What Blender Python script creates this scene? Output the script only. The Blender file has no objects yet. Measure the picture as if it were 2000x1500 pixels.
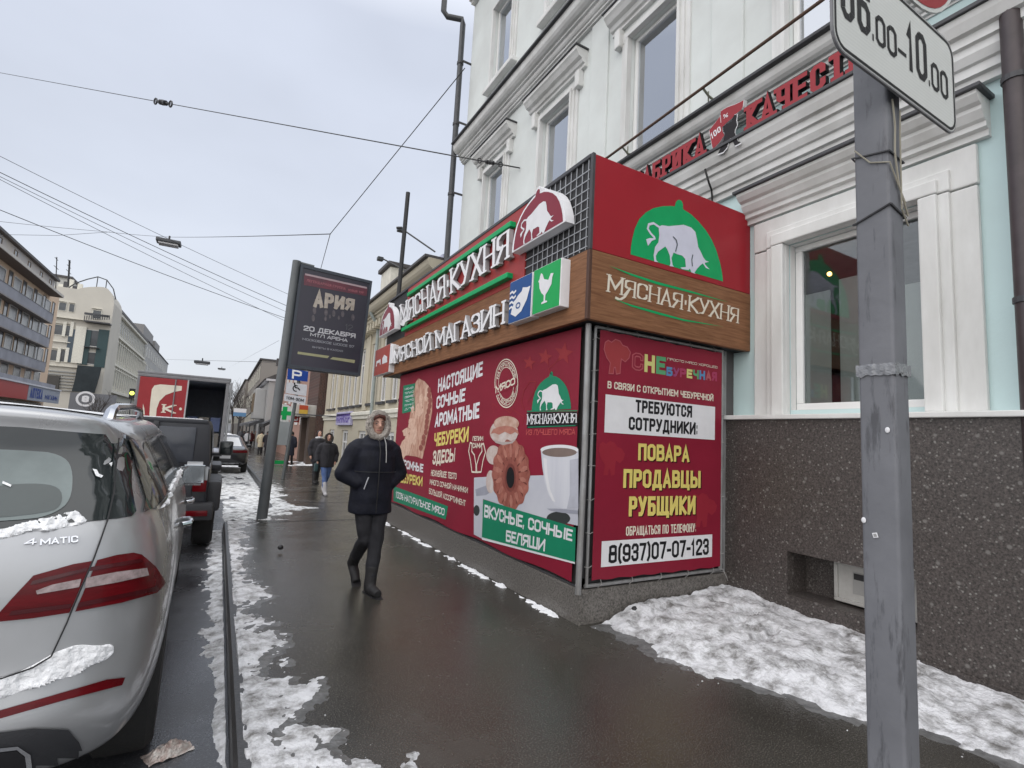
import bpy, bmesh, math, random
from mathutils import Vector, Matrix, noise
from mathutils.bvhtree import BVHTree
from mathutils.geometry import tessellate_polygon
random.seed(7)
SC = bpy.context.scene
COL = SC.collection
R = math.radians

# ------------------------------------------------------------------ camera
EYE = Vector((0, 0, 1.5)); YAW, PITCH, ROLL = 0.51105818, 0.10911328, 0.05334699; FPX = 1001.35
_f = Vector((math.sin(YAW)*math.cos(PITCH), math.cos(YAW)*math.cos(PITCH), math.sin(PITCH)))
_r = Vector((math.cos(YAW), -math.sin(YAW), 0)); _u = _r.cross(_f)
CR = math.cos(ROLL)*_r + math.sin(ROLL)*_u
CU = -math.sin(ROLL)*_r + math.cos(ROLL)*_u
CF = _f
cam = bpy.data.cameras.new('camera'); cam_o = bpy.data.objects.new('camera', cam); COL.objects.link(cam_o)
cam.lens = 36*FPX/2000; cam.sensor_width = 36; cam.clip_start = .05; cam.clip_end = 3000
cam_o.matrix_world = Matrix(((CR.x, CU.x, -CF.x, EYE.x), (CR.y, CU.y, -CF.y, EYE.y), (CR.z, CU.z, -CF.z, EYE.z), (0, 0, 0, 1)))
SC.camera = cam_o
# ------------------------------------------------------------------ overcast sky and one soft sun
SUN_EL, SUN_AZ = R(31), R(-130)          # high, behind the viewer and over the street
W = bpy.data.worlds.new('World'); SC.world = W; W.use_nodes = True
wt = W.node_tree; wt.nodes.clear()
def wn(t, **k):
    n = wt.nodes.new(t)
    for a, b in k.items(): setattr(n, a, b)
    return n
sky = wn('ShaderNodeTexSky', sky_type='NISHITA', sun_disc=False, sun_elevation=SUN_EL, sun_rotation=SUN_AZ, air_density=1.6, dust_density=4.0, ozone_density=1.0)
bg1 = wn('ShaderNodeBackground'); bg1.inputs['Strength'].default_value = .10
wt.links.new(sky.outputs[0], bg1.inputs['Color'])
# the cloud deck: brighter towards the zenith, as an overcast sky is
tc = wn('ShaderNodeTexCoord'); sep = wn('ShaderNodeSeparateXYZ'); wt.links.new(tc.outputs['Generated'], sep.inputs[0])
ramp = wn('ShaderNodeValToRGB'); wt.links.new(sep.outputs['Z'], ramp.inputs[0])
e = ramp.color_ramp.elements
e[0].position = 0.0; e[0].color = (.63, .66, .70, 1)
e[1].position = 1.0; e[1].color = (1.55, 1.57, 1.60, 1)
for p, c in ((.10, (.60, .635, .70, 1)), (.35, (.53, .565, .65, 1)), (.64, (.51, .545, .635, 1)), (.80, (1.2, 1.22, 1.28, 1))):
    q = ramp.color_ramp.elements.new(p); q.color = c
nz = wn('ShaderNodeTexNoise'); nz.inputs['Scale'].default_value = 2.2; nz.inputs['Detail'].default_value = 4; nz.inputs['Roughness'].default_value = .5
mp = wn('ShaderNodeMapping'); mp.inputs['Scale'].default_value = (1, 1, 2.2)
wt.links.new(tc.outputs['Generated'], mp.inputs[0]); wt.links.new(mp.outputs[0], nz.inputs['Vector'])
mr = wn('ShaderNodeMapRange'); mr.inputs['From Min'].default_value = .3; mr.inputs['From Max'].default_value = .7; mr.inputs['To Min'].default_value = .93; mr.inputs['To Max'].default_value = 1.06
wt.links.new(nz.outputs['Fac'], mr.inputs[0])
vm = wn('ShaderNodeVectorMath', operation='SCALE'); wt.links.new(ramp.outputs[0], vm.inputs[0]); wt.links.new(mr.outputs[0], vm.inputs['Scale'])
bg2 = wn('ShaderNodeBackground'); bg2.inputs['Strength'].default_value = 1.0
wt.links.new(vm.outputs[0], bg2.inputs['Color'])
mx = wn('ShaderNodeMixShader'); mx.inputs[0].default_value = .88
wt.links.new(bg1.outputs[0], mx.inputs[1]); wt.links.new(bg2.outputs[0], mx.inputs[2])
wo = wn('ShaderNodeOutputWorld'); wt.links.new(mx.outputs[0], wo.inputs[0])
sl = bpy.data.lights.new('sun', 'SUN'); sl.energy = 1.5; sl.angle = R(125); sl.color = (1, .97, .93)
so = bpy.data.objects.new('sun', sl); COL.objects.link(so)
sd = Vector((math.sin(SUN_AZ)*math.cos(SUN_EL), math.cos(SUN_AZ)*math.cos(SUN_EL), math.sin(SUN_EL)))
so.rotation_euler = (-sd).to_track_quat('-Z', 'Y').to_euler()
SC.view_settings.view_transform = 'Standard'; SC.view_settings.look = 'None'; SC.view_settings.exposure = 0.5; SC.view_settings.gamma = 1
SC.cycles.max_bounces = 6; SC.cycles.diffuse_bounces = 3; SC.cycles.glossy_bounces = 3; SC.cycles.transparent_max_bounces = 8

# ------------------------------------------------------------------ measured points -> places in the world (photo 2000 x 1500)
def ray(x, y): return CR*((x-1000)/FPX) - CU*((y-750)/FPX) + CF
def atx(x, y, X): d = ray(x, y); return EYE + d*(X/d.x)
def aty(x, y, Y): d = ray(x, y); return EYE + d*(Y/d.y)
def atz(x, y, z): d = ray(x, y); return EYE + d*((z-EYE.z)/d.z)
def gz(y): return -.0115*min(max(0, y-3.5), 60)      # the street falls gently away
ROAD = -.12

# ------------------------------------------------------------------ materials
MATS = {}
def pm(name, col, rough=.6, metal=0., var=.12, scale=6., bump=0., bscale=60., spec=.5, coat=0., tint=None, tfac=.5, emit=None, es=0., trans=0., stretch=None, rvar=0.):
    """procedural Principled material: base colour broken by noise, optional second tint in patches, optional bump"""
    if name in MATS: return MATS[name]
    m = bpy.data.materials.new(name); m.use_nodes = True; MATS[name] = m
    nt = m.node_tree; b = nt.nodes['Principled BSDF']
    N = lambda t: nt.nodes.new(t); L = nt.links.new
    c = (*col, 1) if len(col) == 3 else col
    b.inputs['Base Color'].default_value = c
    b.inputs['Roughness'].default_value = rough; b.inputs['Metallic'].default_value = metal
    b.inputs['Specular IOR Level'].default_value = spec
    b.inputs['Coat Weight'].default_value = coat; b.inputs['Coat Roughness'].default_value = .05
    if trans: b.inputs['Transmission Weight'].default_value = trans
    if emit: b.inputs['Emission Color'].default_value = (*emit, 1); b.inputs['Emission Strength'].default_value = es
    co = N('ShaderNodeTexCoord'); src = co.outputs['Object']
    if stretch:
        mpn = N('ShaderNodeMapping'); mpn.inputs['Scale'].default_value = stretch; L(src, mpn.inputs[0]); src = mpn.outputs[0]
    n = N('ShaderNodeTexNoise'); n.inputs['Scale'].default_value = scale; n.inputs['Detail'].default_value = 5; n.inputs['Roughness'].default_value = .6
    L(src, n.inputs['Vector'])
    rmp = N('ShaderNodeValToRGB'); rmp.color_ramp.elements[0].position = .28; rmp.color_ramp.elements[1].position = .72
    if tint:
        a_, d_ = c[:3], tint
        rmp.color_ramp.elements[0].color = (*[a_[i]*(1-tfac)+d_[i]*tfac for i in range(3)], 1)
        rmp.color_ramp.elements[1].color = c
    else:
        rmp.color_ramp.elements[0].color = (*[v*(1-var) for v in c[:3]], 1)
        rmp.color_ramp.elements[1].color = (*[min(1, v*(1+var)) for v in c[:3]], 1)
    L(n.outputs['Fac'], rmp.inputs[0]); L(rmp.outputs[0], b.inputs['Base Color'])
    if rvar:
        r_ = N('ShaderNodeMapRange'); r_.inputs['From Min'].default_value = .3; r_.inputs['From Max'].default_value = .7
        r_.inputs['To Min'].default_value = max(.02, rough-rvar); r_.inputs['To Max'].default_value = min(1, rough+rvar)
        L(n.outputs['Fac'], r_.inputs[0]); L(r_.outputs[0], b.inputs['Roughness'])
    if bump:
        n2 = N('ShaderNodeTexNoise'); n2.inputs['Scale'].default_value = bscale; n2.inputs['Detail'].default_value = 4
        L(src, n2.inputs['Vector'])
        bp = N('ShaderNodeBump'); bp.inputs['Strength'].default_value = bump; bp.inputs['Distance'].default_value = .01
        L(n2.outputs['Fac'], bp.inputs['Height']); L(bp.outputs[0], b.inputs['Normal'])
    return m
def nodes_of(m):
    nt = m.node_tree
    return nt, nt.nodes['Principled BSDF'], (lambda t: nt.nodes.new(t)), nt.links.new
def glass_mat(name, tint=(.5, .55, .6), refl=.5, rough=.03):
    """a real pane: see-through and mirroring, more so at grazing angles"""
    if name in MATS: return MATS[name]
    m = bpy.data.materials.new(name); m.use_nodes = True; MATS[name] = m
    nt = m.node_tree; nt.nodes.clear(); N = lambda t: nt.nodes.new(t); L = nt.links.new
    o = N('ShaderNodeOutputMaterial'); t = N('ShaderNodeBsdfTransparent'); g = N('ShaderNodeBsdfGlossy'); mxs = N('ShaderNodeMixShader'); fr = N('ShaderNodeFresnel'); mth = N('ShaderNodeMath')
    t.inputs[0].default_value = (*tint, 1); g.inputs['Roughness'].default_value = rough; fr.inputs[0].default_value = 1.5
    g.inputs['Color'].default_value = (.9, .93, .97, 1)
    mth.operation = 'MULTIPLY_ADD'; mth.inputs[1].default_value = 1.0; mth.inputs[2].default_value = refl*.25; mth.use_clamp = True
    L(fr.outputs[0], mth.inputs[0]); L(mth.outputs[0], mxs.inputs[0]); L(t.outputs[0], mxs.inputs[1]); L(g.outputs[0], mxs.inputs[2]); L(mxs.outputs[0], o.inputs[0])
    return m

# ------------------------------------------------------------------ mesh builder
class MB:
    def __init__(s): s.v = []; s.f = []
    def add(s, vs, fs):
        n = len(s.v); s.v += [Vector(p) for p in vs]; s.f += [tuple(n+i for i in f) for f in fs]; return s
    def box(s, x0, x1, y0, y1, z0, z1):
        v = [(x0, y0, z0), (x1, y0, z0), (x1, y1, z0), (x0, y1, z0), (x0, y0, z1), (x1, y0, z1), (x1, y1, z1), (x0, y1, z1)]
        return s.add(v, [(0, 3, 2, 1), (4, 5, 6, 7), (0, 1, 5, 4), (1, 2, 6, 5), (2, 3, 7, 6), (3, 0, 4, 7)])
    def bbox(s, x0, x1, y0, y1, z0, z1, b=.01):
        """box with chamfered edges"""
        b = min(b, (x1-x0)*.45, (y1-y0)*.45, (z1-z0)*.45)
        bm = bmesh.new(); bmesh.ops.create_cube(bm, size=1)
        for q in bm.verts: q.co = Vector(((x0+x1)/2+q.co.x*(x1-x0), (y0+y1)/2+q.co.y*(y1-y0), (z0+z1)/2+q.co.z*(z1-z0)))
        bmesh.ops.bevel(bm, geom=bm.edges[:], offset=b, segments=2, affect='EDGES', profile=.6)
        return s.bm(bm)
    def bm(s, bm, M=None):
        bm.verts.index_update(); n = len(s.v)
        s.v += [(M @ q.co if M else q.co.copy()) for q in bm.verts]; s.f += [tuple(n+q.index for q in f.verts) for f in bm.faces]; bm.free(); return s
    def tube(s, pts, r, n=8, caps=True):
        """swept round tube through points; r a number or one per point"""
        pts = [Vector(p) for p in pts]; k = len(pts); rs = r if isinstance(r, (list, tuple)) else [r]*k
        base = len(s.v); up = None
        for i, p in enumerate(pts):
            d = (pts[min(i+1, k-1)]-pts[max(i-1, 0)]).normalized()
            if up is None:
                a = Vector((0, 0, 1)) if abs(d.z) < .9 else Vector((1, 0, 0)); up = (a-d*a.dot(d)).normalized()
            else: up = (up-d*up.dot(d)).normalized()
            q = d.cross(up)
            for j in range(n): t = 2*math.pi*j/n; s.v.append(p+(up*math.cos(t)+q*math.sin(t))*rs[i])
        for i in range(k-1):
            for j in range(n):
                a = base+i*n+j; b = base+i*n+(j+1) % n; s.f.append((a, b, b+n, a+n))
        if caps: s.f.append(tuple(base+j for j in reversed(range(n)))); s.f.append(tuple(base+(k-1)*n+j for j in range(n)))
        return s
    def lathe(s, prof, c, n=16, axis='z'):
        """prof: (radius, height) list turned about an axis through c"""
        base = len(s.v); c = Vector(c)
        for r_, h in prof:
            for j in range(n):
                t = 2*math.pi*j/n; a, b = r_*math.cos(t), r_*math.sin(t)
                s.v.append(c+(Vector((a, b, h)) if axis == 'z' else Vector((h, a, b)) if axis == 'x' else Vector((b, h, a))))
        for i in range(len(prof)-1):
            for j in range(n):
                a = base+i*n+j; b = base+i*n+(j+1) % n; s.f.append((a, b, b+n, a+n))
        s.f.append(tuple(base+j for j in reversed(range(n)))); s.f.append(tuple(base+(len(prof)-1)*n+j for j in range(n)))
        return s
    def ball(s, c, r, seg=12, rings=8, M=None):
        r = r if isinstance(r, (tuple, list)) else (r, r, r); bm = bmesh.new(); bmesh.ops.create_uvsphere(bm, u_segments=seg, v_segments=rings, radius=1)
        T = Matrix.Translation(Vector(c)) @ (M or Matrix()) @ Matrix.Diagonal((*r, 1)); return s.bm(bm, T)
    def prism(s, prof, d0, d1, put):
        """closed 2-D outline extruded from d0 to d1; put(a, b, d) places a point"""
        n = len(prof); v = [put(a, b, d0) for a, b in prof]+[put(a, b, d1) for a, b in prof]
        tris = tessellate_polygon([[Vector((a, b, 0)) for a, b in prof]])
        fs = [tuple(t) for t in tris]+[tuple(i+n for i in reversed(t)) for t in tris]+[(i, (i+1) % n, (i+1) % n+n, i+n) for i in range(n)]
        return s.add(v, fs)
    def build(s, name, mat, parent=None, smooth=False, loc=None):
        me = bpy.data.meshes.new(name); vs = s.v
        if parent is not None:                       # parents stand unrotated at their base: keep world places
            off = parent_loc(parent); vs = [q-off for q in vs]
        elif loc is not None: off = Vector(loc); vs = [q-off for q in vs]
        me.from_pydata([tuple(q) for q in vs], [], s.f); me.update()
        bm = bmesh.new(); bm.from_mesh(me); bmesh.ops.recalc_face_normals(bm, faces=bm.faces[:]); bm.to_mesh(me); bm.free()
        if mat: me.materials.append(mat)
        if smooth:
            for p in me.polygons: p.use_smooth = True
            try: me.set_sharp_from_angle(angle=R(smooth if smooth is not True else 40))
            except Exception: pass
        o = bpy.data.objects.new(name, me); COL.objects.link(o)
        if parent is not None: o.parent = parent
        elif loc is not None: o.location = loc
        return o
def parent_loc(o):
    p = Vector((0, 0, 0))
    while o is not None: p += o.location; o = o.parent
    return p
def thing(name, label, cat, loc=(0, 0, 0), group=None):
    o = bpy.data.objects.new(name, None); COL.objects.link(o); o.location = loc; o.empty_display_size = .2
    o['label'] = label; o['category'] = cat
    if group: o['group'] = group
    return o
def tag(o, label, cat, group=None):
    o['label'] = label; o['category'] = cat
    if group: o['group'] = group
    return o
def structure(o): o['kind'] = 'structure'; return o
def copy_tree(o, dx, label, group=None, parent=None):
    c = o.copy(); COL.objects.link(c)
    if parent is None:
        c.location = o.location+Vector(dx); c['label'] = label
        if group: c['group'] = group
    else: c.parent = parent
    for ch in list(o.children): copy_tree(ch, None, None, None, c)
    return c

# ------------------------------------------------------------------ lettering: strokes with a width, so that every face is a clean quad
def octa(x0=0, y0=0, x1=1, y1=1, c=.3, d=.13):
    w, h = x1-x0, y1-y0
    return [(x0+c*w, y0), (x1-c*w, y0), (x1, y0+d*h), (x1, y1-d*h), (x1-c*w, y1), (x0+c*w, y1), (x0, y1-d*h), (x0, y0+d*h), (x0+c*w, y0)]
GL = {
 'А': (1.0, [[(0, 0), (.5, 1), (1, 0)], [(.2, .28), (.8, .28)]]),
 'Б': (.95, [[(.95, 1), (0, 1), (0, 0), (.75, 0), (1, .1), (1, .46), (.75, .56), (0, .56)]]),
 'В': (1.0, [[(0, 0), (0, 1), (.72, 1), (.95, .9), (.95, .64), (.72, .53), (0, .53)], [(.72, .53), (1, .43), (1, .1), (.75, 0), (0, 0)]]),
 'Г': (.8, [[(0, 0), (0, 1), (1, 1)]]),
 'Д': (1.15, [[(0, -.17), (0, 0), (1, 0), (1, -.17)], [(.14, 0), (.3, 1), (.82, 1), (.82, 0)]]),
 'Е': (.85, [[(1, 0), (0, 0), (0, 1), (1, 1)], [(0, .52), (.85, .52)]]),
 'Ж': (1.5, [[(0, 0), (.5, .52), (1, 0)], [(0, 1), (.5, .52), (1, 1)], [(.5, 0), (.5, 1)]]),
 'З': (.92, [[(0, .8), (.05, .9), (.25, 1), (.75, 1), (1, .88), (1, .64), (.75, .53), (.35, .53)], [(.75, .53), (1, .42), (1, .12), (.75, 0), (.25, 0), (.05, .1), (0, .2)]]),
 'И': (1.05, [[(0, 1), (0, 0)], [(0, 0), (1, 1)], [(1, 1), (1, 0)]]),
 'К': (1.0, [[(0, 0), (0, 1)], [(1, 1), (.08, .5), (1, 0)]]),
 'Л': (1.05, [[(0, 0), (.28, 1), (1, 1), (1, 0)]]),
 'М': (1.3, [[(0, 0), (0, 1)], [(0, 1), (.5, .25), (1, 1)], [(1, 1), (1, 0)]]),
 'Н': (1.0, [[(0, 0), (0, 1)], [(1, 0), (1, 1)], [(0, .5), (1, .5)]]),
 'О': (1.0, [octa()]), '0': (1.0, [octa()]),
 'П': (1.0, [[(0, 0), (0, 1), (1, 1), (1, 0)]]),
 'Р': (.95, [[(0, 0), (0, 1), (.75, 1), (1, .9), (1, .55), (.75, .45), (0, .45)]]),
 'С': (.95, [[(1, .74), (1, .88), (.72, 1), (.28, 1), (0, .88), (0, .12), (.28, 0), (.72, 0), (1, .12), (1, .26)]]),
 'Т': (.95, [[(0, 1), (1, 1)], [(.5, 1), (.5, 0)]]),
 'У': (1.0, [[(0, 1), (.52, .36)], [(1, 1), (.42, .08), (.28, 0), (.05, 0)]]),
 'Ф': (1.3, [[(.5, 0), (.5, 1)], octa(0, .22, 1, .85)]),
 'Х': (1.0, [[(0, 0), (1, 1)], [(0, 1), (1, 0)]]),
 'Ц': (1.1, [[(0, 1), (0, 0), (1.05, 0), (1.05, -.17)], [(.86, 1), (.86, 0)]]),
 'Ч': (.95, [[(0, 1), (0, .56), (.25, .45), (1, .45)], [(1, 1), (1, 0)]]),
 'Ш': (1.4, [[(0, 1), (0, 0), (1, 0), (1, 1)], [(.5, 1), (.5, 0)]]),
 'Щ': (1.5, [[(0, 1), (0, 0), (1.04, 0), (1.04, -.17)], [(.92, 0), (.92, 1)], [(.46, 1), (.46, 0)]]),
 'Ы': (1.35, [[(0, 1), (0, 0), (.45, 0), (.62, .1), (.62, .46), (.45, .56), (0, .56)], [(1, 0), (1, 1)]]),
 'Ь': (.95, [[(0, 1), (0, 0), (.75, 0), (1, .1), (1, .46), (.75, .56), (0, .56)]]),
 'Э': (.95, [[(0, .8), (.28, 1), (.72, 1), (1, .88), (1, .12), (.72, 0), (.28, 0), (0, .2)], [(.4, .5), (1, .5)]]),
 'Ю': (1.45, [[(0, 0), (0, 1)], [(0, .5), (.4, .5)], octa(.4, 0, 1, 1)]),
 'Я': (.98, [[(1, 0), (1, 1), (.25, 1), (0, .9), (0, .57), (.25, .47), (1, .47)], [(.48, .47), (0, 0)]]),
 '1': (.6, [[(.05, .78), (.55, 1), (.55, 0)]]),
 '2': (.95, [[(0, .76), (0, .88), (.25, 1), (.75, 1), (1, .88), (1, .66), (0, .12), (0, 0), (1, 0)]]),
 '4': (1.0, [[(.75, 0), (.75, 1), (0, .28), (1, .28)]]),
 '5': (.95, [[(.95, 1), (.05, 1), (0, .56), (.75, .6), (1, .48), (1, .12), (.75, 0), (.25, 0), (0, .12)]]),
 '6': (1.0, [[(1, .8), (.98, .9), (.72, 1), (.28, 1), (0, .88), (0, .12), (.28, 0), (.72, 0), (1, .12), (1, .46), (.72, .57), (0, .57)]]),
 '7': (.9, [[(0, 1), (1, 1), (.35, 0)]]),
 '8': (1.0, [octa(.04, .5, .96, 1), octa(0, 0, 1, .54)]),
 '9': (1.0, [[(0, .2), (.02, .1), (.28, 0), (.72, 0), (1, .12), (1, .88), (.72, 1), (.28, 1), (0, .88), (0, .54), (.28, .43), (1, .43)]]),
 '(': (.5, [[(1, 1.08), (.2, .85), (.2, .15), (1, -.08)]]), ')': (.5, [[(0, 1.08), (.8, .85), (.8, .15), (0, -.08)]]),
 '-': (.6, [[(0, .45), (1, .45)]]), '–': (.7, [[(0, .45), (1, .45)]]),
 '.': (.22, [[(.5, 0), (.5, .09)]]), ',': (.25, [[(.6, .08), (.2, -.14)]]), ':': (.25, [[(.5, .05), (.5, .16)], [(.5, .62), (.5, .73)]]),
 '!': (.25, [[(.5, .3), (.5, 1)], [(.5, 0), (.5, .1)]]), '·': (.35, [[(.5, .42), (.5, .56)]]), ' ': (.5, []),
 '%': (1.2, [[(0, 0), (1, 1)], octa(0, .62, .38, 1), octa(.62, 0, 1, .38)]),
 'P': (.95, [[(0, 0), (0, 1), (.75, 1), (1, .9), (1, .55), (.75, .45), (0, .45)]]), 'I': (.3, [[(.5, 0), (.5, 1)]]),
 'G': (1.0, [[(1, .74), (1, .88), (.72, 1), (.28, 1), (0, .88), (0, .12), (.28, 0), (.72, 0), (1, .12), (1, .48), (.55, .48)]]),
}
GL['3'] = GL['З']; GL['A'] = GL['А']; GL['M'] = GL['М']; GL['T'] = GL['Т']; GL['C'] = GL['С']; GL['K'] = GL['К']; GL['H'] = GL['Н']; GL['E'] = GL['Е']
GL['Й'] = (1.05, GL['И'][1]+[[(.28, 1.17), (.72, 1.17)]])
def stroke_quads(pl, wfun):
    """quads with mitred joints along a polyline; wfun(dx, dy) gives the half width"""
    n = len(pl); closed = n > 3 and abs(pl[0][0]-pl[-1][0])+abs(pl[0][1]-pl[-1][1]) < 1e-6
    P = [Vector((a, b, 0)) for a, b in pl]
    if closed: P = P[:-1]; n -= 1
    segs = n if closed else n-1
    D = [(P[(i+1) % n]-P[i]) for i in range(segs)]; hw = [wfun(d.x, d.y) for d in D]; D = [d.normalized() for d in D]
    nor = [Vector((-d.y, d.x, 0)) for d in D]
    def corner(i, side):
        if not closed and i == 0: return P[0]+nor[0]*hw[0]*side
        if not closed and i == n-1: return P[i]+nor[-1]*hw[-1]*side
        a, b = (i-1) % segs, i % segs
        na, nb = nor[a], nor[b]; den = D[a].x*D[b].y-D[a].y*D[b].x
        pa, pb = P[i]+na*hw[a]*side, P[i]+nb*hw[b]*side
        if abs(den) < .08: return (pa+pb)/2
        q = pb-pa; t = (q.x*D[b].y-q.y*D[b].x)/den; c = pa+D[a]*t
        lim = 2.4*max(hw[a], hw[b]); dv = c-P[i]
        return P[i]+dv.normalized()*lim if dv.length > lim else c
    return [[corner(i, 1), corner((i+1) % n if closed else i+1, 1), corner((i+1) % n if closed else i+1, -1), corner(i, -1)] for i in range(segs)]
def text(mb, s, quad, nrm, t=.2, off=.002, depth=0., serif=None, gap=.28, side=None):
    """write s into the 3-D quad (top left, top right, bottom right, bottom left of the CAPITALS); t = stem / cap height
    depth > 0 makes solid letters standing out by depth; serif = bar thickness relative to t"""
    tl, tr, br, bl = [Vector(q) for q in quad]; Wd = ((tr-tl).length+(br-bl).length)/2; Hd = ((bl-tl).length+(br-tr).length)/2
    ga = Wd/Hd                                                   # available width in cap heights
    g = [GL.get(ch, GL[' ']) for ch in s]; k = gap*t*2.2
    ws = sum(q[0] for q in g); tot = ga-k*(len(s)-1)
    unit = tot/ws                                                # width of a 1.0 letter, in cap heights
    def put(u, v, d):                                            # u in cap heights from the left, v 0..1 up
        a = u/ga; lo = bl.lerp(br, a); hi = tl.lerp(tr, a); return lo+(hi-lo)*v+nrm*d
    x = 0.; idx = 0
    for ch, (w, strokes) in zip(s, g):
        w_ = w*unit; tt = min(t, w_*.62)
        for pl in strokes:
            q = [(x+tt/2+a*max(w_-tt, .01), t/2+b*(1-t)) for a, b in pl]
            if serif is None: wf = lambda dx, dy: tt/2
            else: wf = lambda dx, dy: (tt/2 if abs(dy) > .35*abs(dx) else tt*serif*.5)
            if abs(pl[0][0]-pl[-1][0])+abs(pl[0][1]-pl[-1][1]) > 1e-6:      # square ends reach the edge of the letter
                for e_, nb in ((0, 1), (-1, -2)):
                    dv = Vector((q[e_][0]-q[nb][0], q[e_][1]-q[nb][1])); ln = dv.length
                    if ln > 1e-6: dv *= min(.5*(t if abs(dv.y) > abs(dv.x) else tt), ln)/ln; q[e_] = (q[e_][0]+dv.x, q[e_][1]+dv.y)
            quads = stroke_quads([(a, b) for a, b in q], wf)
            if serif is not None:
                for e_, nb in ((0, 1), (-1, -2)):
                    a, b = pl[e_]; dx, dy = pl[nb][0]-a, pl[nb][1]-b
                    if abs(dy) > .35*abs(dx) and (b < .03 or b > .97) and len(pl) < 6 or (abs(dy) > .35*abs(dx) and b < .03):
                        cx, cy = q[e_]; hb = tt*serif*.5; l_ = tt*1.05; cy = hb if b < .5 else 1-hb
                        quads.append([Vector((cx-l_, cy+hb, 0)), Vector((cx+l_, cy+hb, 0)), Vector((cx+l_, cy-hb, 0)), Vector((cx-l_, cy-hb, 0))])
            for qd in quads:
                o = off+depth+idx*1.5e-4; idx = (idx+1) % 7
                f = [put(p.x, p.y, o) for p in qd]
                if depth > 0:
                    b_ = [put(p.x, p.y, off) for p in qd]; mb.add(f, [(0, 1, 2, 3)]); (side or mb).add(f+b_, [(i, (i+1) % 4, (i+1) % 4+4, i+4) for i in range(4)])
                else: mb.add(f, [(0, 1, 2, 3)])
        x += w_+k
def flat(mb, pts, nrm, off=.002, depth=0.):
    """closed outline of 3-D points lying in one plane, raised by off (and solid down by depth)"""
    pts = [Vector(p) for p in pts]; n = len(pts)
    a = nrm.orthogonal().normalized(); b = nrm.cross(a)
    tris = tessellate_polygon([[Vector((p.dot(a), p.dot(b), 0)) for p in pts]])
    f = [p+nrm*(off+depth) for p in pts]
    if depth > 0:
        return mb.add(f+[p+nrm*off for p in pts], [tuple(t) for t in tris]+[(i, (i+1) % n, (i+1) % n+n, i+n) for i in range(n)])
    return mb.add(f, [tuple(t) for t in tris])
def ring(mb, pts, nrm, w, off=.002, closed=True):
    """printed line of width w along 3-D points in one plane"""
    pts = [Vector(p) for p in pts]; a = nrm.orthogonal().normalized(); b = nrm.cross(a); o = pts[0]
    pl = [((p-o).dot(a), (p-o).dot(b)) for p in pts]
    if closed: pl.append(pl[0])
    for i, q in enumerate(stroke_quads(pl, lambda dx, dy: w/2)):
        mb.add([o+a*p.x+b*p.y+nrm*(off+(i % 2)*1e-4) for p in q], [(0, 1, 2, 3)])
# ================================================================== the setting: ground, road, pavements, kerbs, snow
def asphalt(name, base, rough, rv, dark):
    m = pm(name, base, rough=rough, scale=1.3, tint=dark, tfac=1., rvar=rv, spec=.85)
    nt, b, N, L = nodes_of(m)
    co = N('ShaderNodeTexCoord')
    v = N('ShaderNodeTexVoronoi'); v.inputs['Scale'].default_value = 150; L(co.outputs['Object'], v.inputs['Vector'])
    n2 = N('ShaderNodeTexNoise'); n2.inputs['Scale'].default_value = 55; n2.inputs['Detail'].default_value = 6; L(co.outputs['Object'], n2.inputs['Vector'])
    ad = N('ShaderNodeMath'); ad.operation = 'MULTIPLY_ADD'; ad.inputs[1].default_value = .6; L(n2.outputs['Fac'], ad.inputs[0]); L(v.outputs['Distance'], ad.inputs[2])
    bp = N('ShaderNodeBump'); bp.inputs['Strength'].default_value = .22; bp.inputs['Distance'].default_value = .004
    L(ad.outputs[0], bp.inputs['Height']); L(bp.outputs[0], b.inputs['Normal'])
    # lighter stone grains
    mxn = N('ShaderNodeMix'); mxn.data_type = 'RGBA'
    gr = N('ShaderNodeMapRange'); gr.inputs['From Min'].default_value = .56; gr.inputs['From Max'].default_value = .78
    n3 = N('ShaderNodeTexNoise'); n3.inputs['Scale'].default_value = 130; n3.inputs['Detail'].default_value = 2; L(co.outputs['Object'], n3.inputs['Vector'])
    L(n3.outputs['Fac'], gr.inputs[0]); L(gr.outputs[0], mxn.inputs['Factor'])
    src = b.inputs['Base Color'].links[0].from_socket
    L(src, mxn.inputs['A']); mxn.inputs['B'].default_value = (*[min(1, q*2.6+.02) for q in base], 1); L(mxn.outputs['Result'], b.inputs['Base Color'])
    return m
M_PAVE = asphalt('wet_pavement_asphalt', (.046, .042, .035), .21, .12, (.028, .026, .022))
M_ROAD = asphalt('wet_road_asphalt', (.056, .058, .064), .30, .18, (.026, .027, .031))
M_EARTH = pm('distant_ground', (.12, .12, .12), rough=.9)
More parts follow.
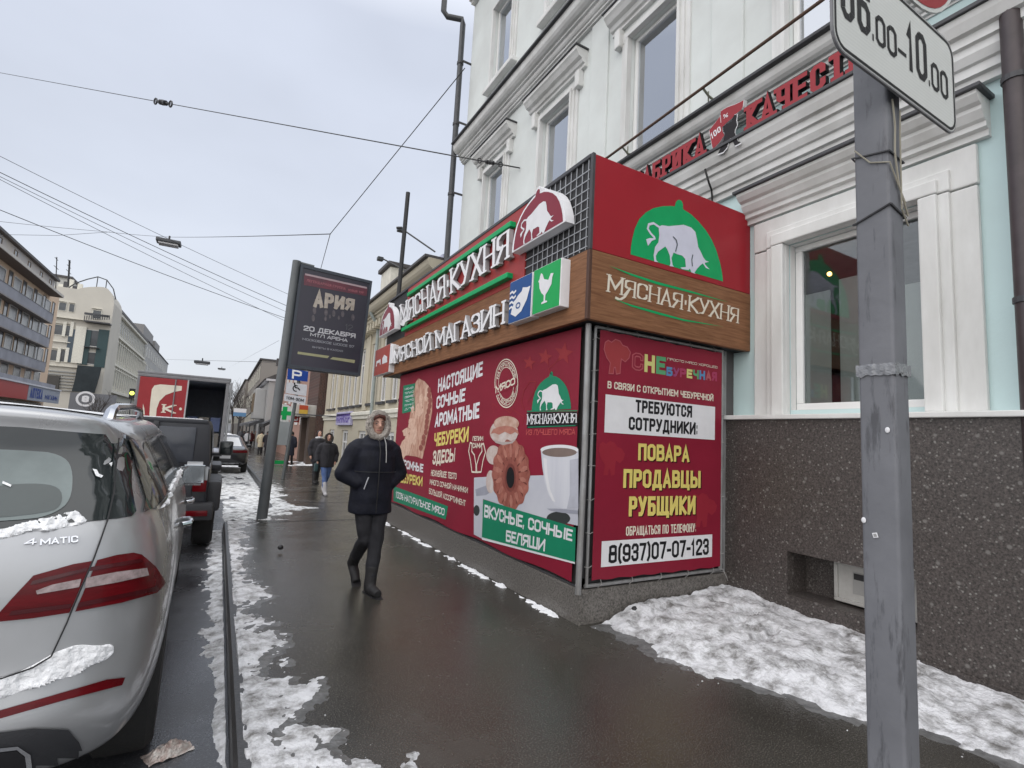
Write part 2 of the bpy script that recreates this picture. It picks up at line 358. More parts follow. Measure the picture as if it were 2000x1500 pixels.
def snow_mat(name, dirt, lo, hi, col=(.80, .81, .83)):
    m = pm(name, col, rough=.75, scale=9, spec=.3)
    nt, b, N, L = nodes_of(m)
    co = N('ShaderNodeTexCoord'); n = N('ShaderNodeTexNoise'); n.inputs['Scale'].default_value = 7; n.inputs['Detail'].default_value = 9; n.inputs['Roughness'].default_value = .72
    L(co.outputs['Object'], n.inputs['Vector'])
    r = N('ShaderNodeValToRGB'); r.color_ramp.elements[0].position = lo; r.color_ramp.elements[1].position = hi
    r.color_ramp.elements[0].color = (*dirt, 1); r.color_ramp.elements[1].color = (*col, 1)
    L(n.outputs['Fac'], r.inputs[0]); L(r.outputs[0], b.inputs['Base Color'])
    n2 = N('ShaderNodeTexNoise'); n2.inputs['Scale'].default_value = 38; n2.inputs['Detail'].default_value = 6; L(co.outputs['Object'], n2.inputs['Vector'])
    bp = N('ShaderNodeBump'); bp.inputs['Strength'].default_value = .8; bp.inputs['Distance'].default_value = .02
    L(n2.outputs['Fac'], bp.inputs['Height']); L(bp.outputs[0], b.inputs['Normal'])
    b.inputs['Subsurface Weight'].default_value = 0
    return m
M_SNOW = snow_mat('trodden_snow', (.17, .165, .16), .35, .56, (.66, .665, .69))
M_SLUSH = pm('wet_slush', (.17, .17, .17), rough=.22, scale=14, tint=(.07, .07, .07), tfac=1, bump=.6, bscale=40, spec=.6)
M_SNOWD = snow_mat('dirty_snow', (.10, .095, .09), .36, .54, (.74, .75, .76))
M_SNOWC = snow_mat('fresh_snow', (.6, .62, .65), .2, .4, (.86, .87, .89))
M_KERB = pm('granite_kerb', (.045, .045, .047), rough=.4, scale=40, var=.4, bump=.2, bscale=90)

def kx(y):
    for (a, xa), (b, xb) in (((-30, .2), (9.7, .2)), ((9.7, .2), (11.4, 1.0)), ((11.4, 1.0), (17, 1.2)), ((17, 1.2), (400, 1.2))):
        if y <= b: return xa+(xb-xa)*(y-a)/(b-a)
    return 1.2
YS = [-8, -4, 0, 2, 3.5, 5, 7, 9, 9.7, 10.3, 10.9, 11.4, 13, 15, 17, 20, 25, 30, 40, 50, 63.5, 80, 120, 200, 320]
def strip(name, cols, mat, dz):
    """a sheet along the street: cols(y) gives the x of each column"""
    b = MB(); n = len(cols(0))
    for y in YS: b.v += [Vector((x, y, gz(y)+dz)) for x in cols(y)]
    for i in range(len(YS)-1):
        for j in range(n-1): b.f.append((i*n+j, i*n+j+1, (i+1)*n+j+1, (i+1)*n+j))
    return structure(b.build(name, mat))
strip('road', lambda y: [-15.0, -7, 0, 1.6], M_ROAD, ROAD)
strip('pavement', lambda y: [kx(y)+.1, 1.7, 3, 4.9, 7], M_PAVE, 0.)
strip('opposite_pavement', lambda y: [-34, -18, -15.0], M_PAVE, 0.004)
g = MB(); g.add([(-900, -300, -.95), (900, -300, -.95), (900, 1500, -.95), (-900, 1500, -.95)], [(0, 1, 2, 3)]); structure(g.build('ground', M_EARTH))
b = MB()
for i, y in enumerate(YS):
    x, z = kx(y), gz(y); b.v += [Vector(p) for p in ((x, y, z+ROAD-.05), (x+.004, y, z-.02), (x+.02, y, z+.005), (x+.1, y, z+.005), (x+.1, y, z-.1))]
    if i:
        for j in range(4): q = (i-1)*5+j; b.f.append((q, q+1, q+6, q+5))
structure(b.build('kerb', M_KERB))
b = MB(); b.box(-15.1, -14.98, -8, 320, -.9, .02); structure(b.build('opposite_kerb', M_KERB))

def N2(x, y, s, o=3): return noise.fractal(Vector((x*s, y*s, 3.7)), .9, 2.1, o)      # about -1..1
def snow_field(name, label_mat, x0, x1, y0, y1, step, h, base):
    """snow lying where h(x, y) > 0; real thickness, ragged edge"""
    nx = int((x1-x0)/step)+1; ny = int((y1-y0)/step)+1; H = [[h(x0+i*step, y0+j*step) for i in range(nx)] for j in range(ny)]
    b = MB(); idx = {}
    def vid(i, j):
        if (i, j) not in idx:
            idx[i, j] = len(b.v); x, y = x0+i*step, y0+j*step; q = H[j][i]
            b.v.append(Vector((x+.35*step*noise.noise(Vector((x*9, y*9, 1))), y+.35*step*noise.noise(Vector((x*9, y*9, 5))), base(x, y)+max(q, -.05))))
        return idx[i, j]
    for j in range(ny-1):
        for i in range(nx-1):
            if sum(H[j+a][i+c] > 0 for a in (0, 1) for c in (0, 1)) >= 1: b.f.append((vid(i, j), vid(i+1, j), vid(i+1, j+1), vid(i, j+1)))
    o = b.build(name, label_mat, smooth=True); o['kind'] = 'stuff'; return o
def lerp_tab(tab, y):
    if y <= tab[0][0]: return tab[0][1]
    for (a, va), (c, vc) in zip(tab, tab[1:]):
        if y <= c: return va+(vc-va)*(y-a)/(c-a)
    return tab[-1][1]
EDGE = [(0, .90), (2.2, .70), (2.6, .64), (3.0, .57), (3.6, .50), (4.2, .48), (5.0, .42), (6.0, .42), (7.5, .45), (9.2, .55), (9.9, .9), (10.6, 1.15)]
def h_pave(x, y):
    d = x-(kx(y)+.035); e_ = lerp_tab(EDGE, y)-.2
    if d < 0: return -1
    n = .55*N2(x, y, 2.6)+.45*N2(x+4, y, 9, 4)+.12*N2(x, y, 34)
    bars = .10*math.sin(y*6.2+2*N2(x, y, 1.4))
    return .045*(.50-d/max(e_, .1)*.62+.62*n+bars-(.25 if d < .03 else 0))
snow_field('snow', M_SNOW, .235, 1.0, 1.2, 5.6, .014, h_pave, lambda x, y: gz(y)+.001)
snow_field('slush', M_SLUSH, .235, 1.25, 1.2, 9.75, .022, lambda x, y: h_pave(x-.035, y+.02)*.4+.0005-.03*max(0, (x-kx(y))-.48), lambda x, y: gz(y)+.0005)
snow_field('snow', M_SNOW, .235, 1.25, 5.6, 9.75, .022, h_pave, lambda x, y: gz(y)+.001)
def h_far(x, y):
    d = x-(kx(y)+.06)
    if d < 0: return -1
    n = .5*N2(x, y, 1.7)+.5*N2(x+4, y, 6, 4)
    w = .9 if y < 11.5 else .4
    return .05*(.32-d/w*.5+.7*n)
snow_field('snow', M_SNOWD, .3, 2.2, 9.75, 18, .05, h_far, lambda x, y: gz(y)+.001)
def h_bay(x, y):                                   # slush on the widened stretch of road
    if x > kx(y)-.02: return -1
    n = .5*N2(x, y*.6, 1.5)+.5*N2(x+9, y*.6, 5, 4); return .03*(.22+.75*n-(.6 if x < .22 and y < 14 else 0)-(.3 if x < -.2 else 0))
snow_field('snow', M_SNOWD, -.4, 1.25, 9.6, 30, .06, h_bay, lambda x, y: gz(y)+ROAD+.001)
def h_gutter(x, y):
    d = .19-x
    if d < 0: return -1
    w = lerp_tab([(1, .02), (3.2, .05), (4, .10), (4.5, .17), (5, .15), (6.5, .2), (7.3, .19), (9, .2)], y)
    n = .5*N2(x*1.4, y*.8, 4)+.5*N2(x*2, y+7, 11, 4)
    return .03*(.55-d/w*.75+.55*n)
snow_field('snow', M_SNOW, -.25, .2, 1.2, 9.6, .015, h_gutter, lambda x, y: gz(y)+ROAD+.001)
# trodden heap along the granite plinth
HEAP = [(-1.5, 4.2), (.4, 3.95), (1.1, 3.72), (1.5, 3.62), (1.7, 3.40), (2.18, 3.22), (2.45, 3.08), (2.8, 2.97), (3.25, 3.0), (3.52, 2.98), (3.56, 3.3)]
_rd = random.Random(5); DENT = [(_rd.uniform(3.1, 4.5), _rd.uniform(.2, 3.5), _rd.uniform(-.8, .8), _rd.uniform(.8, 1.3)) for _ in range(34)]
def dents(x, y):
    s = 0
    for a, b_, t, k in DENT:
        dx, dy = x-a, y-b_
        if abs(dx) < .22 and abs(dy) < .22: u, w_ = dx*math.cos(t)+dy*math.sin(t), -dx*math.sin(t)+dy*math.cos(t); q = (u/.13)**2+(w_/.055)**2; s = max(s, .035*k*max(0, 1-q*q))
    return s
def h_heap(x, y):
    if y > 3.545 or x > 4.6: return -1
    d = x-lerp_tab(HEAP, y)-.09*N2(x, y, 5)-.03*N2(x, y, 19)
    n = N2(x, y, 3.2); m_ = N2(x, y, 11, 4)
    tall = lerp_tab([(-1, .06), (1.2, .07), (2, .10), (3.0, .13), (3.5, .16)], y)
    k = min(1, max(0, d)/.3)
    near = max(0, (x-4.42)/.18)*(.06 if y < 2.2 else .0)
    return (d*.4 if d < 0 else min(.012, d*.4)+tall*k*(.55+.45*min(1, d/1.2))+.028*n*k+.016*m_*min(1, d/.1)-dents(x, y)*k)-near
snow_field('snow', M_SNOW, 2.85, 4.62, -1.2, 3.56, .018, h_heap, lambda x, y: .001)
snow_field('slush', M_SLUSH, 2.75, 4.2, -1.2, 3.54, .03, lambda x, y: .03*(x-lerp_tab(HEAP, y)+.10+.08*N2(x, y, 4)+.05*N2(x, y, 14)) if x < lerp_tab(HEAP, y)+.4 and y < 3.53 else -1, lambda x, y: .0006)
def h_foot(x, y):                                  # crumbs of snow along the foot of the kiosk
    d = 2.745-x; n = N2(x*2, y, 3.1)+.6*N2(x, y, 13)
    return .03*(.2-abs(d-.03)/.06*.5+.8*n) if d > 0 else -1
snow_field('snow', M_SNOWC, 2.6, 2.75, 3.7, 9.4, .015, h_foot, lambda x, y: gz(y)+.001)
snow_field('snow', M_SNOWD, 4.1, 4.6, 9.7, 14, .04, lambda x, y: .05*(N2(x, y, 2)+.1), lambda x, y: gz(y)+.001)
snow_field('snow', M_SNOWC, 3.0, 4.4, 26.5, 31, .06, lambda x, y: .08*(N2(x, y, 1.2)+.15+(x-3.7)*.4), lambda x, y: gz(y)+.001)

def crumbs(name, mat, n, seed, spot, r0, r1):
    rnd = random.Random(seed); m = MB()
    for _ in range(n):
        x, y = spot(rnd); r_ = rnd.uniform(r0, r1)*rnd.uniform(.5, 1); z = gz(y); h = r_*.6; a = rnd.uniform(0, 6)
        c = [Vector((x+r_*math.cos(a+k*1.57)*rnd.uniform(.6, 1.1), y+r_*math.sin(a+k*1.57)*rnd.uniform(.6, 1.1), z-.001)) for k in range(4)]
        t_ = [q.lerp(Vector((x, y, z)), .5)+Vector((0, 0, h)) for q in c]; m.add(c+t_, [(0, 1, 5, 4), (1, 2, 6, 5), (2, 3, 7, 6), (3, 0, 4, 7), (4, 5, 6, 7)])
    o = m.build(name, mat); o['kind'] = 'stuff'
def s_kerb(r_): y = 1.6+7.5*r_.random()**1.3; return lerp_tab(EDGE, y)-.1+abs(r_.gauss(0, .10)), y
def s_heap(r_): y = r_.uniform(-.2, 3.5); return lerp_tab(HEAP, y)-abs(r_.gauss(0, .10)), y
def s_any(r_): return r_.uniform(.5, 3.2), r_.uniform(1., 8.5)
crumbs('ice_crumbs', M_SNOW, 110, 1, s_kerb, .003, .012); crumbs('ice_crumbs', M_SNOW, 45, 2, s_heap, .003, .010)
crumbs('grit', pm('dark_grit', (.03, .03, .03), rough=.7), 260, 3, s_any, .003, .008); crumbs('grit', pm('pale_grit', (.22, .21, .2), rough=.8), 160, 4, s_any, .002, .006)
# transverse seams in the pavement asphalt
m = MB()
for y in (9.55, 12.1, 14.6):
    m.add([(kx(y)+.15, y, gz(y)+.004), (4.6, y+.05, gz(y)+.004), (4.6, y+.09, gz(y)+.004), (kx(y)+.15, y+.035, gz(y)+.004)], [(0, 1, 2, 3)])
structure(m.build('pavement_seam', pm('tar_seam', (.018, .018, .019), rough=.3)))
# ================================================================== the mint building with its granite plinth
M_MINT = pm('mint_plaster', (.60, .77, .775), rough=.85, scale=.8, tint=(.53, .655, .655), tfac=.8, bump=.12, bscale=30)
M_MINT2 = pm('pale_mint_plaster', (.73, .77, .755), rough=.85, scale=.8, tint=(.58, .60, .585), tfac=.85, bump=.1, bscale=30)
M_TRIM = pm('white_stucco', (.78, .785, .775), rough=.8, scale=2.6, tint=(.54, .54, .52), tfac=.85, bump=.12, bscale=45, stretch=(1, 1, .35))
M_LEDGE = pm('dark_ledge_metal', (.05, .05, .055), rough=.5, scale=5, var=.3)
M_FRAME = pm('white_window_plastic', (.78, .78, .77), rough=.35, var=.03)
M_PANE = glass_mat('upper_window_glass', (.85, .88, .92), 1.9)
M_SHOPPANE = glass_mat('shop_window_glass', (.82, .84, .83), .10)
M_BLIND = pm('white_blind', (.62, .64, .68), rough=.8, var=.05)
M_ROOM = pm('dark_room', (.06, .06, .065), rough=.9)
def granite(name, base):
    m = pm(name, base, rough=.45, scale=2.2, var=.14)
    nt, b, N, L = nodes_of(m)
    co = N('ShaderNodeTexCoord')
    def spots(sc, lo, hi, col, prev, rnd=None):
        v = N('ShaderNodeTexVoronoi'); v.inputs['Scale'].default_value = sc; L(co.outputs['Object'], v.inputs['Vector'])
        mr_ = N('ShaderNodeMapRange'); mr_.inputs['From Min'].default_value = hi; mr_.inputs['From Max'].default_value = lo
        n = N('ShaderNodeTexNoise'); n.inputs['Scale'].default_value = sc*.9; L(co.outputs['Object'], n.inputs['Vector'])
        ad = N('ShaderNodeMath'); ad.operation = 'MULTIPLY_ADD'; ad.inputs[1].default_value = .25; L(n.outputs['Fac'], ad.inputs[0]); L(v.outputs['Distance'], ad.inputs[2])
        L(ad.outputs[0], mr_.inputs[0])
        fac = mr_.outputs[0]
        if rnd:
            sx = N('ShaderNodeSeparateColor'); L(v.outputs['Color'], sx.inputs[0])
            gt = N('ShaderNodeMath'); gt.operation = 'GREATER_THAN'; gt.inputs[1].default_value = rnd; L(sx.outputs[0], gt.inputs[0])
            ml = N('ShaderNodeMath'); ml.operation = 'MULTIPLY'; L(gt.outputs[0], ml.inputs[0]); L(fac, ml.inputs[1]); fac = ml.outputs[0]
        mxn = N('ShaderNodeMix'); mxn.data_type = 'RGBA'; L(fac, mxn.inputs['Factor']); L(prev, mxn.inputs['A']); mxn.inputs['B'].default_value = (*col, 1)
        return mxn.outputs['Result']
    s = b.inputs['Base Color'].links[0].from_socket
    n3 = N('ShaderNodeTexNoise'); n3.inputs['Scale'].default_value = 60; n3.inputs['Detail'].default_value = 4; n3.inputs['Roughness'].default_value = .8; L(co.outputs['Object'], n3.inputs['Vector'])
    rr = N('ShaderNodeValToRGB'); rr.color_ramp.elements[0].position = .38; rr.color_ramp.elements[1].position = .64
    rr.color_ramp.elements[0].color = (*[q*.35 for q in base], 1); rr.color_ramp.elements[1].color = (*[q*1.9 for q in base], 1)
    L(n3.outputs['Fac'], rr.inputs[0])
    mm = N('ShaderNodeMix'); mm.data_type = 'RGBA'; mm.inputs['Factor'].default_value = .85; L(s, mm.inputs['A']); L(rr.outputs[0], mm.inputs['B']); s = mm.outputs['Result']
    s = spots(38, .26, .40, (.15, .14, .13), s, .52)
    s = spots(75, .24, .40, (.21, .20, .185), s, .58)
    s = spots(14, .24, .37, (.17, .16, .15), s, .66)
    s = spots(24, .22, .34, (.23, .22, .205), s, .72)
    L(s, b.inputs['Base Color'])
    n4 = N('ShaderNodeTexNoise'); n4.inputs['Scale'].default_value = 90; n4.inputs['Detail'].default_value = 4; L(co.outputs['Object'], n4.inputs['Vector'])
    bp = N('ShaderNodeBump'); bp.inputs['Strength'].default_value = .35; bp.inputs['Distance'].default_value = .004
    L(n4.outputs['Fac'], bp.inputs['Height']); L(bp.outputs[0], b.inputs['Normal'])
    return m
M_GRAN = granite('speckled_granite', (.062, .053, .049))
M_GRAN2 = granite('grey_granite', (.125, .116, .106))

def wall_grid(mb, a0, a1, z0, z1, holes, put, depth=.18, back=True):
    """wall sheet with window openings and their reveals; holes: (a0, a1, z0, z1); put(a, z, d): d > 0 goes into the wall"""
    As = sorted({a0, a1, *[h[0] for h in holes], *[h[1] for h in holes]}); Zs = sorted({z0, z1, *[h[2] for h in holes], *[h[3] for h in holes]})
    As = [a for a in As if a0 <= a <= a1]; Zs = [z for z in Zs if z0 <= z <= z1]
    for a, a_ in zip(As, As[1:]):
        for z, z_ in zip(Zs, Zs[1:]):
            ca, cz = (a+a_)/2, (z+z_)/2
            if any(h[0] < ca < h[1] and h[2] < cz < h[3] for h in holes): continue
            mb.add([put(a, z, 0), put(a_, z, 0), put(a_, z_, 0), put(a, z_, 0)], [(0, 1, 2, 3)])
    for h in holes:
        c = [(h[0], h[2]), (h[1], h[2]), (h[1], h[3]), (h[0], h[3])]
        for (p, q), (p2, q2) in zip(c, c[1:]+c[:1]): mb.add([put(p, q, 0), put(p2, q2, 0), put(p2, q2, depth), put(p, q, depth)], [(0, 1, 2, 3)])
WX, PX = 4.77, 4.60
BY0, BY1 = -7.0, 11.62
bld = thing('corner_building', 'tall mint green building with white window surrounds and a speckled granite plinth', 'building', (WX, 2.5, 0))
AX = [9.76, 7.35, 4.93, 2.5, .07, -2.36, -4.8]
holes2 = [(y-.47, y+.47, 5.55, 7.55) for y in AX]
holes3 = [(y-.47, y+.47, 9.75, 11.7) for y in AX]
holes1 = [(1.86, 2.98, 1.93, 3.58), (-1.2, -.1, 1.93, 3.58), (-4.2, -3.1, 1.93, 3.58)]
putw = lambda a, z, d: Vector((WX+d, a, z))
w = MB(); wall_grid(w, BY0, BY1, 1.86, 4.7, holes1, putw, .17); w.build('wall', M_MINT, bld)
w = MB(); wall_grid(w, BY0, BY1, 4.7, 13.6, holes2+holes3, putw, .17)
w.add([(WX, BY1, -.3), (WX+12, BY1, -.3), (WX+12, BY1, 13.6), (WX, BY1, 13.6)], [(0, 1, 2, 3)])
w.add([(WX, BY0, -.3), (WX+12, BY0, -.3), (WX+12, BY0, 13.6), (WX, BY0, 13.6)], [(0, 1, 2, 3)])
w.add([(WX, BY0, 13.6), (WX+12, BY0, 13.6), (WX+12, BY1, 13.6), (WX, BY1, 13.6)], [(0, 1, 2, 3)])
w.add([(WX, BY1, -.3), (WX, 9.2, -.3), (WX, 9.2, 1.86), (WX, BY1, 1.86)], [(0, 1, 2, 3)])
w.build('upper_wall', M_MINT2, bld)
# plinth with the basement niche
p = MB(); NI = (1.92, 2.92, .25, .63)
wall_grid(p, BY0, 3.75, -.2, 1.83, [NI], lambda a, z, d: Vector((PX+d, a, z)), .3)
p.add([(PX, BY0, 1.83), (WX+.02, BY0, 1.83), (WX+.02, 3.75, 1.83), (PX, 3.75, 1.83)], [(0, 1, 2, 3)])
p.add([(PX+.3, NI[0], NI[2]), (PX+.3, NI[1], NI[2]), (PX+.3, NI[1], NI[3]), (PX+.3, NI[0], NI[3])], [(0, 1, 2, 3)])
p.build('plinth', M_GRAN, bld)
p = MB(); p.box(PX-.03, PX+.1, BY0, 1.9, -.2, .075); p.build('plinth_step', M_GRAN, bld)
p = MB(); p.bbox(PX-.045, WX+.01, BY0, 3.75, 1.832, 1.875, .008); p.build('plinth_ledge', M_TRIM, bld)
vent = MB(); vx = PX+.20
vent.bbox(vx, vx+.05, 1.95, 2.62, .27, .30, .006); vent.bbox(vx, vx+.05, 1.95, 2.62, .58, .61, .006); vent.bbox(vx, vx+.05, 2.59, 2.62, .30, .58, .006); vent.bbox(vx, vx+.05, 2.17, 2.20, .30, .58, .006)
vent.box(vx+.02, vx+.04, 1.95, 2.6, .29, .59)
vo = vent.build('basement_window', pm('dusty_white_plastic', (.50, .50, .48), rough=.5, scale=9, tint=(.36, .35, .33), tfac=.8), bld)
q = MB(); q.box(vx+.012, vx+.018, 2.28, 2.47, .36, .54); q.build('notice', pm('grey_notice', (.32, .32, .31), var=.1), vo)
q = MB(); q.box(vx+.008, vx+.011, 2.29, 2.46, .48, .53); q.build('notice_heading', pm('black_print', (.02, .02, .022), var=.1), vo)

def moulding(name, prof, y0, y1, mat, parent, x=WX):
    """prof: (outward, z) outline run along the facade"""
    m = MB(); m.prism([(-.02, prof[0][1])]+prof+[(-.02, prof[-1][1])], y0, y1, lambda a, b, d: Vector((x-a, d, b))); return m.build(name, mat, parent)
def cap(name, out, z, y0, y1, parent, th=.03, x=WX):
    m = MB(); m.bbox(x-out, x+.01, y0, y1, z, z+th, .006); return m.build(name, M_LEDGE, parent)
def stepped(z, k):   # a classical run of fillets, ovolo and cove, k = overall scale
    return [(o*k, z+h*k) for o, h in ((.10, 0), (.10, .05), (.16, .06), (.16, .12), (.20, .13), (.235, .17), (.25, .22), (.25, .25), (.32, .27), (.32, .33), (.40, .345), (.47, .40), (.52, .47), (.54, .55), (.54, .62))]
# entablature over the ground floor: lower moulding, letter shelf, frieze, upper cornice
moulding('lower_cornice', [(.05, 4.36), (.05, 4.42), (.085, 4.43), (.085, 4.50), (.11, 4.51), (.14, 4.57), (.14, 4.63), (.17, 4.64), (.17, 4.71), (.21, 4.72), (.24, 4.79), (.25, 4.84)], BY0, BY1, M_TRIM, bld)
cap('letter_shelf', .275, 4.842, BY0, BY1, bld, .035)
fr = MB(); fr.add([(WX-.03, BY0, 4.878), (WX-.03, BY1, 4.878), (WX-.03, BY1, 5.2), (WX-.03, BY0, 5.2)], [(0, 1, 2, 3)]); fr.build('frieze', M_MINT, bld)
moulding('middle_cornice', stepped(5.13, .44)+[(.24, 5.42)], BY0, BY1, M_TRIM, bld)
cap('middle_cornice_flashing', .30, 5.422, BY0, BY1, bld, .035)
moulding('upper_cornice', stepped(8.44, .62)+[(.34, 8.86)], BY0, BY1, M_TRIM, bld)
cap('upper_cornice_flashing', .40, 8.862, BY0, BY1, bld, .04)
moulding('eaves', stepped(12.9, 1.1), BY0, BY1, M_TRIM, bld)
moulding('string_course', [(.05, 9.1), (.05, 9.2), (.09, 9.22), (.09, 9.3), (.03, 9.32)], BY0, BY1, M_TRIM, bld)
def win_upper(yc, z0, z1, ped):
    h = .47
    fr = MB()
    for (a, b_, c, d) in ((yc-h+.004, yc+h-.004, z0+.004, z0+.06), (yc-h+.004, yc+h-.004, z1-.06, z1-.004), (yc-h+.004, yc-h+.06, z0+.06, z1-.06), (yc+h-.06, yc+h-.004, z0+.06, z1-.06)): fr.bbox(WX+.06, WX+.13, a, b_, c, d, .008)
    win = fr.build('window', M_FRAME, bld)
    g_ = MB(); g_.box(WX+.09, WX+.096, yc-h+.05, yc+h-.05, z0+.05, z1-.05); g_.build('pane', M_PANE, win)
    bl = MB(); bl.box(WX+.112, WX+.116, yc-h+.02, yc+h-.02, z0+.02, z0+(z1-z0)*random.choice((.45, .99, .75)) if not ped else z1-.02)
    bl.build('blind', M_BLIND, win)
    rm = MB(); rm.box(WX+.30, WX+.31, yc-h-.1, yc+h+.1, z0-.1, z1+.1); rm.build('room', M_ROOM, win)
    ar = MB()
    for k, (o, wd) in enumerate(((.03, .16), (.055, .11), (.085, .05))):
        ar.box(WX-o, WX-.002, yc-h-wd-.02*(k == 0), yc-h-.003-.004*(2-k), z0-.02-k*.002, z1+k*.002); ar.box(WX-o, WX-.002, yc+h+.003+.004*(2-k), yc+h+wd+.02*(k == 0), z0-.02-k*.002, z1+k*.002)
        ar.box(WX-o-.003, WX-.002-k*.001, yc-h-wd-.03*(k == 0), yc+h+wd+.03*(k == 0), z1+.004+.003*(2-k), z1+wd*1.05)
    ar.build('surround', M_TRIM, win)
    s_ = MB(); s_.bbox(WX-.14, WX+.1, yc-h-.24, yc+h+.24, z0-.13, z0-.022, .02); s_.build('sill', M_TRIM, win)
    if ped:
        zb = z1+.26
        pr = [(.06, zb), (.06, zb+.05), (.10, zb+.06), (.12, zb+.12), (.18, zb+.14), (.22, zb+.2), (.25, zb+.23), (.25, zb+.29)]
        m = MB(); m.prism([(-.02, zb)]+pr+[(-.02, zb+.29)], yc-.86, yc+.86, lambda a, b, d: Vector((WX-a, d, b))); m.build('pediment', M_TRIM, win)
        m = MB(); m.bbox(WX-.275, WX+.01, yc-.885, yc+.885, zb+.292, zb+.32, .006); m.build('pediment_flashing', M_LEDGE, win)
        for sg in (-1, 1): m = MB(); m.bbox(WX-.11, WX+.01, yc+sg*.70-.06, yc+sg*.70+.06, zb-.30, zb-.002, .02); m.build('bracket', M_TRIM, win)
for y in AX:
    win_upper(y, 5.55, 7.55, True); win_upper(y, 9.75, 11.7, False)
# flat pilasters between the first floor windows
for y in (6.14, 3.72, 1.3, -1.1):
    m = MB(); m.bbox(WX-.035, WX+.01, y-.22, y+.22, 5.46, 8.42, .012); m.build('pilaster', M_MINT2, bld)
# shop window at street level
def shop_window(ya, yb, lit):
    z0, z1 = 1.93, 3.58; yc = (ya+yb)/2
    f_ = MB(); x0, x1 = WX+.08, WX+.15
    for (a, b_, c, d) in ((ya+.004, yb-.004, z0+.004, z0+.07), (ya+.004, yb-.004, z1-.06, z1-.004), (ya+.004, ya+.06, z0+.07, z1-.06), (yb-.07, yb-.004, z0+.07, z1-.06)): f_.bbox(x0, x1, a, b_, c, d, .008)
    f_.bbox(x0+.004, x1-.004, ya+.27, ya+.31, z0+.06, z1-.05, .006)
    win = f_.build('window', M_FRAME, bld)
    g_ = MB(); g_.box(WX+.11, WX+.118, ya+.05, yb-.06, z0+.06, z1-.05); g_.build('pane', M_SHOPPANE, win)
    film = MB(); film.box(WX+.135, WX+.139, yb-.31, yb-.06, z0+.05, z1-.50); film.box(WX+.135, WX+.139, ya+.32, yb-.39, z0+.05, z1-.42); film.box(WX+.135, WX+.139, ya+.05, ya+.27, z0+.05, z1-.6); film.build('frosted_film', pm('frosted_film', (.46, .49, .47), rough=.7, scale=2.5, tint=(.56, .59, .57), tfac=.9), win)
    rm = MB()
    rm.add([(WX+.2, ya-.6, 1.2), (WX+3.2, ya-.6, 1.2), (WX+3.2, yb+1.5, 1.2), (WX+.2, yb+1.5, 1.2), (WX+.2, ya-.6, 3.9), (WX+3.2, ya-.6, 3.9), (WX+3.2, yb+1.5, 3.9), (WX+.2, yb+1.5, 3.9)], [(0, 1, 2, 3), (1, 2, 6, 5), (0, 1, 5, 4), (3, 2, 6, 7)])
    rm.build('room', pm('brown_room', (.12, .08, .07), rough=.9), win)
    rm = MB(); rm.box(WX+.2, WX+3.2, ya-.6, yb+1.5, 3.9, 3.95); rm.build('room_ceiling', pm('white_ceiling', (.7, .7, .7)), win)
    if lit:
        lm = MB(); lm.ball(atx(1620, 535, WX+.9), .024, 8, 6); lm.build('lamp', pm('warm_lamp', (1, .7, .3), emit=(1, .5, .12), es=9), win)
        sh = MB(); [sh.box(WX+.3, WX+.5, yb-.55, yb-.42, z, z+.02) for z in (2.0, 2.2, 2.42, 2.64)]; sh.build('shelf', pm('grey_shelf', (.2, .19, .18)), win)
    # stepped white surround
    s_ = MB()
    for k, (o, wd, gap) in enumerate(((.05, .36, 0), (.085, .20, 0), (.12, .13, 0), (.07, .06, 0))):
        for sg, e in ((-1, ya), (1, yb)):
            a, b_ = sorted((e+sg*(.003+.004*(3-k)), e+sg*wd)); s_.bbox(WX-o, WX-.001-.0005*k, a, b_, 1.878+k*.001, z1+(.0 if k else .0)+wd*.0+k*.001, .012)
        s_.bbox(WX-o-.002, WX-.001-.0005*k, ya-wd-.004, yb+wd+.004, z1+.004+.003*(3-k), z1+wd*.9+.002*k, .012)
    for (a, b_, c, d) in ((ya, ya+.0035, z0, z1), (yb-.0035, yb, z0, z1), (ya+.0035, yb-.0035, z1-.0035, z1), (ya+.0035, yb-.0035, z0, z0+.0035)): s_.box(WX+.002, WX+.079, a+.0003, b_-.0003, c+.0003, d-.0003)
    s_.build('surround', M_TRIM, win)
    zb = 3.93
    m = MB(); pr = [(.05, zb), (.05, zb+.05), (.09, zb+.06), (.09, zb+.10), (.12, zb+.115), (.16, zb+.17), (.16, zb+.2), (.20, zb+.215), (.24, zb+.26), (.24, zb+.29)]
    m.prism([(-.02, zb)]+pr+[(-.02, zb+.29)], yc-1.0, yc+1.0, lambda a, b, d: Vector((WX-a, d, b))); m.build('pediment', M_TRIM, win)
    m = MB(); m.bbox(WX-.27, WX+.01, yc-1.03, yc+1.03, zb+.292, zb+.325, .006); m.build('pediment_flashing', M_LEDGE, win)
shop_window(1.86, 2.98, True); shop_window(-1.2, -.1, False); shop_window(-4.2, -3.1, False)

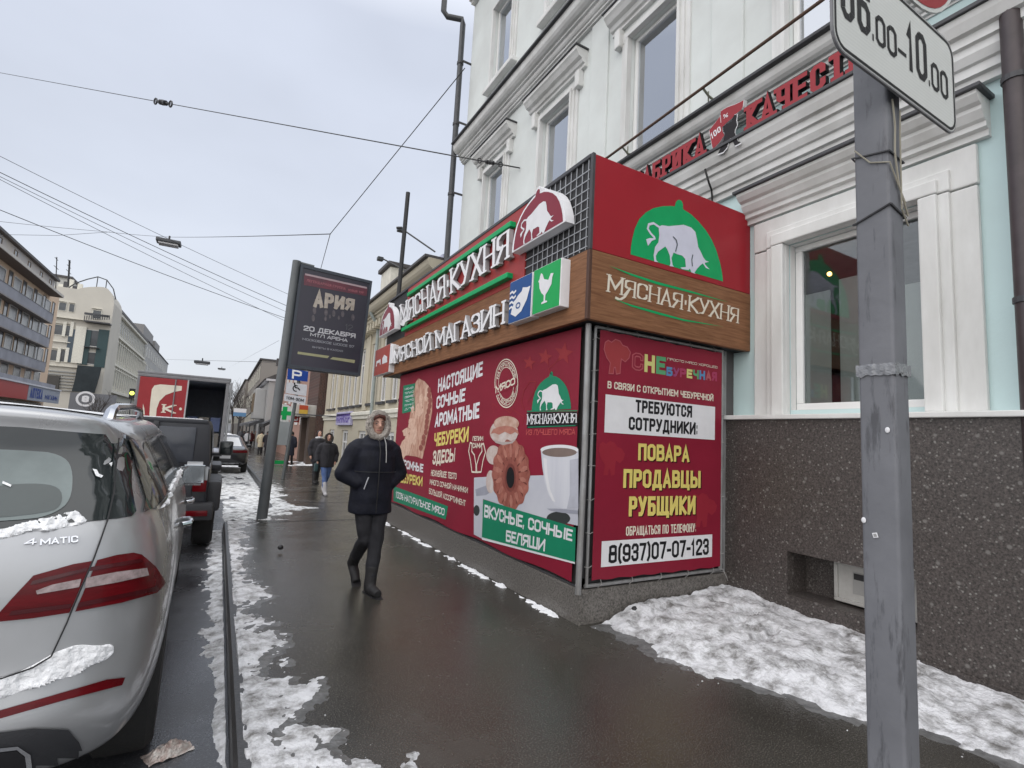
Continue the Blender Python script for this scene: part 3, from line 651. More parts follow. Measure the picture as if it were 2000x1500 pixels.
# pipes and rods on the facade
M_BROWNP = pm('brown_painted_metal', (.055, .042, .045), rough=.45, var=.2, scale=9)
M_GREYP = pm('dark_grey_metal', (.05, .053, .058), rough=.45, var=.2)
d = thing('drainpipe', 'brown round drainpipe running down the mint wall beside the shop window', 'drainpipe', (4.62, 1.24, 0))
m = MB(); m.tube([(4.62, 1.24, .1), (4.62, 1.24, 13)], .062, 14); m.build('pipe', M_BROWNP, d, smooth=True)
for z in (2.6, 4.2):
    m = MB(); m.lathe([(.072, 0), (.072, .04)], (4.62, 1.24, z), 14); m.box(4.62, 4.78, 1.225, 1.255, z+.005, z+.035); m.build('clamp', M_LEDGE, d)
d = thing('drainpipe', 'dark grey drainpipe with a swan neck at the far corner of the mint building', 'drainpipe', (4.52, 11.75, 0))
m = MB(); m.tube([(4.52, 11.75, .1), (4.52, 11.75, 8.3), (4.52, 11.75, 12.35), (4.50, 11.77, 12.5), (4.15, 11.95, 12.55), (4.05, 12.0, 12.7), (4.05, 12.0, 14)], .075, 10); m.build('pipe', M_GREYP, d, smooth=True)
for z in (7.6, 9.5, 11.2):
    m = MB(); m.lathe([(.09, 0), (.09, .06)], (4.52, 11.75, z), 10); m.box(4.52, 4.79, 11.6, 11.64, z+.01, z+.05); m.build('clamp', M_LEDGE, d)
M_RUST = pm('rusty_iron', (.13, .075, .05), rough=.8, scale=30, tint=(.07, .045, .035), tfac=1)
a, c = atx(1190, 305, 4.35), atx(1602, 3, 4.35)
rod = thing('banner_rail', 'long rusty iron rail on brackets in front of the upper windows', 'rail', a)
e_ = a+(c-a)*1.25
m = MB(); m.tube([a-(c-a)*.1, a.lerp(c, .3), c, e_], .017, 8); m.build('rod', M_RUST, rod, smooth=True)
for t_ in (.09, .55, 1.12):
    k = a+(c-a)*t_; m = MB(); m.tube([k, k+Vector((.1, 0, -.06)), Vector((4.55, k.y-.02, 5.46))], .013, 6); m.build('bracket', pm('old_green_paint', (.2, .21, .16), rough=.7), rod); m = MB(); m.tube([Vector((4.47, k.y+.02, 5.46)), Vector((4.47, k.y+.02, 5.58))], .008, 6); m.build('bracket_pin', pm('old_green_paint', (.2, .21, .16), rough=.7), rod)
# ================================================================== the corner kiosk, its sign box and its two banners
def paint(name, col, rough=.4, **k): return pm(name, col, rough=rough, **{'var': .06, 'spec': .25, **k})
M_RED = paint('red_sign_panel', (.32, .016, .026), .35, scale=1.5)
M_REDT = paint('red_side_panel', (.34, .045, .045), .4)
M_MAROON = paint('maroon_banner_print', (.235, .014, .034), .42, scale=1.2, var=.14)
M_WHITE = paint('white_print', (.74, .74, .76), .45)
M_LETTER = paint('white_letter_plastic', (.80, .80, .82), .35)
M_LSIDES = paint('grey_letter_sides', (.36, .36, .37), .5)
M_CREAM = paint('cream_print', (.72, .66, .55), .45)
M_YELLOW = paint('yellow_print', (.72, .60, .17), .45)
M_GREEN = paint('green_print', (.004, .34, .11), .4)
M_GREEN2 = paint('bright_green_plastic', (.01, .36, .09), .35)
M_TEAL = paint('teal_green_print', (.012, .22, .115), .42)
M_BLACKP = paint('black_sign_print', (.012, .012, .014), .45)
M_BLUE = paint('blue_plastic', (.015, .075, .25), .35)
M_STAR = paint('star_red_print', (.29, .028, .035), .45)
M_CLAD = pm('black_cladding', (.022, .022, .024), rough=.6, bump=.3, bscale=25)
M_GALV = pm('galvanised_tube', (.36, .37, .38), rough=.45, metal=.35, scale=14, tint=(.2, .19, .18), tfac=.9, stretch=(1, 1, .3))
M_WALLD = pm('kiosk_wall', (.09, .085, .085), rough=.8)
def wood():
    m = pm('wood_panel', (.155, .068, .030), rough=.55, scale=1, spec=.25)
    nt, b, N, L = nodes_of(m)
    co = N('ShaderNodeTexCoord'); mp_ = N('ShaderNodeMapping'); mp_.inputs['Scale'].default_value = (1.6, 1.6, 26); L(co.outputs['Object'], mp_.inputs[0])
    n = N('ShaderNodeTexNoise'); n.inputs['Scale'].default_value = 2.2; n.inputs['Detail'].default_value = 7; n.inputs['Roughness'].default_value = .65; n.inputs['Distortion'].default_value = .6; L(mp_.outputs[0], n.inputs['Vector'])
    r = N('ShaderNodeValToRGB'); r.color_ramp.elements[0].position = .3; r.color_ramp.elements[1].position = .7
    r.color_ramp.elements[0].color = (.145, .062, .028, 1); r.color_ramp.elements[1].color = (.29, .14, .07, 1)
    L(n.outputs['Fac'], r.inputs[0]); L(r.outputs[0], b.inputs['Base Color'])
    return m
M_WOOD = wood()
NX, NY = Vector((-1, 0, 0)), Vector((0, -1, 0))

kio = thing('shop_kiosk', 'maroon shop kiosk on a grey granite base built out from the mint building', 'kiosk', (3.7, 6.4, 0))
m = MB(); m.box(2.80, 4.78, 3.62, 9.10, .285, 4.0); m.build('wall', M_WALLD, kio)
m = MB(); m.bbox(2.75, 4.61, 3.56, 9.30, -.3, .285, .012); m.build('plinth', M_GRAN2, kio)
m = MB(); m.box(4.40, 4.60, 3.58, 3.615, .29, 2.56); m.build('end_post', M_GALV, kio)
m = MB(); m.box(2.86, 4.77, 9.105, 9.14, .3, 2.5); m.build('end_panel', pm('grey_end_panel', (.3, .3, .3)), kio)

# ---- sign box round the top
FX, FY, FT, FM, FB, FE = 2.61, 3.42, 4.05, 3.175, 2.56, 9.72
box = thing('shop_sign_box', 'red and wood sign box round the kiosk top with white raised letters', 'sign', (3.7, 6.4, 2.56))
m = MB(); m.box(FX+.02, 4.76, FY+.02, FE-.01, FB+.01, FT-.01); m.build('core', M_CLAD, box)
zq = lambda x, y: atx(740+x/3.124, 280+y/3.124, FX)          # side face
sq = lambda x, y: aty(1100+x/3.41, 280+y/3.41, FY)            # short face
m = MB(); m.bbox(FX+.03, 4.765, FY, FY+.05, FM+.004, FT, .006); red_f = m.build('red_panel', M_RED, box)
m = MB(); m.bbox(FX+.03, 4.765, FY-.004, FY+.05, FB, FM, .006); wood_f = m.build('wood_panel', M_WOOD, box)
m = MB(); m.bbox(4.765, 4.80, FY+.004, FY+.3, FB+.005, FT-.005, .004); m.build('end_edge', M_LEDGE, box)
m = MB(); m.bbox(FX-.002, FX+.03, FY-.006, FY+.03, FM, FT+.006, .005); m.build('corner_trim', M_LEDGE, box)
m = MB(); m.bbox(FX-.003, FX+.03, FY-.007, FY+.03, FB-.002, FM-.002, .005); m.build('corner_trim', pm('brown_trim', (.075, .03, .016), rough=.5), box)
m = MB(); m.bbox(FX-.006, FX+.02, FY+.03, FE, FT-.03, FT+.008, .006); m.build('top_trim', M_LEDGE, box)
m = MB(); m.bbox(FX, FX+.05, FY+.03, FE, FB, FM, .006); wood_s = m.build('wood_panel', M_WOOD, box)
ya, yb = zq(895, 600).y, zq(165, 1060).y                       # the red stretch of the side
m = MB(); m.bbox(FX+.002, FX+.05, ya, yb, FM+.003, FT-.002, .006); red_s = m.build('red_panel', M_REDT, box)
m = MB()
for y in [FY+.06+i*.088 for i in range(int((ya-FY-.08)/.088))]: m.box(FX+.006, FX+.012, y, y+.008, FM+.01, FT-.03)
for z in [FM+.03+i*.088 for i in range(int((FT-FM-.05)/.088))]: m.box(FX+.001, FX+.0055, FY+.04, ya-.01, z, z+.008)
m.build('wire_grille', pm('grey_wire', (.42, .43, .45), rough=.5, metal=.4), box)
# dome emblem and bull, measured on the short face
DOME = [(448, 740), (450, 690), (458, 640), (475, 570), (505, 505), (550, 460), (600, 432), (660, 419), (715, 417), (742, 420), (748, 395), (758, 380), (772, 376), (788, 384), (797, 405), (797, 438), (850, 472), (900, 520), (950, 580), (990, 645), (1020, 715), (1045, 800), (1058, 865), (1063, 920)]
BULL = [(633, 556), (655, 546), (700, 552), (760, 547), (800, 543), (850, 561), (878, 590), (889, 640), (897, 690), (920, 735), (932, 762), (948, 782), (970, 790), (945, 795), (940, 803), (955, 822), (974, 840), (948, 830), (928, 800), (912, 812), (890, 835), (872, 862), (880, 870), (852, 860), (842, 835), (833, 845), (790, 838), (778, 828), (815, 824), (810, 770), (790, 748), (755, 738), (733, 728), (719, 765), (727, 812), (737, 822), (706, 818), (713, 800), (707, 745), (690, 705), (678, 688), (655, 704), (630, 722), (615, 750), (618, 780), (633, 792), (605, 788), (600, 745), (610, 690), (632, 660), (638, 610)]
TAIL = [(640, 560), (600, 533), (568, 541), (561, 570), (580, 600), (606, 628)]
TUFT = [(606, 615), (614, 640), (588, 650), (562, 684), (555, 660), (550, 640), (572, 632), (600, 632)]
SL1, SL2 = [(728, 622), (750, 645), (757, 675), (745, 722)], [(860, 742), (853, 775), (857, 820)]
_o = sq(448, 740); _e = sq(1063, 920); _w = _e.x-_o.x
norm = lambda pts: [((sq(*p).x-_o.x)/_w, (sq(*p).z-_o.z)/_w) for p in pts]
DOME, BULL, TAIL, TUFT, SL1, SL2 = map(norm, (DOME, BULL, TAIL, TUFT, SL1, SL2))
def emblem(parent, o, ex, ez, nrm, face, off, slab=0., rim=None, bullmat=None, flip=False, dark=None, name='emblem'):
    """domed dish cover with a bull: o base left corner, ex along the base, ez up (same length unit)"""
    P = lambda q, s=1.: o+ex*(.5+(q[0]-.5)*s)+ez*(q[1]*s+(1-s)*.18)
    m = MB()
    if rim:
        flat(m, [P(q) for q in DOME], nrm, .002, slab); e_ = m.build(name, rim, parent)
        m = MB(); flat(m, [P(q, .92) for q in DOME], nrm, slab+.005); m.build('dome_face', face, e_)
    else:
        flat(m, [P(q) for q in DOME], nrm, off); e_ = m.build(name, face, parent)
    d = slab+.008 if rim else off+.002
    s = .92 if rim else 1.
    m = MB(); flat(m, [P(q, s) for q in BULL], nrm, d); flat(m, [P(q, s) for q in TUFT], nrm, d+.0012); ring(m, [P(q, s) for q in TAIL], nrm, .018*ex.length, d+.0006, closed=False)
    m.build('bull', bullmat or M_WHITE, e_)
    if dark:
        m = MB(); ring(m, [P(q, s) for q in SL1], nrm, .010*ex.length, d+.003, False); ring(m, [P(q, s) for q in SL2], nrm, .010*ex.length, d+.003, False); m.build('bull_outline', dark, e_)
    return e_
emblem(box, Vector((_o.x, FY, _o.z)), Vector((_w, 0, 0)), Vector((0, 0, _w)), NY, M_GREEN, .002, bullmat=paint('pale_lilac_print', (.62, .63, .74)), dark=paint('dark_outline', (.08, .10, .12)))
def sign_text(s, quad, mat, parent, nrm=NY, name='lettering', **k):
    m = MB(); sd_ = MB() if k.get('depth') else None; text(m, s, quad, nrm, side=sd_, **k); o_ = m.build(name, mat, parent)
    if sd_: sd_.build('letter_sides', M_LSIDES, o_)
    return o_
def rect_on(plane, tl, br):
    a, b = plane(*tl), plane(*br)
    if abs(a.y-b.y) < 1e-6: return [Vector((a.x, a.y, a.z)), Vector((b.x, a.y, a.z)), Vector((b.x, a.y, b.z)), Vector((a.x, a.y, b.z))]
    return [Vector((a.x, a.y, a.z)), Vector((a.x, b.y, a.z)), Vector((a.x, b.y, b.z)), Vector((a.x, a.y, b.z))]
wf = lambda x, y: sq(x, y)+Vector((0, -.004, 0))
lt = sign_text('МЯСНАЯ·КУХНЯ', [wf(297, 872), wf(1168, 1098), wf(1162, 1200), wf(288, 988)], M_CREAM, wood_f, t=.15, serif=.35, gap=.30, off=.003)
m = MB(); flat(m, [wf(x, y) for x, y in ((345, 1020), (372, 1034), (400, 1018), (425, 985), (436, 990), (412, 1028), (385, 1046), (358, 1044), (340, 1034))], NY, .004); m.build('flourish', M_CREAM, wood_f)
m = MB()
for pl in ([(300, 815), (450, 868), (620, 922), (800, 970), (1100, 1060), (800, 985), (620, 940), (450, 882)], [(330, 1035), (450, 1075), (620, 1122), (800, 1172), (1065, 1222), (800, 1184), (620, 1138), (450, 1088)]): flat(m, [wf(*q) for q in pl], NY, .003)
m.build('green_swash', M_GREEN, wood_f)

# side face: raised letters, bars, emblems, icon boxes
sign_text('МЯСНАЯ·КУХНЯ', [zq(150, 990), zq(828, 520), zq(822, 705), zq(155, 1112)], M_LETTER, box, NX, 'raised_letters', t=.155, serif=.42, off=.01, depth=.055, gap=.3)
m = MB(); flat(m, [zq(x, y) for x, y in ((150, 1075), (165, 1085), (185, 1060), (195, 1010), (205, 1012), (198, 1070), (172, 1118), (150, 1110))], NX, .02, .045); m.build('raised_letters', M_LETTER, box)
sign_text('МЯСНОЙ МАГАЗИН', [zq(112, 1258), zq(800, 962), zq(795, 1105), zq(118, 1345)], M_LETTER, box, NX, 'raised_letters', t=.17, serif=.5, off=.01, depth=.055, gap=.24)
for q in (((195, 935), (838, 455), (838, 480), (195, 960)), ((160, 1138), (818, 783), (818, 806), (160, 1164))):
    a, b_ = zq(*q[0]), zq(*q[1]); c_, d_ = zq(*q[2]), zq(*q[3])
    m = MB(); z1, z0 = (a.z+b_.z)/2, (c_.z+d_.z)/2; m.bbox(FX-.07, FX+.01, b_.y, a.y, z0, z1, .008); m.build('green_bar', M_GREEN, box)
def side_emblem(bl, br, nm):
    a, b_ = zq(*bl), zq(*br); wd = a.y-b_.y
    return emblem(box, Vector((FX, a.y, (a.z+b_.z)/2)), Vector((0, -wd, 0)), Vector((0, 0, wd)), NX, paint('deep_red_plastic', (.23, .022, .04), .35), .01, slab=.10, rim=M_LETTER)
side_emblem((862, 685), (1195, 490), 'a'); side_emblem((32, 1185), (132, 1140), 'b')
def icon(tl, br, face, name):
    q = rect_on(zq, tl, br); y1, y0, z1, z0 = q[0].y, q[1].y, q[0].z, q[2].z
    m = MB(); m.bbox(FX-.10, FX+.01, y0, y1, z0, z1, .008); o = m.build(name, M_LETTER, box)
    m = MB(); f = FX-.101; flat(m, [Vector((f, y1-.006, z0+.006)), Vector((f, y0+.006, z0+.006)), Vector((f, y0+.006, z1-.006)), Vector((f, y1-.006, z1-.006))], NX, .001); m.build('icon_face', face, o)
    return o, lambda u, v: Vector((f, y1+(y0-y1)*u, z0+(z1-z0)*v))
o, P = icon((852, 862), (978, 1068), M_BLUE, 'fish_icon')
m = MB(); flat(m, [P(*q) for q in ((.12, .22), (.35, .12), (.6, .2), (.82, .42), (.95, .70), (.80, .70), (.62, .74), (.58, .66), (.42, .60), (.28, .50), (.18, .36))], NX, .004)
for k in range(4): ring(m, [P(.03+.0*k, .72-.12*k), P(.14, .75-.12*k), P(.22, .70-.12*k), P(.32, .74-.12*k)], NX, .022, .0044, False)
m.build('fish', M_WHITE, o)
m = MB(); ring(m, [P(.45+.09*math.cos(t*.7), .36+.06*math.sin(t*.7)) for t in range(9)], NX, .016, .006); m.build('fish_gill', M_BLUE, o)
o, P = icon((1000, 790), (1158, 1003), M_GREEN2, 'chicken_icon')
m = MB(); flat(m, [P(*q) for q in ((.26, .80), (.30, .86), (.36, .82), (.42, .70), (.58, .64), (.66, .76), (.76, .74), (.72, .66), (.70, .52), (.58, .40), (.50, .34), (.49, .22), (.57, .20), (.57, .17), (.36, .17), (.36, .20), (.44, .22), (.44, .34), (.34, .42), (.26, .54), (.24, .66), (.20, .70), (.25, .74))], NX, .004); m.build('chicken', M_WHITE, o)
o, P = icon((12, 1268), (92, 1398), paint('orange_red_plastic', (.36, .045, .03), .35), 'meat_icon')
m = MB(); flat(m, [P(*q) for q in ((.12, .35), (.14, .55), (.42, .58), (.46, .36), (.40, .36), (.38, .46), (.20, .46), (.18, .35))], NX, .004); flat(m, [P(*q) for q in ((.56, .36), (.54, .58), (.66, .68), (.86, .56), (.88, .36))], NX, .004); m.build('animals', M_WHITE, o)
m = MB(); q = rect_on(zq, (100, 1240), (112, 1345)); m.bbox(FX-.10, FX+.01, q[1].y, q[0].y, q[2].z, q[0].z, .006); m.build('icon_divider', M_LETTER, box)

# ---- banner frame tubes: corner post first
pst = MB(); pst.tube([(2.715, 3.535, .26), (2.725, 3.53, 1.4), (2.72, 3.535, 2.55)], .026, 12)
po = pst.build('corner_post', M_GALV, kio, smooth=True)

# ---- front banner
BF = 3.53
fb = thing('vacancy_banner', 'maroon hiring banner laced to a tube frame, with yellow words and a phone number', 'banner', (3.7, BF, .34))
zf = lambda x, y: aty(1100+x/2.42, 620+y/2.42, BF)
x0, x1, z0, z1 = zf(135, 1235).x, zf(748, 500).x, .36, 2.515
m = MB()
nu, nv = 22, 26
for j in range(nv+1):
    for i in range(nu+1):
        u, v = i/nu, j/nv; sag = .0012*math.sin(u*9+v*5)*math.sin(v*7)*min(1, 6*u, 6*(1-u), 6*v, 6*(1-v))
        ed = .006*math.sin(u*40)*(j in (0, nv)); m.v.append(Vector((x0+(x1-x0)*u, BF+.0015+sag, z0+(z1-z0)*v+ed)))
for j in range(nv):
    for i in range(nu): a = j*(nu+1)+i; m.f.append((a, a+1, a+nu+2, a+nu+1))
sheet = m.build('sheet', M_MAROON, fb, smooth=True)
m = MB()
for (a, b_, r_) in (((x0-.03, BF+.03, z0-.06), (x0-.03, BF+.03, z1+.03), .014), ((x1+.035, BF+.03, z0-.04), (x1+.035, BF+.03, z1+.04), .02), ((x0-.03, BF+.03, z1+.03), (x1+.035, BF+.03, z1+.03), .016), ((x0-.05, BF+.03, z0-.05), (x1+.035, BF+.03, z0-.035), .016)): m.tube([a, b_], r_, 8)
m.build('tube_frame', M_GALV, fb, smooth=True)
m = MB(); m.box(x0-.10, x0-.01, BF+.05, BF+.085, .3, 2.55); m.box(x0-.1, x1+.1, BF+.05, BF+.085, z1-.01, 2.555); m.box(x1+.0, x1+.09, BF+.05, BF+.085, .3, 2.55); m.box(x0-.1, x1+.1, BF+.05, BF+.085, .3, z0+.01); m.build('dark_backing', M_CLAD, fb)
m = MB()
for k in range(8):
    z = z0+.12+k*(z1-z0-.2)/7
    for (p, q, s) in ((x0, x0-.055, -1), (x1, x1+.06, 1)):
        m.tube([(p, BF+.006, z), (q+.3*(p-q), BF-.006, z+.012*random.uniform(-1, 1)), (q, BF+.035, z-.02*random.random())], .0028, 5)
for k in range(5):
    x = x0+.1+k*(x1-x0-.2)/4
    for (p, q) in ((z0, z0-.075), (z1, z1+.06)): m.tube([(x, BF+.006, p), (x+.01, BF+.0, (p+q)/2), (x-.01, BF+.03, q)], .0028, 5)
m.tube([(x1+.03, BF, z0-.02), (x1+.06, BF-.03, z0-.1), (x1+.09, BF-.02, z0-.14)], .003, 5)
m.build('lacing', pm('lacing_cord', (.35, .34, .33), rough=.8), fb)
T0 = .0008
def ft(s, tl, br, mat, t, gap=.17, d=0., name='lettering', **k):
    return sign_text(s, rect_on(zf, tl, br), mat, sheet, NY, name, t=t, gap=gap, off=T0+d*.4, **k)
def frect(tl, br, mat, name, d=0.):
    q = rect_on(zf, tl, br); m = MB(); flat(m, q, NY, T0+d*.4); return m.build(name, mat, sheet)
frect((200, 363), (716, 579), M_WHITE, 'white_box'); frect((182, 1058), (703, 1131), M_WHITE, 'white_box')
ft('В СВЯЗИ С ОТКРЫТИЕМ ЧЕБУРЕЧНОЙ', (210, 300), (709, 396), M_CREAM, .18)
ft('ТРЕБУЮТСЯ', (342, 388), (608, 474), M_BLACKP, .205, d=.003); ft('СОТРУДНИКИ:', (310, 468), (634, 555), M_BLACKP, .20, d=.003)
sh = paint('dark_drop_print', (.03, .006, .008))
for s, tl, br in (('ПОВАРА', (355, 595), (595, 684)), ('ПРОДАВЦЫ', (285, 716), (648, 806)), ('РУБЩИКИ', (311, 846), (624, 930))):
    ft(s, (tl[0]+5, tl[1]+5), (br[0]+5, br[1]+5), sh, .215, name='letter_edge'); ft(s, tl, br, M_YELLOW, .205, d=.003)
ft('ОБРАЩАТЬСЯ ПО ТЕЛЕФОНУ:', (297, 988), (627, 1013), M_CREAM, .15)
ft('8(937)07-07-123', (216, 1076), (687, 1120), M_BLACKP, .17, d=.003)
C = {k: paint(k+'_print', v) for k, v in dict(pink=(.42, .10, .12), lemon=(.62, .60, .22), leaf=(.10, .34, .16), sky=(.10, .25, .45), violet=(.30, .06, .16), rose=(.38, .05, .12)).items()}
for ch, a, b_, c_ in (('С', 326, 378, 'pink'), ('Н', 385, 432, 'lemon'), ('Е', 440, 484, 'leaf')):
    yy = lambda x: 163+(x-326)*.16; ft(ch, (a, yy(a)), (b_, yy(b_)+84), C[c_], .24)
    if ch == 'С': ft(ch, (a+5, yy(a)+6), (b_-5, yy(b_)+78), M_MAROON, .12, d=.002, name='letter_inner')
xs = [488, 520, 552, 584, 614, 644, 674, 703, 730]
for i, (ch, c_) in enumerate(zip('БУРЕЧНАЯ', ('sky', 'violet', 'rose', 'lemon', 'leaf', 'sky', 'pink', 'rose'))):
    a, b_ = xs[i], xs[i+1]-4; ft(ch, (a, 232+(a-488)*.11), (b_, 276+(b_-488)*.11), C[c_], .26)
ft('ПРОСТО МЯСО ХОРОШЕЕ!', (492, 190), (730, 242), M_CREAM, .16)
# small elephant-shaped emblem
EL = [(215, 265), (222, 215), (205, 190), (192, 150), (198, 118), (212, 108), (228, 118), (246, 104), (268, 112), (280, 132), (302, 140), (317, 165), (310, 192), (292, 210), (274, 196), (270, 225), (268, 264), (250, 268), (246, 236), (240, 236), (236, 266)]
m = MB(); flat(m, [zf(*q) for q in EL], NY, T0); m.build('elephant_emblem', paint('coral_print', (.33, .045, .05)), sheet)
m = MB(); ring(m, [zf(*q) for q in EL], NY, .009, T0+.002); m.build('emblem_outline', C['pink'], sheet)
for dx, dy in ((-25, 480), (410, 725)):
    m = MB(); flat(m, [zf(x+dx, y+dy) for x, y in EL], NY, T0); m.build('faint_emblem', paint('faint_red_print', (.285, .022, .038)), sheet)

# ---- side banner
BS = 2.735
sb = thing('food_banner', 'long maroon food banner on the kiosk side showing pastries and a cup', 'banner', (BS, 6.3, .33))
z5 = lambda x, y: atx(740+x/2.679, 620+y/2.679, BS)
y0, y1, z0, z1 = 3.66, 9.0, .325, 2.545
m = MB(); nu, nv = 40, 16
for j in range(nv+1):
    for i in range(nu+1):
        u, v = i/nu, j/nv; sag = .0012*math.sin(u*17+v*3)*math.sin(v*6)*min(1, 8*u, 8*(1-u), 6*v, 6*(1-v))
        m.v.append(Vector((BS+.0015+sag, y0+(y1-y0)*u, z0+(z1-z0)*v+(.012*math.sin(u*23) if j == 0 else 0))))
for j in range(nv):
    for i in range(nu): a = j*(nu+1)+i; m.f.append((a, a+1, a+nu+2, a+nu+1))
sheet2 = m.build('sheet', M_MAROON, sb, smooth=True)
m = MB(); m.tube([(BS+.035, y0-.05, z0-.03), (BS+.035, y1+.05, z0-.03)], .012, 8); m.tube([(BS+.035, y1+.03, z0-.05), (BS+.035, y1+.03, 2.56)], .014, 8); m.tube([(BS+.035, y0-.045, z0-.03), (BS+.035, y0-.045, 2.56)], .014, 8)
m.build('tube_frame', pm('dark_tube', (.06, .06, .065), rough=.5), sb, smooth=True)
def st(s, tl, tr, br, bl, mat, t=.205, d=0., gap=.15, **k): return sign_text(s, [z5(*tl), z5(*tr), z5(*br), z5(*bl)], mat, sheet2, NX, t=t, off=T0+d*.4, gap=gap, **k)
def sp(pts, mat, name, d=0., outline=None):
    m = MB(); flat(m, [z5(*q) for q in pts], NX, T0+d*.4); o = m.build(name, mat, sheet2); return o
def ell(cx, cy, rx, ry, n=28, a0=0, a1=2*math.pi): return [(cx+rx*math.cos(a0+(a1-a0)*i/n), cy+ry*math.sin(a0+(a1-a0)*i/n)) for i in range(n if a1-a0 > 6.2 else n+1)]
st('НАСТОЯЩИЕ', (312, 322), (545, 228), (543, 305), (308, 395), M_WHITE)
st('СОЧНЫЕ', (304, 413), (455, 368), (450, 438), (300, 480), M_WHITE)
st('АРОМАТНЫЕ', (297, 506), (528, 442), (525, 526), (292, 576), M_WHITE)
st('ЧЕБУРЕКИ', (292, 606), (472, 570), (468, 650), (288, 676), M_YELLOW)
st('ЗДЕСЬ!', (285, 698), (402, 682), (397, 755), (280, 770), M_CREAM)
for s, q in (('НЕЖНЕЙШЕЕ ТЕСТО', ((275, 797), (408, 814), (406, 848), (272, 828))), ('МНОГО СОЧНОЙ НАЧИНКИ', ((268, 845), (467, 890), (465, 920), (266, 873))), ('БОЛЬШОЙ АССОРТИМЕНТ', ((264, 893), (455, 958), (453, 989), (262, 922)))): st(s, *q, M_CREAM, t=.17)
M_MEATP = pm('pastry_print', (.36, .13, .085), rough=.45, scale=9, tint=(.72, .50, .38), tfac=1, stretch=(1, 1.6, .7))
sp([(208, 318), (240, 335), (270, 372), (280, 430), (278, 500), (262, 580), (248, 650), (228, 740), (195, 728), (150, 722), (108, 735), (118, 680), (140, 620), (160, 540), (168, 460), (180, 390), (192, 340)], M_MEATP, 'pastry_picture')
st('ОГРОМНЫЕ', (108, 738), (235, 768), (232, 812), (106, 785), M_WHITE, t=.22, d=.003)
st('ЧЕБУРЕКИ', (103, 808), (230, 834), (228, 884), (102, 862), M_YELLOW, t=.22, d=.003)
sp([(78, 882), (362, 988), (350, 1058), (76, 960)], M_TEAL, 'green_strip'); st('100% НАТУРАЛЬНОЕ МЯСО', (90, 908), (346, 1000), (342, 1038), (88, 943), M_WHITE, t=.18, d=.003)
sp([(128, 358), (190, 344), (188, 488), (122, 503)], M_TEAL, 'green_box')
for k in range(6): st('МЯСНОЙ ТОЛЬКО СВЕЖЕЕ ТЕСТО СОЧНЫЙ ДЛЯ ВАС'.split()[k % 7], (136, 372+k*21), (182, 361+k*21), (182, 371+k*21), (135, 382+k*21), M_WHITE, t=.2, d=.003)
# stamp
for k, (rx, ry) in enumerate(((60, 126), (54, 114), (40, 84))):
    m = MB(); ring(m, [z5(*q) for q in ell(667, 345, rx, ry, 40)], NX, .014 if k == 0 else .008, T0+.0004*k); m.build('stamp_ring', M_CREAM, sheet2)
def arc_text(s, cx, cy, rx, ry, a0, a1, h, mat):
    m = MB(); n = len(s)
    for i, ch in enumerate(s):
        A, B_ = a0+(a1-a0)*i/n, a0+(a1-a0)*(i+.86)/n; p = lambda a, k: z5(cx+rx*k*math.cos(a), cy+ry*k*math.sin(a))
        text(m, ch, [p(A, 1+h/2), p(B_, 1+h/2), p(B_, 1-h/2), p(A, 1-h/2)] if a1 > a0 else [p(A, 1-h/2), p(B_, 1-h/2), p(B_, 1+h/2), p(A, 1+h/2)], NX, t=.2, off=T0+.001)
    m.build('lettering', mat, sheet2)
arc_text('НАТУРАЛЬНОЕ', 667, 345, 47, 99, -2.9, -.25, .22, M_CREAM); arc_text('ОТБОРНОЕ', 667, 345, 47, 99, 2.7, .45, .22, M_CREAM)
sp([(603, 372), (722, 318), (722, 356), (603, 412)], M_MAROON, 'stamp_band', .003)
st('МЯСО', (612, 358), (714, 312), (714, 350), (611, 398), M_CREAM, t=.22, d=.006)
# stars
def star(cx, cy, r, a=.15):
    return [(cx+r*(1 if k % 2 == 0 else .42)*math.sin(a+k*math.pi/5)*.95, cy-r*1.15*(1 if k % 2 == 0 else .42)*math.cos(a+k*math.pi/5)) for k in range(10)]
for c_ in ((968, 188, 54), (870, 208, 42), (788, 238, 36)): sp(star(*c_), M_STAR, 'star')
m = MB()
for q in ([(905, 300), (885, 270), (915, 245), (945, 215)], [(760, 480), (745, 440), (760, 380), (790, 335), (820, 335), (815, 380), (780, 440)], [(600, 500), (595, 450), (620, 470)], [(700, 480), (760, 520), (750, 560)], [(660, 480), (690, 500), (705, 470)]): ring(m, [z5(*p) for p in q], NX, .008, T0, False)
m.build('line_drawing', M_STAR, sheet2)
# green dome logo
a, b_ = z5(800, 490), z5(1006, 478); wd = a.y-b_.y
emblem(sheet2, Vector((BS, a.y, (a.z+b_.z)/2)), Vector((0, -wd, 0)), Vector((0, 0, wd)), NX, M_TEAL, T0)
sp([(775, 497), (1040, 494), (1040, 570), (775, 580)], M_BLACKP, 'logo_band')
sp([(775, 488), (1040, 485), (1040, 491), (775, 494)], M_TEAL, 'logo_line', .001); sp([(780, 572), (1030, 563), (1030, 568), (780, 577)], M_TEAL, 'logo_line', .003)
st('МЯСНАЯ·КУХНЯ', (777, 506), (1036, 500), (1036, 550), (775, 560), M_WHITE, t=.15, serif=.35, d=.003)
st('ИЗ ЛУЧШЕГО МЯСА', (772, 587), (1030, 582), (1028, 614), (770, 616), paint('light_red_print', (.5, .09, .09)), t=.17)
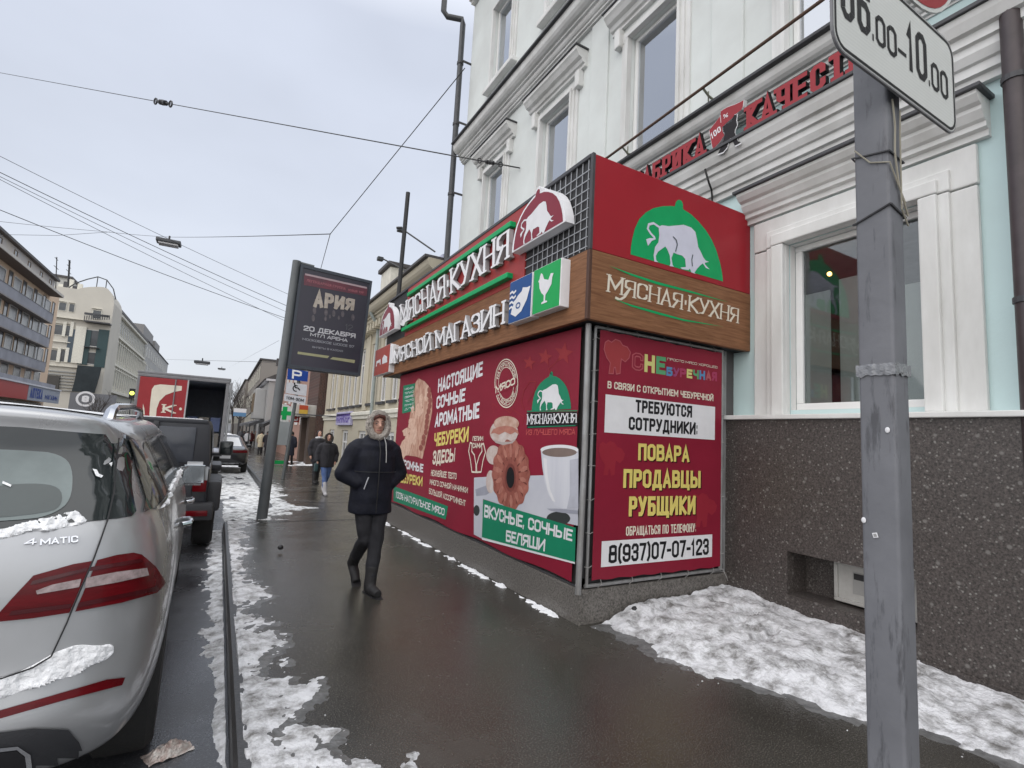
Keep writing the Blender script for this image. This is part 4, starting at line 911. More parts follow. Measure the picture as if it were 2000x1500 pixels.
# hands icon
st('ЛЕПИМ', (490, 622), (546, 620), (546, 646), (489, 646), M_CREAM, t=.2); st('САМИ', (492, 656), (540, 656), (540, 684), (491, 684), M_CREAM, t=.2)
m = MB()
for q in ([(478, 655), (470, 700), (480, 750), (487, 808), (508, 810), (508, 770), (500, 720), (486, 700), (488, 660)], [(548, 660), (558, 705), (545, 750), (535, 808), (512, 810), (512, 770), (525, 725), (540, 700), (538, 665)]): ring(m, [z5(*p) for p in q], NX, .02, T0)
m.build('hands_outline', M_CREAM, sheet2)
# table, cup, pastries
M_CLOTH = pm('white_cloth_print', (.60, .61, .66), rough=.45, scale=1.6, tint=(.42, .43, .5), tfac=.7)
sp([(498, 838), (560, 834), (700, 830), (850, 826), (1045, 830), (1042, 1090), (870, 1050), (700, 1000), (545, 950), (540, 1158), (497, 1135)], M_CLOTH, 'cloth_picture')
M_PAST = pm('baked_print', (.34, .13, .07), rough=.45, scale=7, tint=(.66, .50, .42), tfac=1)
M_PAST2 = pm('doughnut_print', (.20, .045, .034), rough=.45, scale=8, tint=(.46, .17, .125), tfac=1)
sp(ell(655, 600, 74, 66), pm('flour_print', (.68, .65, .64), rough=.45, scale=5, tint=(.42, .24, .17), tfac=.9), 'bun_picture', .002)
sp(ell(668, 556, 66, 40), M_PAST, 'bun_picture', .003)
sp(ell(600, 720, 38, 50), pm('flour_print', (.6, .6, .6)), 'bun_picture', .002); sp(ell(585, 860, 24, 60), pm('flour_print', (.6, .6, .6)), 'bun_picture', .002)
def scal(cx, cy, rx, ry, k, n): return [(cx+rx*(1+.035*math.cos(k*2*math.pi*i/n))*math.cos(2*math.pi*i/n), cy+ry*(1+.035*math.cos(k*2*math.pi*i/n))*math.sin(2*math.pi*i/n)) for i in range(n)]
sp(scal(692, 822, 98, 182, 14, 84), M_PAST2, 'doughnut_picture', .004)
m = MB()
for k in range(14):
    t_ = 2*math.pi*(k+.5)/14; ring(m, [z5(692+r_*98*math.cos(t_+.12*(r_-.3)), 826+r_*182*math.sin(t_+.12*(r_-.3))) for r_ in (.36, .6, .9)], NX, .014, T0+.0024, False)
m.build('doughnut_fold', pm('doughnut_fold_print', (.13, .025, .02), rough=.45), sheet2)
rnd_ = random.Random(4)
P_LT, P_DK, P_MD = pm('light_crust_print', (.50, .22, .165), rough=.45, scale=12, tint=(.36, .13, .10), tfac=1), pm('dark_crust_print', (.15, .032, .026), rough=.45, scale=12, tint=(.22, .06, .045), tfac=1), pm('mid_crust_print', (.33, .105, .08), rough=.45, scale=14, tint=(.22, .055, .042), tfac=1)
m = MB(); 
for k in range(14):
    t0, t1 = 2*math.pi*(k+.16)/14, 2*math.pi*(k+.80)/14; P2 = lambda r_, t: z5(692+r_*98*math.cos(t), 824+r_*182*math.sin(t)); a0 = rnd_.uniform(.48, .58); a1 = rnd_.uniform(.78, .93); mt_ = (t0+t1)/2
    flat(m, [P2(a0, mt_-.06), P2((a0+a1)/2, t0+.02), P2(a1, t0+.08), P2(a1+.03, mt_), P2(a1-.02, t1-.08), P2((a0+a1)/2, t1-.04), P2(a0, mt_+.08)], NX, T0+.0027+.0001*(k % 2))
m.build('doughnut_highlights', P_LT, sheet2)  # pale wedges: highlights between the folds, put into the print
sp(scal(691, 836, 44, 96, 14, 56), P_MD, 'doughnut_inner', .0078); sp(ell(690, 838, 30, 74), P_DK, 'doughnut_inner', .0088)  # darker rings: shading of the doughnut's inside, printed as colour
m = MB()
for k in range(26):
    t = rnd_.uniform(0, 1); cx_, cy_ = 232-105*t**1.2+rnd_.uniform(-28, 34), 365+350*t; rx_, ry_ = rnd_.uniform(8, 20), rnd_.uniform(18, 46)
    if not (108+55*(1-t) < cx_ < 262): continue
    flat(m, [z5(cx_+rx_*(.7+.5*rnd_.random())*math.cos(a*.7)+.3*ry_*math.sin(a*.7)*-.4, cy_+ry_*(.7+.5*rnd_.random())*math.sin(a*.7)) for a in range(9)], NX, T0+.0008+.00006*k)
m.build('pastry_blisters', pm('pale_blister_print', (.78, .58, .46), rough=.45, scale=14, tint=(.58, .33, .24), tfac=1), sheet2)
m = MB()
for k in range(12):
    t = k/12; cx_, cy_ = 268-26*t**2*2.2+rnd_.uniform(-5, 5), 380+330*t; flat(m, [z5(cx_+11*math.cos(a*.9), cy_+17*math.sin(a*.9)) for a in range(7)], NX, T0+.0027+.0001*(k % 2))
m.build('pastry_crimp', P_MD, sheet2)
sp([(585, 610), (600, 585), (630, 572), (665, 566), (700, 572), (728, 590), (735, 615), (715, 600), (690, 612), (660, 598), (630, 614), (605, 604)], P_LT, 'bun_crust', .0045)
sp([(600, 640), (640, 652), (690, 650), (722, 632), (700, 658), (650, 668), (612, 656)], pm('bun_flour_edge', (.44, .38, .36), rough=.45), 'bun_base', .0046)
sp([(862, 735), (880, 740), (884, 820), (898, 900), (925, 965), (910, 960), (885, 905), (870, 830)], M_WHITE, 'cup_highlight', .0055); sp([(1000, 745), (1045, 738), (1045, 1000), (985, 1000), (1000, 930)], pm('cup_grey_print', (.47, .48, .54), rough=.45), 'cup_grey', .0055)  # cup modelling in print: highlight strip at left, shade strip at right
sp([(880, 1000), (930, 1000), (1043, 1010), (1043, 1030), (960, 1022), (900, 1012)], pm('cloth_grey_print', (.33, .34, .40), rough=.45), 'cloth_fold_shade', .0045)  # grey patch prints the shade under the cup
sp([(505, 900), (560, 880), (600, 905), (560, 930), (510, 935)], pm('cloth_grey_print', (.33, .34, .4)), 'cloth_fold_shade', .0006)
sp(ell(690, 838, 21, 55), M_BLACKP, 'doughnut_hole', .0098)
sp([(848, 690), (856, 780), (868, 860), (890, 930), (925, 985), (960, 1000), (1045, 1003), (1045, 690)], pm('cup_print', (.68, .69, .73), rough=.45, scale=1.5, tint=(.52, .53, .6), tfac=.8, stretch=(1, 4, .4)), 'cup_picture', .003)
sp([q for q in ell(946, 692, 99, 26, 40) if q[0] <= 1046], M_WHITE, 'cup_rim', .004); sp([q for q in ell(946, 706, 90, 24, 40) if q[0] <= 1046]+[(1046, 706)], pm('tea_print', (.20, .15, .13), rough=.45), 'tea', .005)
sp(ell(940, 1052, 62, 36), pm('dark_bowl_print', (.03, .035, .035)), 'bowl_picture', .002); sp(ell(512, 1010, 16, 28), pm('dark_bowl_print', (.03, .03, .03)), 'bowl_picture', .002)
sp([(540, 1150), (1027, 1280), (1027, 1290), (540, 1163)], M_WHITE, 'white_edge', .003)
sp([(547, 952), (1032, 1100), (1027, 1280), (540, 1150)], M_TEAL, 'green_box', .006)
st('ВКУСНЫЕ, СОЧНЫЕ', (555, 978), (1018, 1112), (1013, 1172), (552, 1045), M_WHITE, t=.20, d=.009)
st('БЕЛЯШИ', (668, 1112), (874, 1160), (870, 1225), (666, 1172), M_WHITE, t=.20, d=.009)

# ---- the red letters on the shelf of the cornice
LX = WX-.255
ls = thing('letter_sign', 'red western style letters with black sides standing on the cornice shelf above the kiosk', 'sign', (LX, 3.6, 4.877))
M_LRED = paint('letter_red', (.33, .035, .045), .45); M_LSIDE = paint('letter_black', (.015, .012, .014), .5)
lq = lambda x, y: atx(x, y, LX)
pit = (lq(1400+175/3.125, 800/3.125).y-lq(1400+790/3.125, 470/3.125).y)/5.93
zb, zt = 4.879, 5.15
def row(s, ystart, pitch):
    for i, ch in enumerate(s):
        ya_ = ystart-i*pitch; yb_ = ya_-pitch*.84
        q = [Vector((LX, ya_, zt)), Vector((LX, yb_, zt)), Vector((LX, yb_, zb)), Vector((LX, ya_, zb))]
        m = MB(); text(m, ch, q, NX, t=.21, serif=.9, off=-.06, depth=.055); o_ = m.build('letter', M_LSIDE, ls)
        m = MB(); text(m, ch, q, NX, t=.19, serif=.9, off=-.002); m.build('letter_face', M_LRED, o_)
row('КАЧЕСТВА', lq(1457, 262).y, pit)
ye = lq(1375, 300).y; row('ФАБРИКА', ye+pit*6.84, pit)
eq = lambda x, y: lq(1370+x/6.667, 180+y/6.667)
flag = [(105, 500), (180, 400), (245, 315), (255, 250), (330, 200), (430, 165), (505, 130), (550, 105), (540, 190), (520, 230), (470, 270), (400, 340), (320, 410), (270, 460), (280, 520), (300, 560), (240, 650), (150, 750)]
fig = [(285, 450), (330, 420), (400, 380), (430, 300), (470, 290), (460, 370), (470, 430), (440, 500), (440, 530), (465, 600), (480, 640), (520, 655), (500, 670), (440, 700), (400, 610), (380, 600), (340, 720), (290, 780), (220, 805), (260, 720), (300, 600), (310, 540), (290, 520)]
ctr = eq(330, 440)
grow = lambda p, k: ctr+(p-ctr)*k
m = MB(); flat(m, [grow(eq(*q), 1.03) for q in flag], NX, -.05, .05); em = m.build('flag_emblem', M_LETTER, ls)
m = MB(); flat(m, [eq(*q) for q in flag], NX, .003); m.build('flag_face', M_LRED, em)
m = MB(); flat(m, [grow(eq(*q), 1.05) for q in fig], NX, .001, .005); m.build('figure_edge', M_LETTER, em)
m = MB(); flat(m, [eq(*q) for q in fig], NX, .008); m.build('worker_figure', M_LSIDE, em)
m = MB(); text(m, '100', [eq(118, 545), eq(245, 440), eq(262, 505), eq(138, 615)], NX, t=.18, off=.005); text(m, '%', [eq(285, 300), eq(345, 270), eq(352, 320), eq(295, 348)], NX, t=.15, off=.005); ring(m, [eq(250, 300), eq(258, 400)], NX, .006, .005, False); m.build('lettering', M_LETTER, em)
# cables on the facade
M_CABLE = pm('black_cable', (.015, .015, .017), rough=.5)
m = MB(); a = atx(1377, 330, WX-.29); m.tube([a, atx(1383, 352, WX-.25), atx(1390, 372, WX-.12), atx(1391, 392, WX-.08), atx(1391, 430, WX-.05)], .011, 6)
tag(m.build('sign_cable', M_CABLE, loc=a, smooth=True), 'short black cable hanging from the red letter sign behind the kiosk', 'cable')
m = MB(); a = atx(1150, 480, WX-.01); pts = [atx(1410, 372, WX-.012), atx(1440, 350, WX-.012), atx(1455, 330, WX-.012), atx(1500, 315, WX-.012), atx(1600, 270, WX-.012), atx(1665, 243, WX-.012)]; m.tube(pts, .006, 5)
tag(m.build('wall_cable', M_CABLE, loc=pts[0], smooth=True), 'thin dark cable sagging along the mint wall under the cornice', 'cable')
# ================================================================== poles, plates, the advertising lightbox, wires
def rounded(x0, x1, z0, z1, r, n=6):
    pts = []
    for cx, cz, a in ((x1-r, z0+r, -90), (x1-r, z1-r, 0), (x0+r, z1-r, 90), (x0+r, z0+r, 180)):
        pts += [(cx+r*math.cos(R(a+90*i/n)), cz+r*math.sin(R(a+90*i/n))) for i in range(n+1)]
    return pts
M_PLATE = pm('reflective_white_plate', (.62, .64, .62), rough=.4, scale=2, var=.06)
nt, bs, N, L = nodes_of(M_PLATE)                      # faint ribs of reflective sheeting
co = N('ShaderNodeTexCoord'); wv = N('ShaderNodeTexWave'); wv.bands_direction = 'Z'; wv.inputs['Scale'].default_value = 30; L(co.outputs['Object'], wv.inputs['Vector'])
mxn = N('ShaderNodeMix'); mxn.data_type = 'RGBA'; mth = N('ShaderNodeMath'); mth.operation = 'MULTIPLY'; mth.inputs[1].default_value = .22; L(wv.outputs['Fac'], mth.inputs[0]); L(mth.outputs[0], mxn.inputs['Factor'])
src = bs.inputs['Base Color'].links[0].from_socket; L(src, mxn.inputs['A']); mxn.inputs['B'].default_value = (.42, .44, .42, 1); L(mxn.outputs['Result'], bs.inputs['Base Color'])
M_SIGNBACK = pm('grey_sign_back', (.18, .18, .19), rough=.5)
M_POLE = pm('grey_pole_paint', (.185, .19, .208), rough=.6, scale=3.2, tint=(.115, .118, .132), tfac=1, bump=.25, bscale=14)
nt, bs, N, L = nodes_of(M_POLE)
co = N('ShaderNodeTexCoord'); mp_ = N('ShaderNodeMapping'); mp_.inputs['Scale'].default_value = (14, 14, 2.2); L(co.outputs['Object'], mp_.inputs[0])
n_ = N('ShaderNodeTexNoise'); n_.inputs['Scale'].default_value = 1.6; n_.inputs['Detail'].default_value = 6; n_.inputs['Roughness'].default_value = .7; L(mp_.outputs[0], n_.inputs['Vector'])
rr = N('ShaderNodeValToRGB'); rr.color_ramp.elements[0].position = .57; rr.color_ramp.elements[1].position = .66; rr.color_ramp.elements[0].color = (0, 0, 0, 1); rr.color_ramp.elements[1].color = (.6, .6, .6, 1); L(n_.outputs['Fac'], rr.inputs[0])
mxn = N('ShaderNodeMix'); mxn.data_type = 'RGBA'; L(rr.outputs[0], mxn.inputs['Factor']); src = bs.inputs['Base Color'].links[0].from_socket; L(src, mxn.inputs['A']); mxn.inputs['B'].default_value = (.035, .035, .04, 1); L(mxn.outputs['Result'], bs.inputs['Base Color'])

# ---- the square pole at the kerb of the building, with its two plates
PXC, PYC, PS = 1.548, .68, .078                      # front right corner and side
pole = thing('square_pole', 'scuffed grey square steel pole standing close by on the pavement at the right', 'pole', (PXC+.08, PYC+.09, 0))
m = MB()
prof = rounded(PXC, PXC+PS, PYC, PYC+PS+.012, .009, 4)
m.prism(prof, -.05, 3.6, lambda a, b, d: Vector((a, b, d))); m.build('post', M_POLE, pole, smooth=30)
m = MB(); m.bbox(PXC-.05, PXC+PS+.05, PYC-.05, PYC+PS+.06, -.02, .03, .008); m.build('foot_plate', M_POLE, pole)
M_STRING = pm('pale_string', (.32, .30, .24), rough=.9)
def round_post(z, o=.004, zz=None):
    c = [(PXC, PYC), (PXC+PS, PYC), (PXC+PS, PYC+PS+.012), (PXC, PYC+PS+.012), (PXC, PYC)]
    zz = zz or [0]*5
    return [Vector((x+(-o if x == PXC else o), y+(-o if y == PYC else o), z+dz)) for (x, y), dz in zip(c, zz)]
m = MB(); m.tube(round_post(2.36, .003, (0, -.01, 0, .02, 0)), .003, 5); m.build('wire_tie', M_LEDGE, pole)
m = MB(); m.tube(round_post(2.205, .003, (0, -.02, 0, -.03, 0)), .0035, 5); m.build('wire_tie', M_LEDGE, pole)
m = MB(); m.tube([(PXC-.004, PYC+.085, 2.40), (PXC-.004, PYC+.045, 2.345), (PXC-.003, PYC-.004, 2.325), (PXC+.035, PYC-.006, 2.27), (PXC+.075, PYC-.006, 2.225)], .0022, 5)
m.tube([(PXC+.02, PYC-.005, 2.52), (PXC+.028, PYC-.006, 2.44), (PXC+.022, PYC-.006, 2.36), (PXC+.04, PYC-.006, 2.27), (PXC+.085, PYC-.007, 2.19), (PXC+.08, PYC-.006, 2.20)], .0026, 5)
m.tube([(PXC+.06, PYC-.006, 2.50), (PXC+.05, PYC-.008, 2.42), (PXC+.05, PYC-.007, 2.2), (PXC+.085, PYC-.007, 2.16)], .0022, 5)
m.build('string', M_STRING, pole)
# crumpled strip of clear tape
M_TAPE = pm('clear_tape', (.165, .17, .185), rough=.16, coat=.6, bump=.6, bscale=50, spec=.9)
m = MB(); n = 28; cs = round_post(1.745, .003)
pts = []
for (a, b_) in zip(cs, cs[1:]): pts += [a.lerp(b_, i/n) for i in range(n)]
for k in range(5):
    for i, q in enumerate(pts):
        w_ = .0035*noise.noise(Vector((i*.35, k*1.3, 2))); d_ = Vector((q.x-(PXC+PS/2), q.y-(PYC+PS/2), 0)).normalized()
        m.v.append(q+d_*(.0008+abs(w_)*.6)+Vector((0, 0, (k-2)*.008+.006*noise.noise(Vector((i*.2, k, 9))))))
for k in range(4):
    for i in range(len(pts)): a = k*len(pts)+i; b_ = k*len(pts)+(i+1) % len(pts); m.f.append((a, b_, b_+len(pts), a+len(pts)))
m.build('tape', M_TAPE, pole, smooth=True)
m = MB(); q = Vector((PXC-.0015, PYC+.055, 1.30)); r_ = .009
flat(m, [q+Vector((0, r_*math.cos(a), r_*math.sin(a))) for a in (.5, 2.07, 3.64, 5.21)], NX, .001); m.build('sticker', M_WHITE, pole)
m = MB(); flat(m, [q+Vector((0, r_*.6*math.cos(a), r_*.6*math.sin(a))) for a in (.5, 2.07, 3.64, 5.21)], NX, .002); m.build('sticker_print', pm('grey_print', (.3, .3, .3)), pole)
for (dy, z) in ((.083, 1.335), (.02, 1.58)):
    m = MB(); m.ball((PXC-.002, PYC+dy, z), (.002, .006, .008), 8, 6); m.build('paint_chip', M_WHITE, pole)

TS = thing('time_plate', 'white plate with a black edge reading 06.00–10.00 on the grey square pole', 'sign', (1.56, .655, 2.5))
tx0, tx1, tz0, tz1 = 1.225, 1.915, 2.515, 2.83
m = MB(); m.prism(rounded(tx0, tx1, tz0, tz1, .055), .652, .658, lambda a, b, d: Vector((a, d, b))); m.build('plate', M_SIGNBACK, TS)
m = MB(); flat(m, [Vector((a, .652, b)) for a, b in rounded(tx0+.004, tx1-.004, tz0+.004, tz1-.004, .052)], NY, .0006); m.build('white_face', M_PLATE, TS)
m = MB(); ring(m, [Vector((a, .652, b)) for a, b in rounded(tx0+.012, tx1-.012, tz0+.012, tz1-.012, .045)], NY, .009, .0014); m.build('black_edge', M_BLACKP, TS)
m = MB()
dz = 0
Y_ = .652
def tp(s, x0, x1, z0, z1, t): text(m, s, [Vector((x0, Y_, z1)), Vector((x1, Y_, z1)), Vector((x1, Y_, z0)), Vector((x0, Y_, z0))], NY, t=t, off=.0014, gap=.3)
tp('06', 1.262, 1.405, 2.615, 2.765, .13); tp('.00', 1.412, 1.545, 2.615, 2.705, .14); tp('–', 1.552, 1.60, 2.61, 2.70, .13); tp('10', 1.605, 1.725, 2.615, 2.765, .13); tp('.00', 1.732, 1.862, 2.615, 2.705, .14)
m.build('lettering', M_BLACKP, TS)
for z in (2.575, 2.78):
    m = MB(); m.box(PXC-.012, PXC+PS+.012, .659, PYC-.001, z, z+.025); m.build('clamp', M_SIGNBACK, TS)
NS = thing('round_road_sign', 'round red rimmed road sign above the white time plate, only its lower edge showing', 'sign', (1.66, .655, 2.84))
rc = Vector((1.665, .655, 2.86+.30)); disc = lambda r_, n=40: [rc+Vector((r_*math.cos(2*math.pi*i/n), 0, r_*math.sin(2*math.pi*i/n))) for i in range(n)]
m = MB(); m.prism([(q.x, q.z) for q in disc(.305)], .652, .658, lambda a, b, d: Vector((a, d, b))); m.build('plate', M_PLATE, NS)
m = MB(); flat(m, [q+Vector((0, -.003, 0)) for q in disc(.292)], NY, .001); m.build('red_rim', paint('road_sign_red', (.30, .025, .03), .4), NS)
m = MB(); flat(m, [q+Vector((0, -.003, 0)) for q in disc(.225)], NY, .002); m.build('blue_field', paint('road_sign_blue', (.02, .06, .30), .4), NS)
m = MB(); ring(m, [rc+Vector((-.16, -.003, .16)), rc+Vector((.16, -.003, -.16))], NY, .06, .003, False); ring(m, [rc+Vector((.16, -.003, .16)), rc+Vector((-.16, -.003, -.16))], NY, .06, .0034, False); m.build('red_cross', M_LRED, NS)
m = MB(); m.box(PXC-.012, PXC+PS+.012, .659, PYC-.001, 3.1, 3.125); m.build('clamp', M_SIGNBACK, NS)

# ---- advertising lightbox on its leaning pole
M_ADP = pm('grey_green_pole', (.10, .11, .115), rough=.5, scale=3, var=.15)
A0 = Vector((.78, 9.94, gz(9.94))); A1 = Vector((.925, 9.94, 4.55))
ap = thing('lightbox_pole', 'grey leaning steel pole on the snowy kerb carrying the dark advertising lightbox', 'pole', A0)
m = MB(); m.tube([A0-Vector((0, 0, .05)), A0+(A1-A0)*.35, A1], [.088, .08, .075], 14); m.build('shaft', M_ADP, ap, smooth=True)
m = MB(); m.tube([A0+Vector((.09, -.03, 2.5)), A0+Vector((.115, -.03, 3.4)), A1+Vector((.09, -.03, -.1))], .012, 6); m.build('cable', pm('pale_cable', (.5, .5, .5)), ap)
m = MB(); m.tube([A1+Vector((.0, 0, -.02)), A1+Vector((.30, 0, -.04))], .03, 8); m.build('arm', M_ADP, ap)
ab = thing('advertising_lightbox', 'dark framed concert poster lightbox fixed to the leaning grey pole', 'billboard', (1.6, 9.9, 2.56))
BLc, BRc, TLc, TRc = Vector((.93, 9.84, 2.575)), Vector((2.21, 9.84, 2.555)), Vector((.985, 9.84, 4.48)), Vector((2.285, 9.84, 4.42))
bq = lambda u, v, d=0: (BLc.lerp(BRc, u)*(1-v)+TLc.lerp(TRc, u)*v)+Vector((0, d, 0))
m = MB(); v = [bq(u, w_, d_) for d_ in (0, .22) for (u, w_) in ((0, 0), (1, 0), (1, 1), (0, 1))]
m.add(v, [(0, 1, 2, 3), (7, 6, 5, 4), (0, 4, 5, 1), (1, 5, 6, 2), (2, 6, 7, 3), (3, 7, 4, 0)])
M_ADF = pm('dark_blue_grey_frame', (.028, .036, .05), rough=.4, scale=3)
m.build('case', M_ADF, ab)
m = MB()
for (u0, u1, v0, v1) in ((0, 1, 0, .03), (0, 1, .97, 1), (0, .035, .03, .97), (.965, 1, .03, .97)):
    v = [bq(u, w_, d_) for d_ in (-.02, .0) for (u, w_) in ((u0, v0), (u1, v0), (u1, v1), (u0, v1))]; m.add(v, [(0, 1, 2, 3), (0, 4, 5, 1), (1, 5, 6, 2), (2, 6, 7, 3), (3, 7, 4, 0)])
m.build('front_frame', M_ADF, ab)
zb_ = lambda x, y: aty(560+x/6, 500+y/6, 9.84)
m = MB(); flat(m, [bq(.035, .03), bq(.965, .03), bq(.965, .97), bq(.035, .97)], NY, .003); poster = m.build('poster', pm('dark_navy_print', (.013, .013, .024), rough=.3, scale=2.2, tint=(.022, .018, .035), tfac=1), ab)
m = MB(); flat(m, [zb_(205, 215), zb_(945, 380), zb_(935, 470), zb_(200, 340)], NY, .005); m.build('red_band', pm('dark_red_print', (.13, .015, .03), rough=.3, scale=5, tint=(.05, .012, .025), tfac=1), poster)
m = MB(); flat(m, [zb_(215, 203), zb_(938, 365), zb_(937, 385), zb_(214, 225)], NY, .007); m.build('pale_line', pm('pale_pink_print', (.35, .26, .28)), poster)
m = MB(); text(m, 'ЛЕГЕНДАРНАЯ ГРУППА', [zb_(235, 270), zb_(690, 370), zb_(688, 400), zb_(233, 300)], NY, t=.2, off=.007); text(m, 'НОВЫЙ ТУР', [zb_(720, 385), zb_(900, 420), zb_(898, 445), zb_(718, 410)], NY, t=.2, off=.007); m.build('lettering', pm('faded_pink_print', (.26, .08, .1)), poster)
m = MB(); text(m, 'АРИЯ', [zb_(325, 400), zb_(800, 510), zb_(785, 640), zb_(310, 600)], NY, t=.24, off=.009, gap=.12); m.build('lettering', pm('pale_gold_print', (.46, .42, .37), scale=9, tint=(.28, .24, .2), tfac=1), poster)
m = MB()
for (x, y, r_) in ((325, 640, 34), (310, 730, 30), (460, 665, 32), (455, 735, 22), (550, 675, 30), (655, 680, 30), (505, 710, 18), (775, 720, 30), (610, 725, 20)): flat(m, [zb_(x+r_*.62*math.cos(a*.52), y+r_*1.3*math.sin(a*.52)) for a in range(12)], NY, .006+.0003*(x % 7))
m.build('group_picture', pm('dim_figures_print', (.12, .10, .11), rough=.3, scale=12, tint=(.04, .035, .045), tfac=1), poster)
ink = pm('grey_white_print', (.48, .49, .52))
for s, q, t_ in (('20 ДЕКАБРЯ', ((200, 812), (808, 912), (803, 965), (196, 872)), .2), ('МТЛ АРЕНА', ((278, 898), (715, 972), (711, 1010), (274, 938)), .18), ('МОСКОВСКОЕ ШОССЕ 57', ((185, 958), (790, 1050), (787, 1078), (182, 985)), .2), ('БИЛЕТЫ В КАССАХ', ((300, 1055), (660, 1105), (658, 1126), (298, 1076)), .2)):
    m = MB(); text(m, s, [zb_(*p_) for p_ in q], NY, t=t_, off=.006, gap=.2); m.build('lettering', ink if t_ < .2 or s[0] == '2' else pm('dim_print', (.22, .23, .26)), poster)
m = MB(); text(m, '12', [zb_(688, 795), (zb_(775, 812)), zb_(770, 880), zb_(684, 862)], NY, t=.1, off=.005); m.build('lettering', pm('dark_grey_print', (.07, .075, .085)), poster)
m = MB(); flat(m, [zb_(130, 1120), zb_(500, 1172), zb_(478, 1198), zb_(126, 1148)], NY, .005); flat(m, [zb_(540, 1185), zb_(800, 1220), zb_(792, 1256), zb_(505, 1208)], NY, .006); m.build('yellow_strip', pm('dull_yellow_print', (.30, .30, .17)), poster)

# ---- parking plates on a thin post
pz = gz(18.68); pp = thing('parking_post', 'thin grey post with parking plates on the pavement beyond the lightbox', 'post', (1.98, 18.72, pz))
P0, P1 = Vector((1.98, 18.72, pz)), Vector((2.20, 18.72, 3.6))
m = MB(); m.tube([P0-Vector((0, 0, .05)), P1], .055, 10); m.build('post', M_ADP, pp, smooth=True)
zk = lambda x, y: aty(440+x/5, 700+y/5, 18.62)
def plate(name, label, q, mat, group):
    o = thing(name, label, 'sign', zk(*q[3]), group)
    m = MB(); pts = [zk(*p_) for p_ in q]; flat(m, [p_+Vector((0, .012, 0)) for p_ in pts], NY, 0, .011); m.build('plate', mat, o); return o
o = plate('parking_sign', 'blue parking plate with a white letter P, topmost on the thin post', ((612, 92), (812, 128), (803, 228), (604, 205)), paint('road_blue', (.012, .05, .27), .4), 'plates on the parking post')
m = MB(); text(m, 'P', [zk(655, 108), zk(750, 125), zk(742, 212), (zk(650, 195))], NY, t=.2, off=.004); m.build('lettering', M_WHITE, o)
o = plate('disabled_parking_sign', 'white plate with a black wheelchair symbol below the blue parking plate', ((598, 232), (800, 258), (790, 368), (588, 338)), paint('plate_white', (.55, .56, .6), .4), 'plates on the parking post')
m = MB(); ring(m, [zk(690+28*math.cos(a*.45), 293+28*math.sin(a*.45)*1.0) for a in range(3, 13)], NY, .035, .004, False); ring(m, [zk(678, 250), zk(684, 285), zk(712, 290), zk(728, 312)], NY, .04, .005, False); flat(m, [zk(676+9*math.cos(a), 243+9*math.sin(a)) for a in range(6)], NY, .006); m.build('wheelchair_symbol', M_BLACKP, o)
o = plate('payment_sign', 'small white plate with black writing, lowest on the thin post', ((580, 345), (790, 378), (780, 452), (570, 412)), paint('plate_white', (.55, .56, .6), .4), 'plates on the parking post')
m = MB(); text(m, '10м-30м'.upper(), [zk(598, 368), zk(768, 398), zk(764, 428), zk(594, 396)], NY, t=.2, off=.004); m.build('lettering', M_BLACKP, o)

# ---- wires over the street
def wire(label, pts, r_, name='overhead_wire', sag=0.):
    pts = [Vector(p) for p in pts]; out = []
    for a, b_ in zip(pts, pts[1:]):
        for i in range(12): t_ = i/12; q = a.lerp(b_, t_); q.z -= sag*4*t_*(1-t_); out.append(q)
    out.append(pts[-1]); m = MB(); m.tube(out, r_, 5)
    return tag(m.build(name, M_CABLE, loc=pts[0], smooth=True), label, 'wire')
Wa = atx(1015, 328, 4.74); Wl = atx(-60, 131, -16)
mid1 = Wa.lerp(Wl, .5)
wire('taut span wire from the mint wall out over the street with two insulators', [Wa, Wl], .014)
def insulator(p, d_, label, sc=1.):
    d_ = d_.normalized(); o = thing('insulator', label, 'insulator', p)
    m = MB()
    m.tube([p-d_*.25*sc, p-d_*.12*sc, p-d_*.115*sc, p-d_*.06*sc, p-d_*.05*sc, p, p+d_*.05*sc, p+d_*.06*sc, p+d_*.115*sc, p+d_*.12*sc, p+d_*.25*sc], [k*sc for k in (.02, .02, .05, .05, .03, .055, .03, .05, .05, .02, .02)], 8)
    m.build('body', M_CABLE, o, smooth=30)
    for s_ in (-1, 1):
        m = MB(); c_ = p+d_*.32*s_*sc; u_ = d_.cross(Vector((0, 0, 1))).normalized(); m.tube([c_+(d_*math.cos(a*.7)+Vector((0, 0, 1))*math.sin(a*.7))*.06*sc for a in range(10)], .016*sc, 5); m.build('shackle', M_CABLE, o)
dW = Wl-Wa
insulator(Wa+dW*.018, dW, 'black insulator string at the wall end of the span wire', .9)
k = min((i/1000 for i in range(1000)), key=lambda t_: abs((lambda q: 1000+FPX*(q-EYE).dot(CR)/(q-EYE).dot(CF))(Wa+dW*t_)-318)); insulator(Wa+dW*k, dW, 'black egg insulator halfway along the span wire over the street', 1.9)
Nn = atx(645, 457, 2.5); pa = atx(908, 133, 4.5); Wl2 = atx(-40, 428, -18)
wire('thin guy wire running from the grey drainpipe down to a wire knot', [pa, Nn], .012)
m = atx(330, 463, -6)
wire('cross street wire that carries the hanging street lamp', [Nn, m, atx(200, 452, -11), Wl2], .016, sag=.05)
wire('lower branch of the cross street wire over the balconied house', [atx(215, 453, -10.5), atx(110, 460, -14.5), atx(0, 458, -18)], .016)
wire('guy wire from the wire knot down behind the lightbox', [Nn, atx(606, 600, 4.4)], .012)
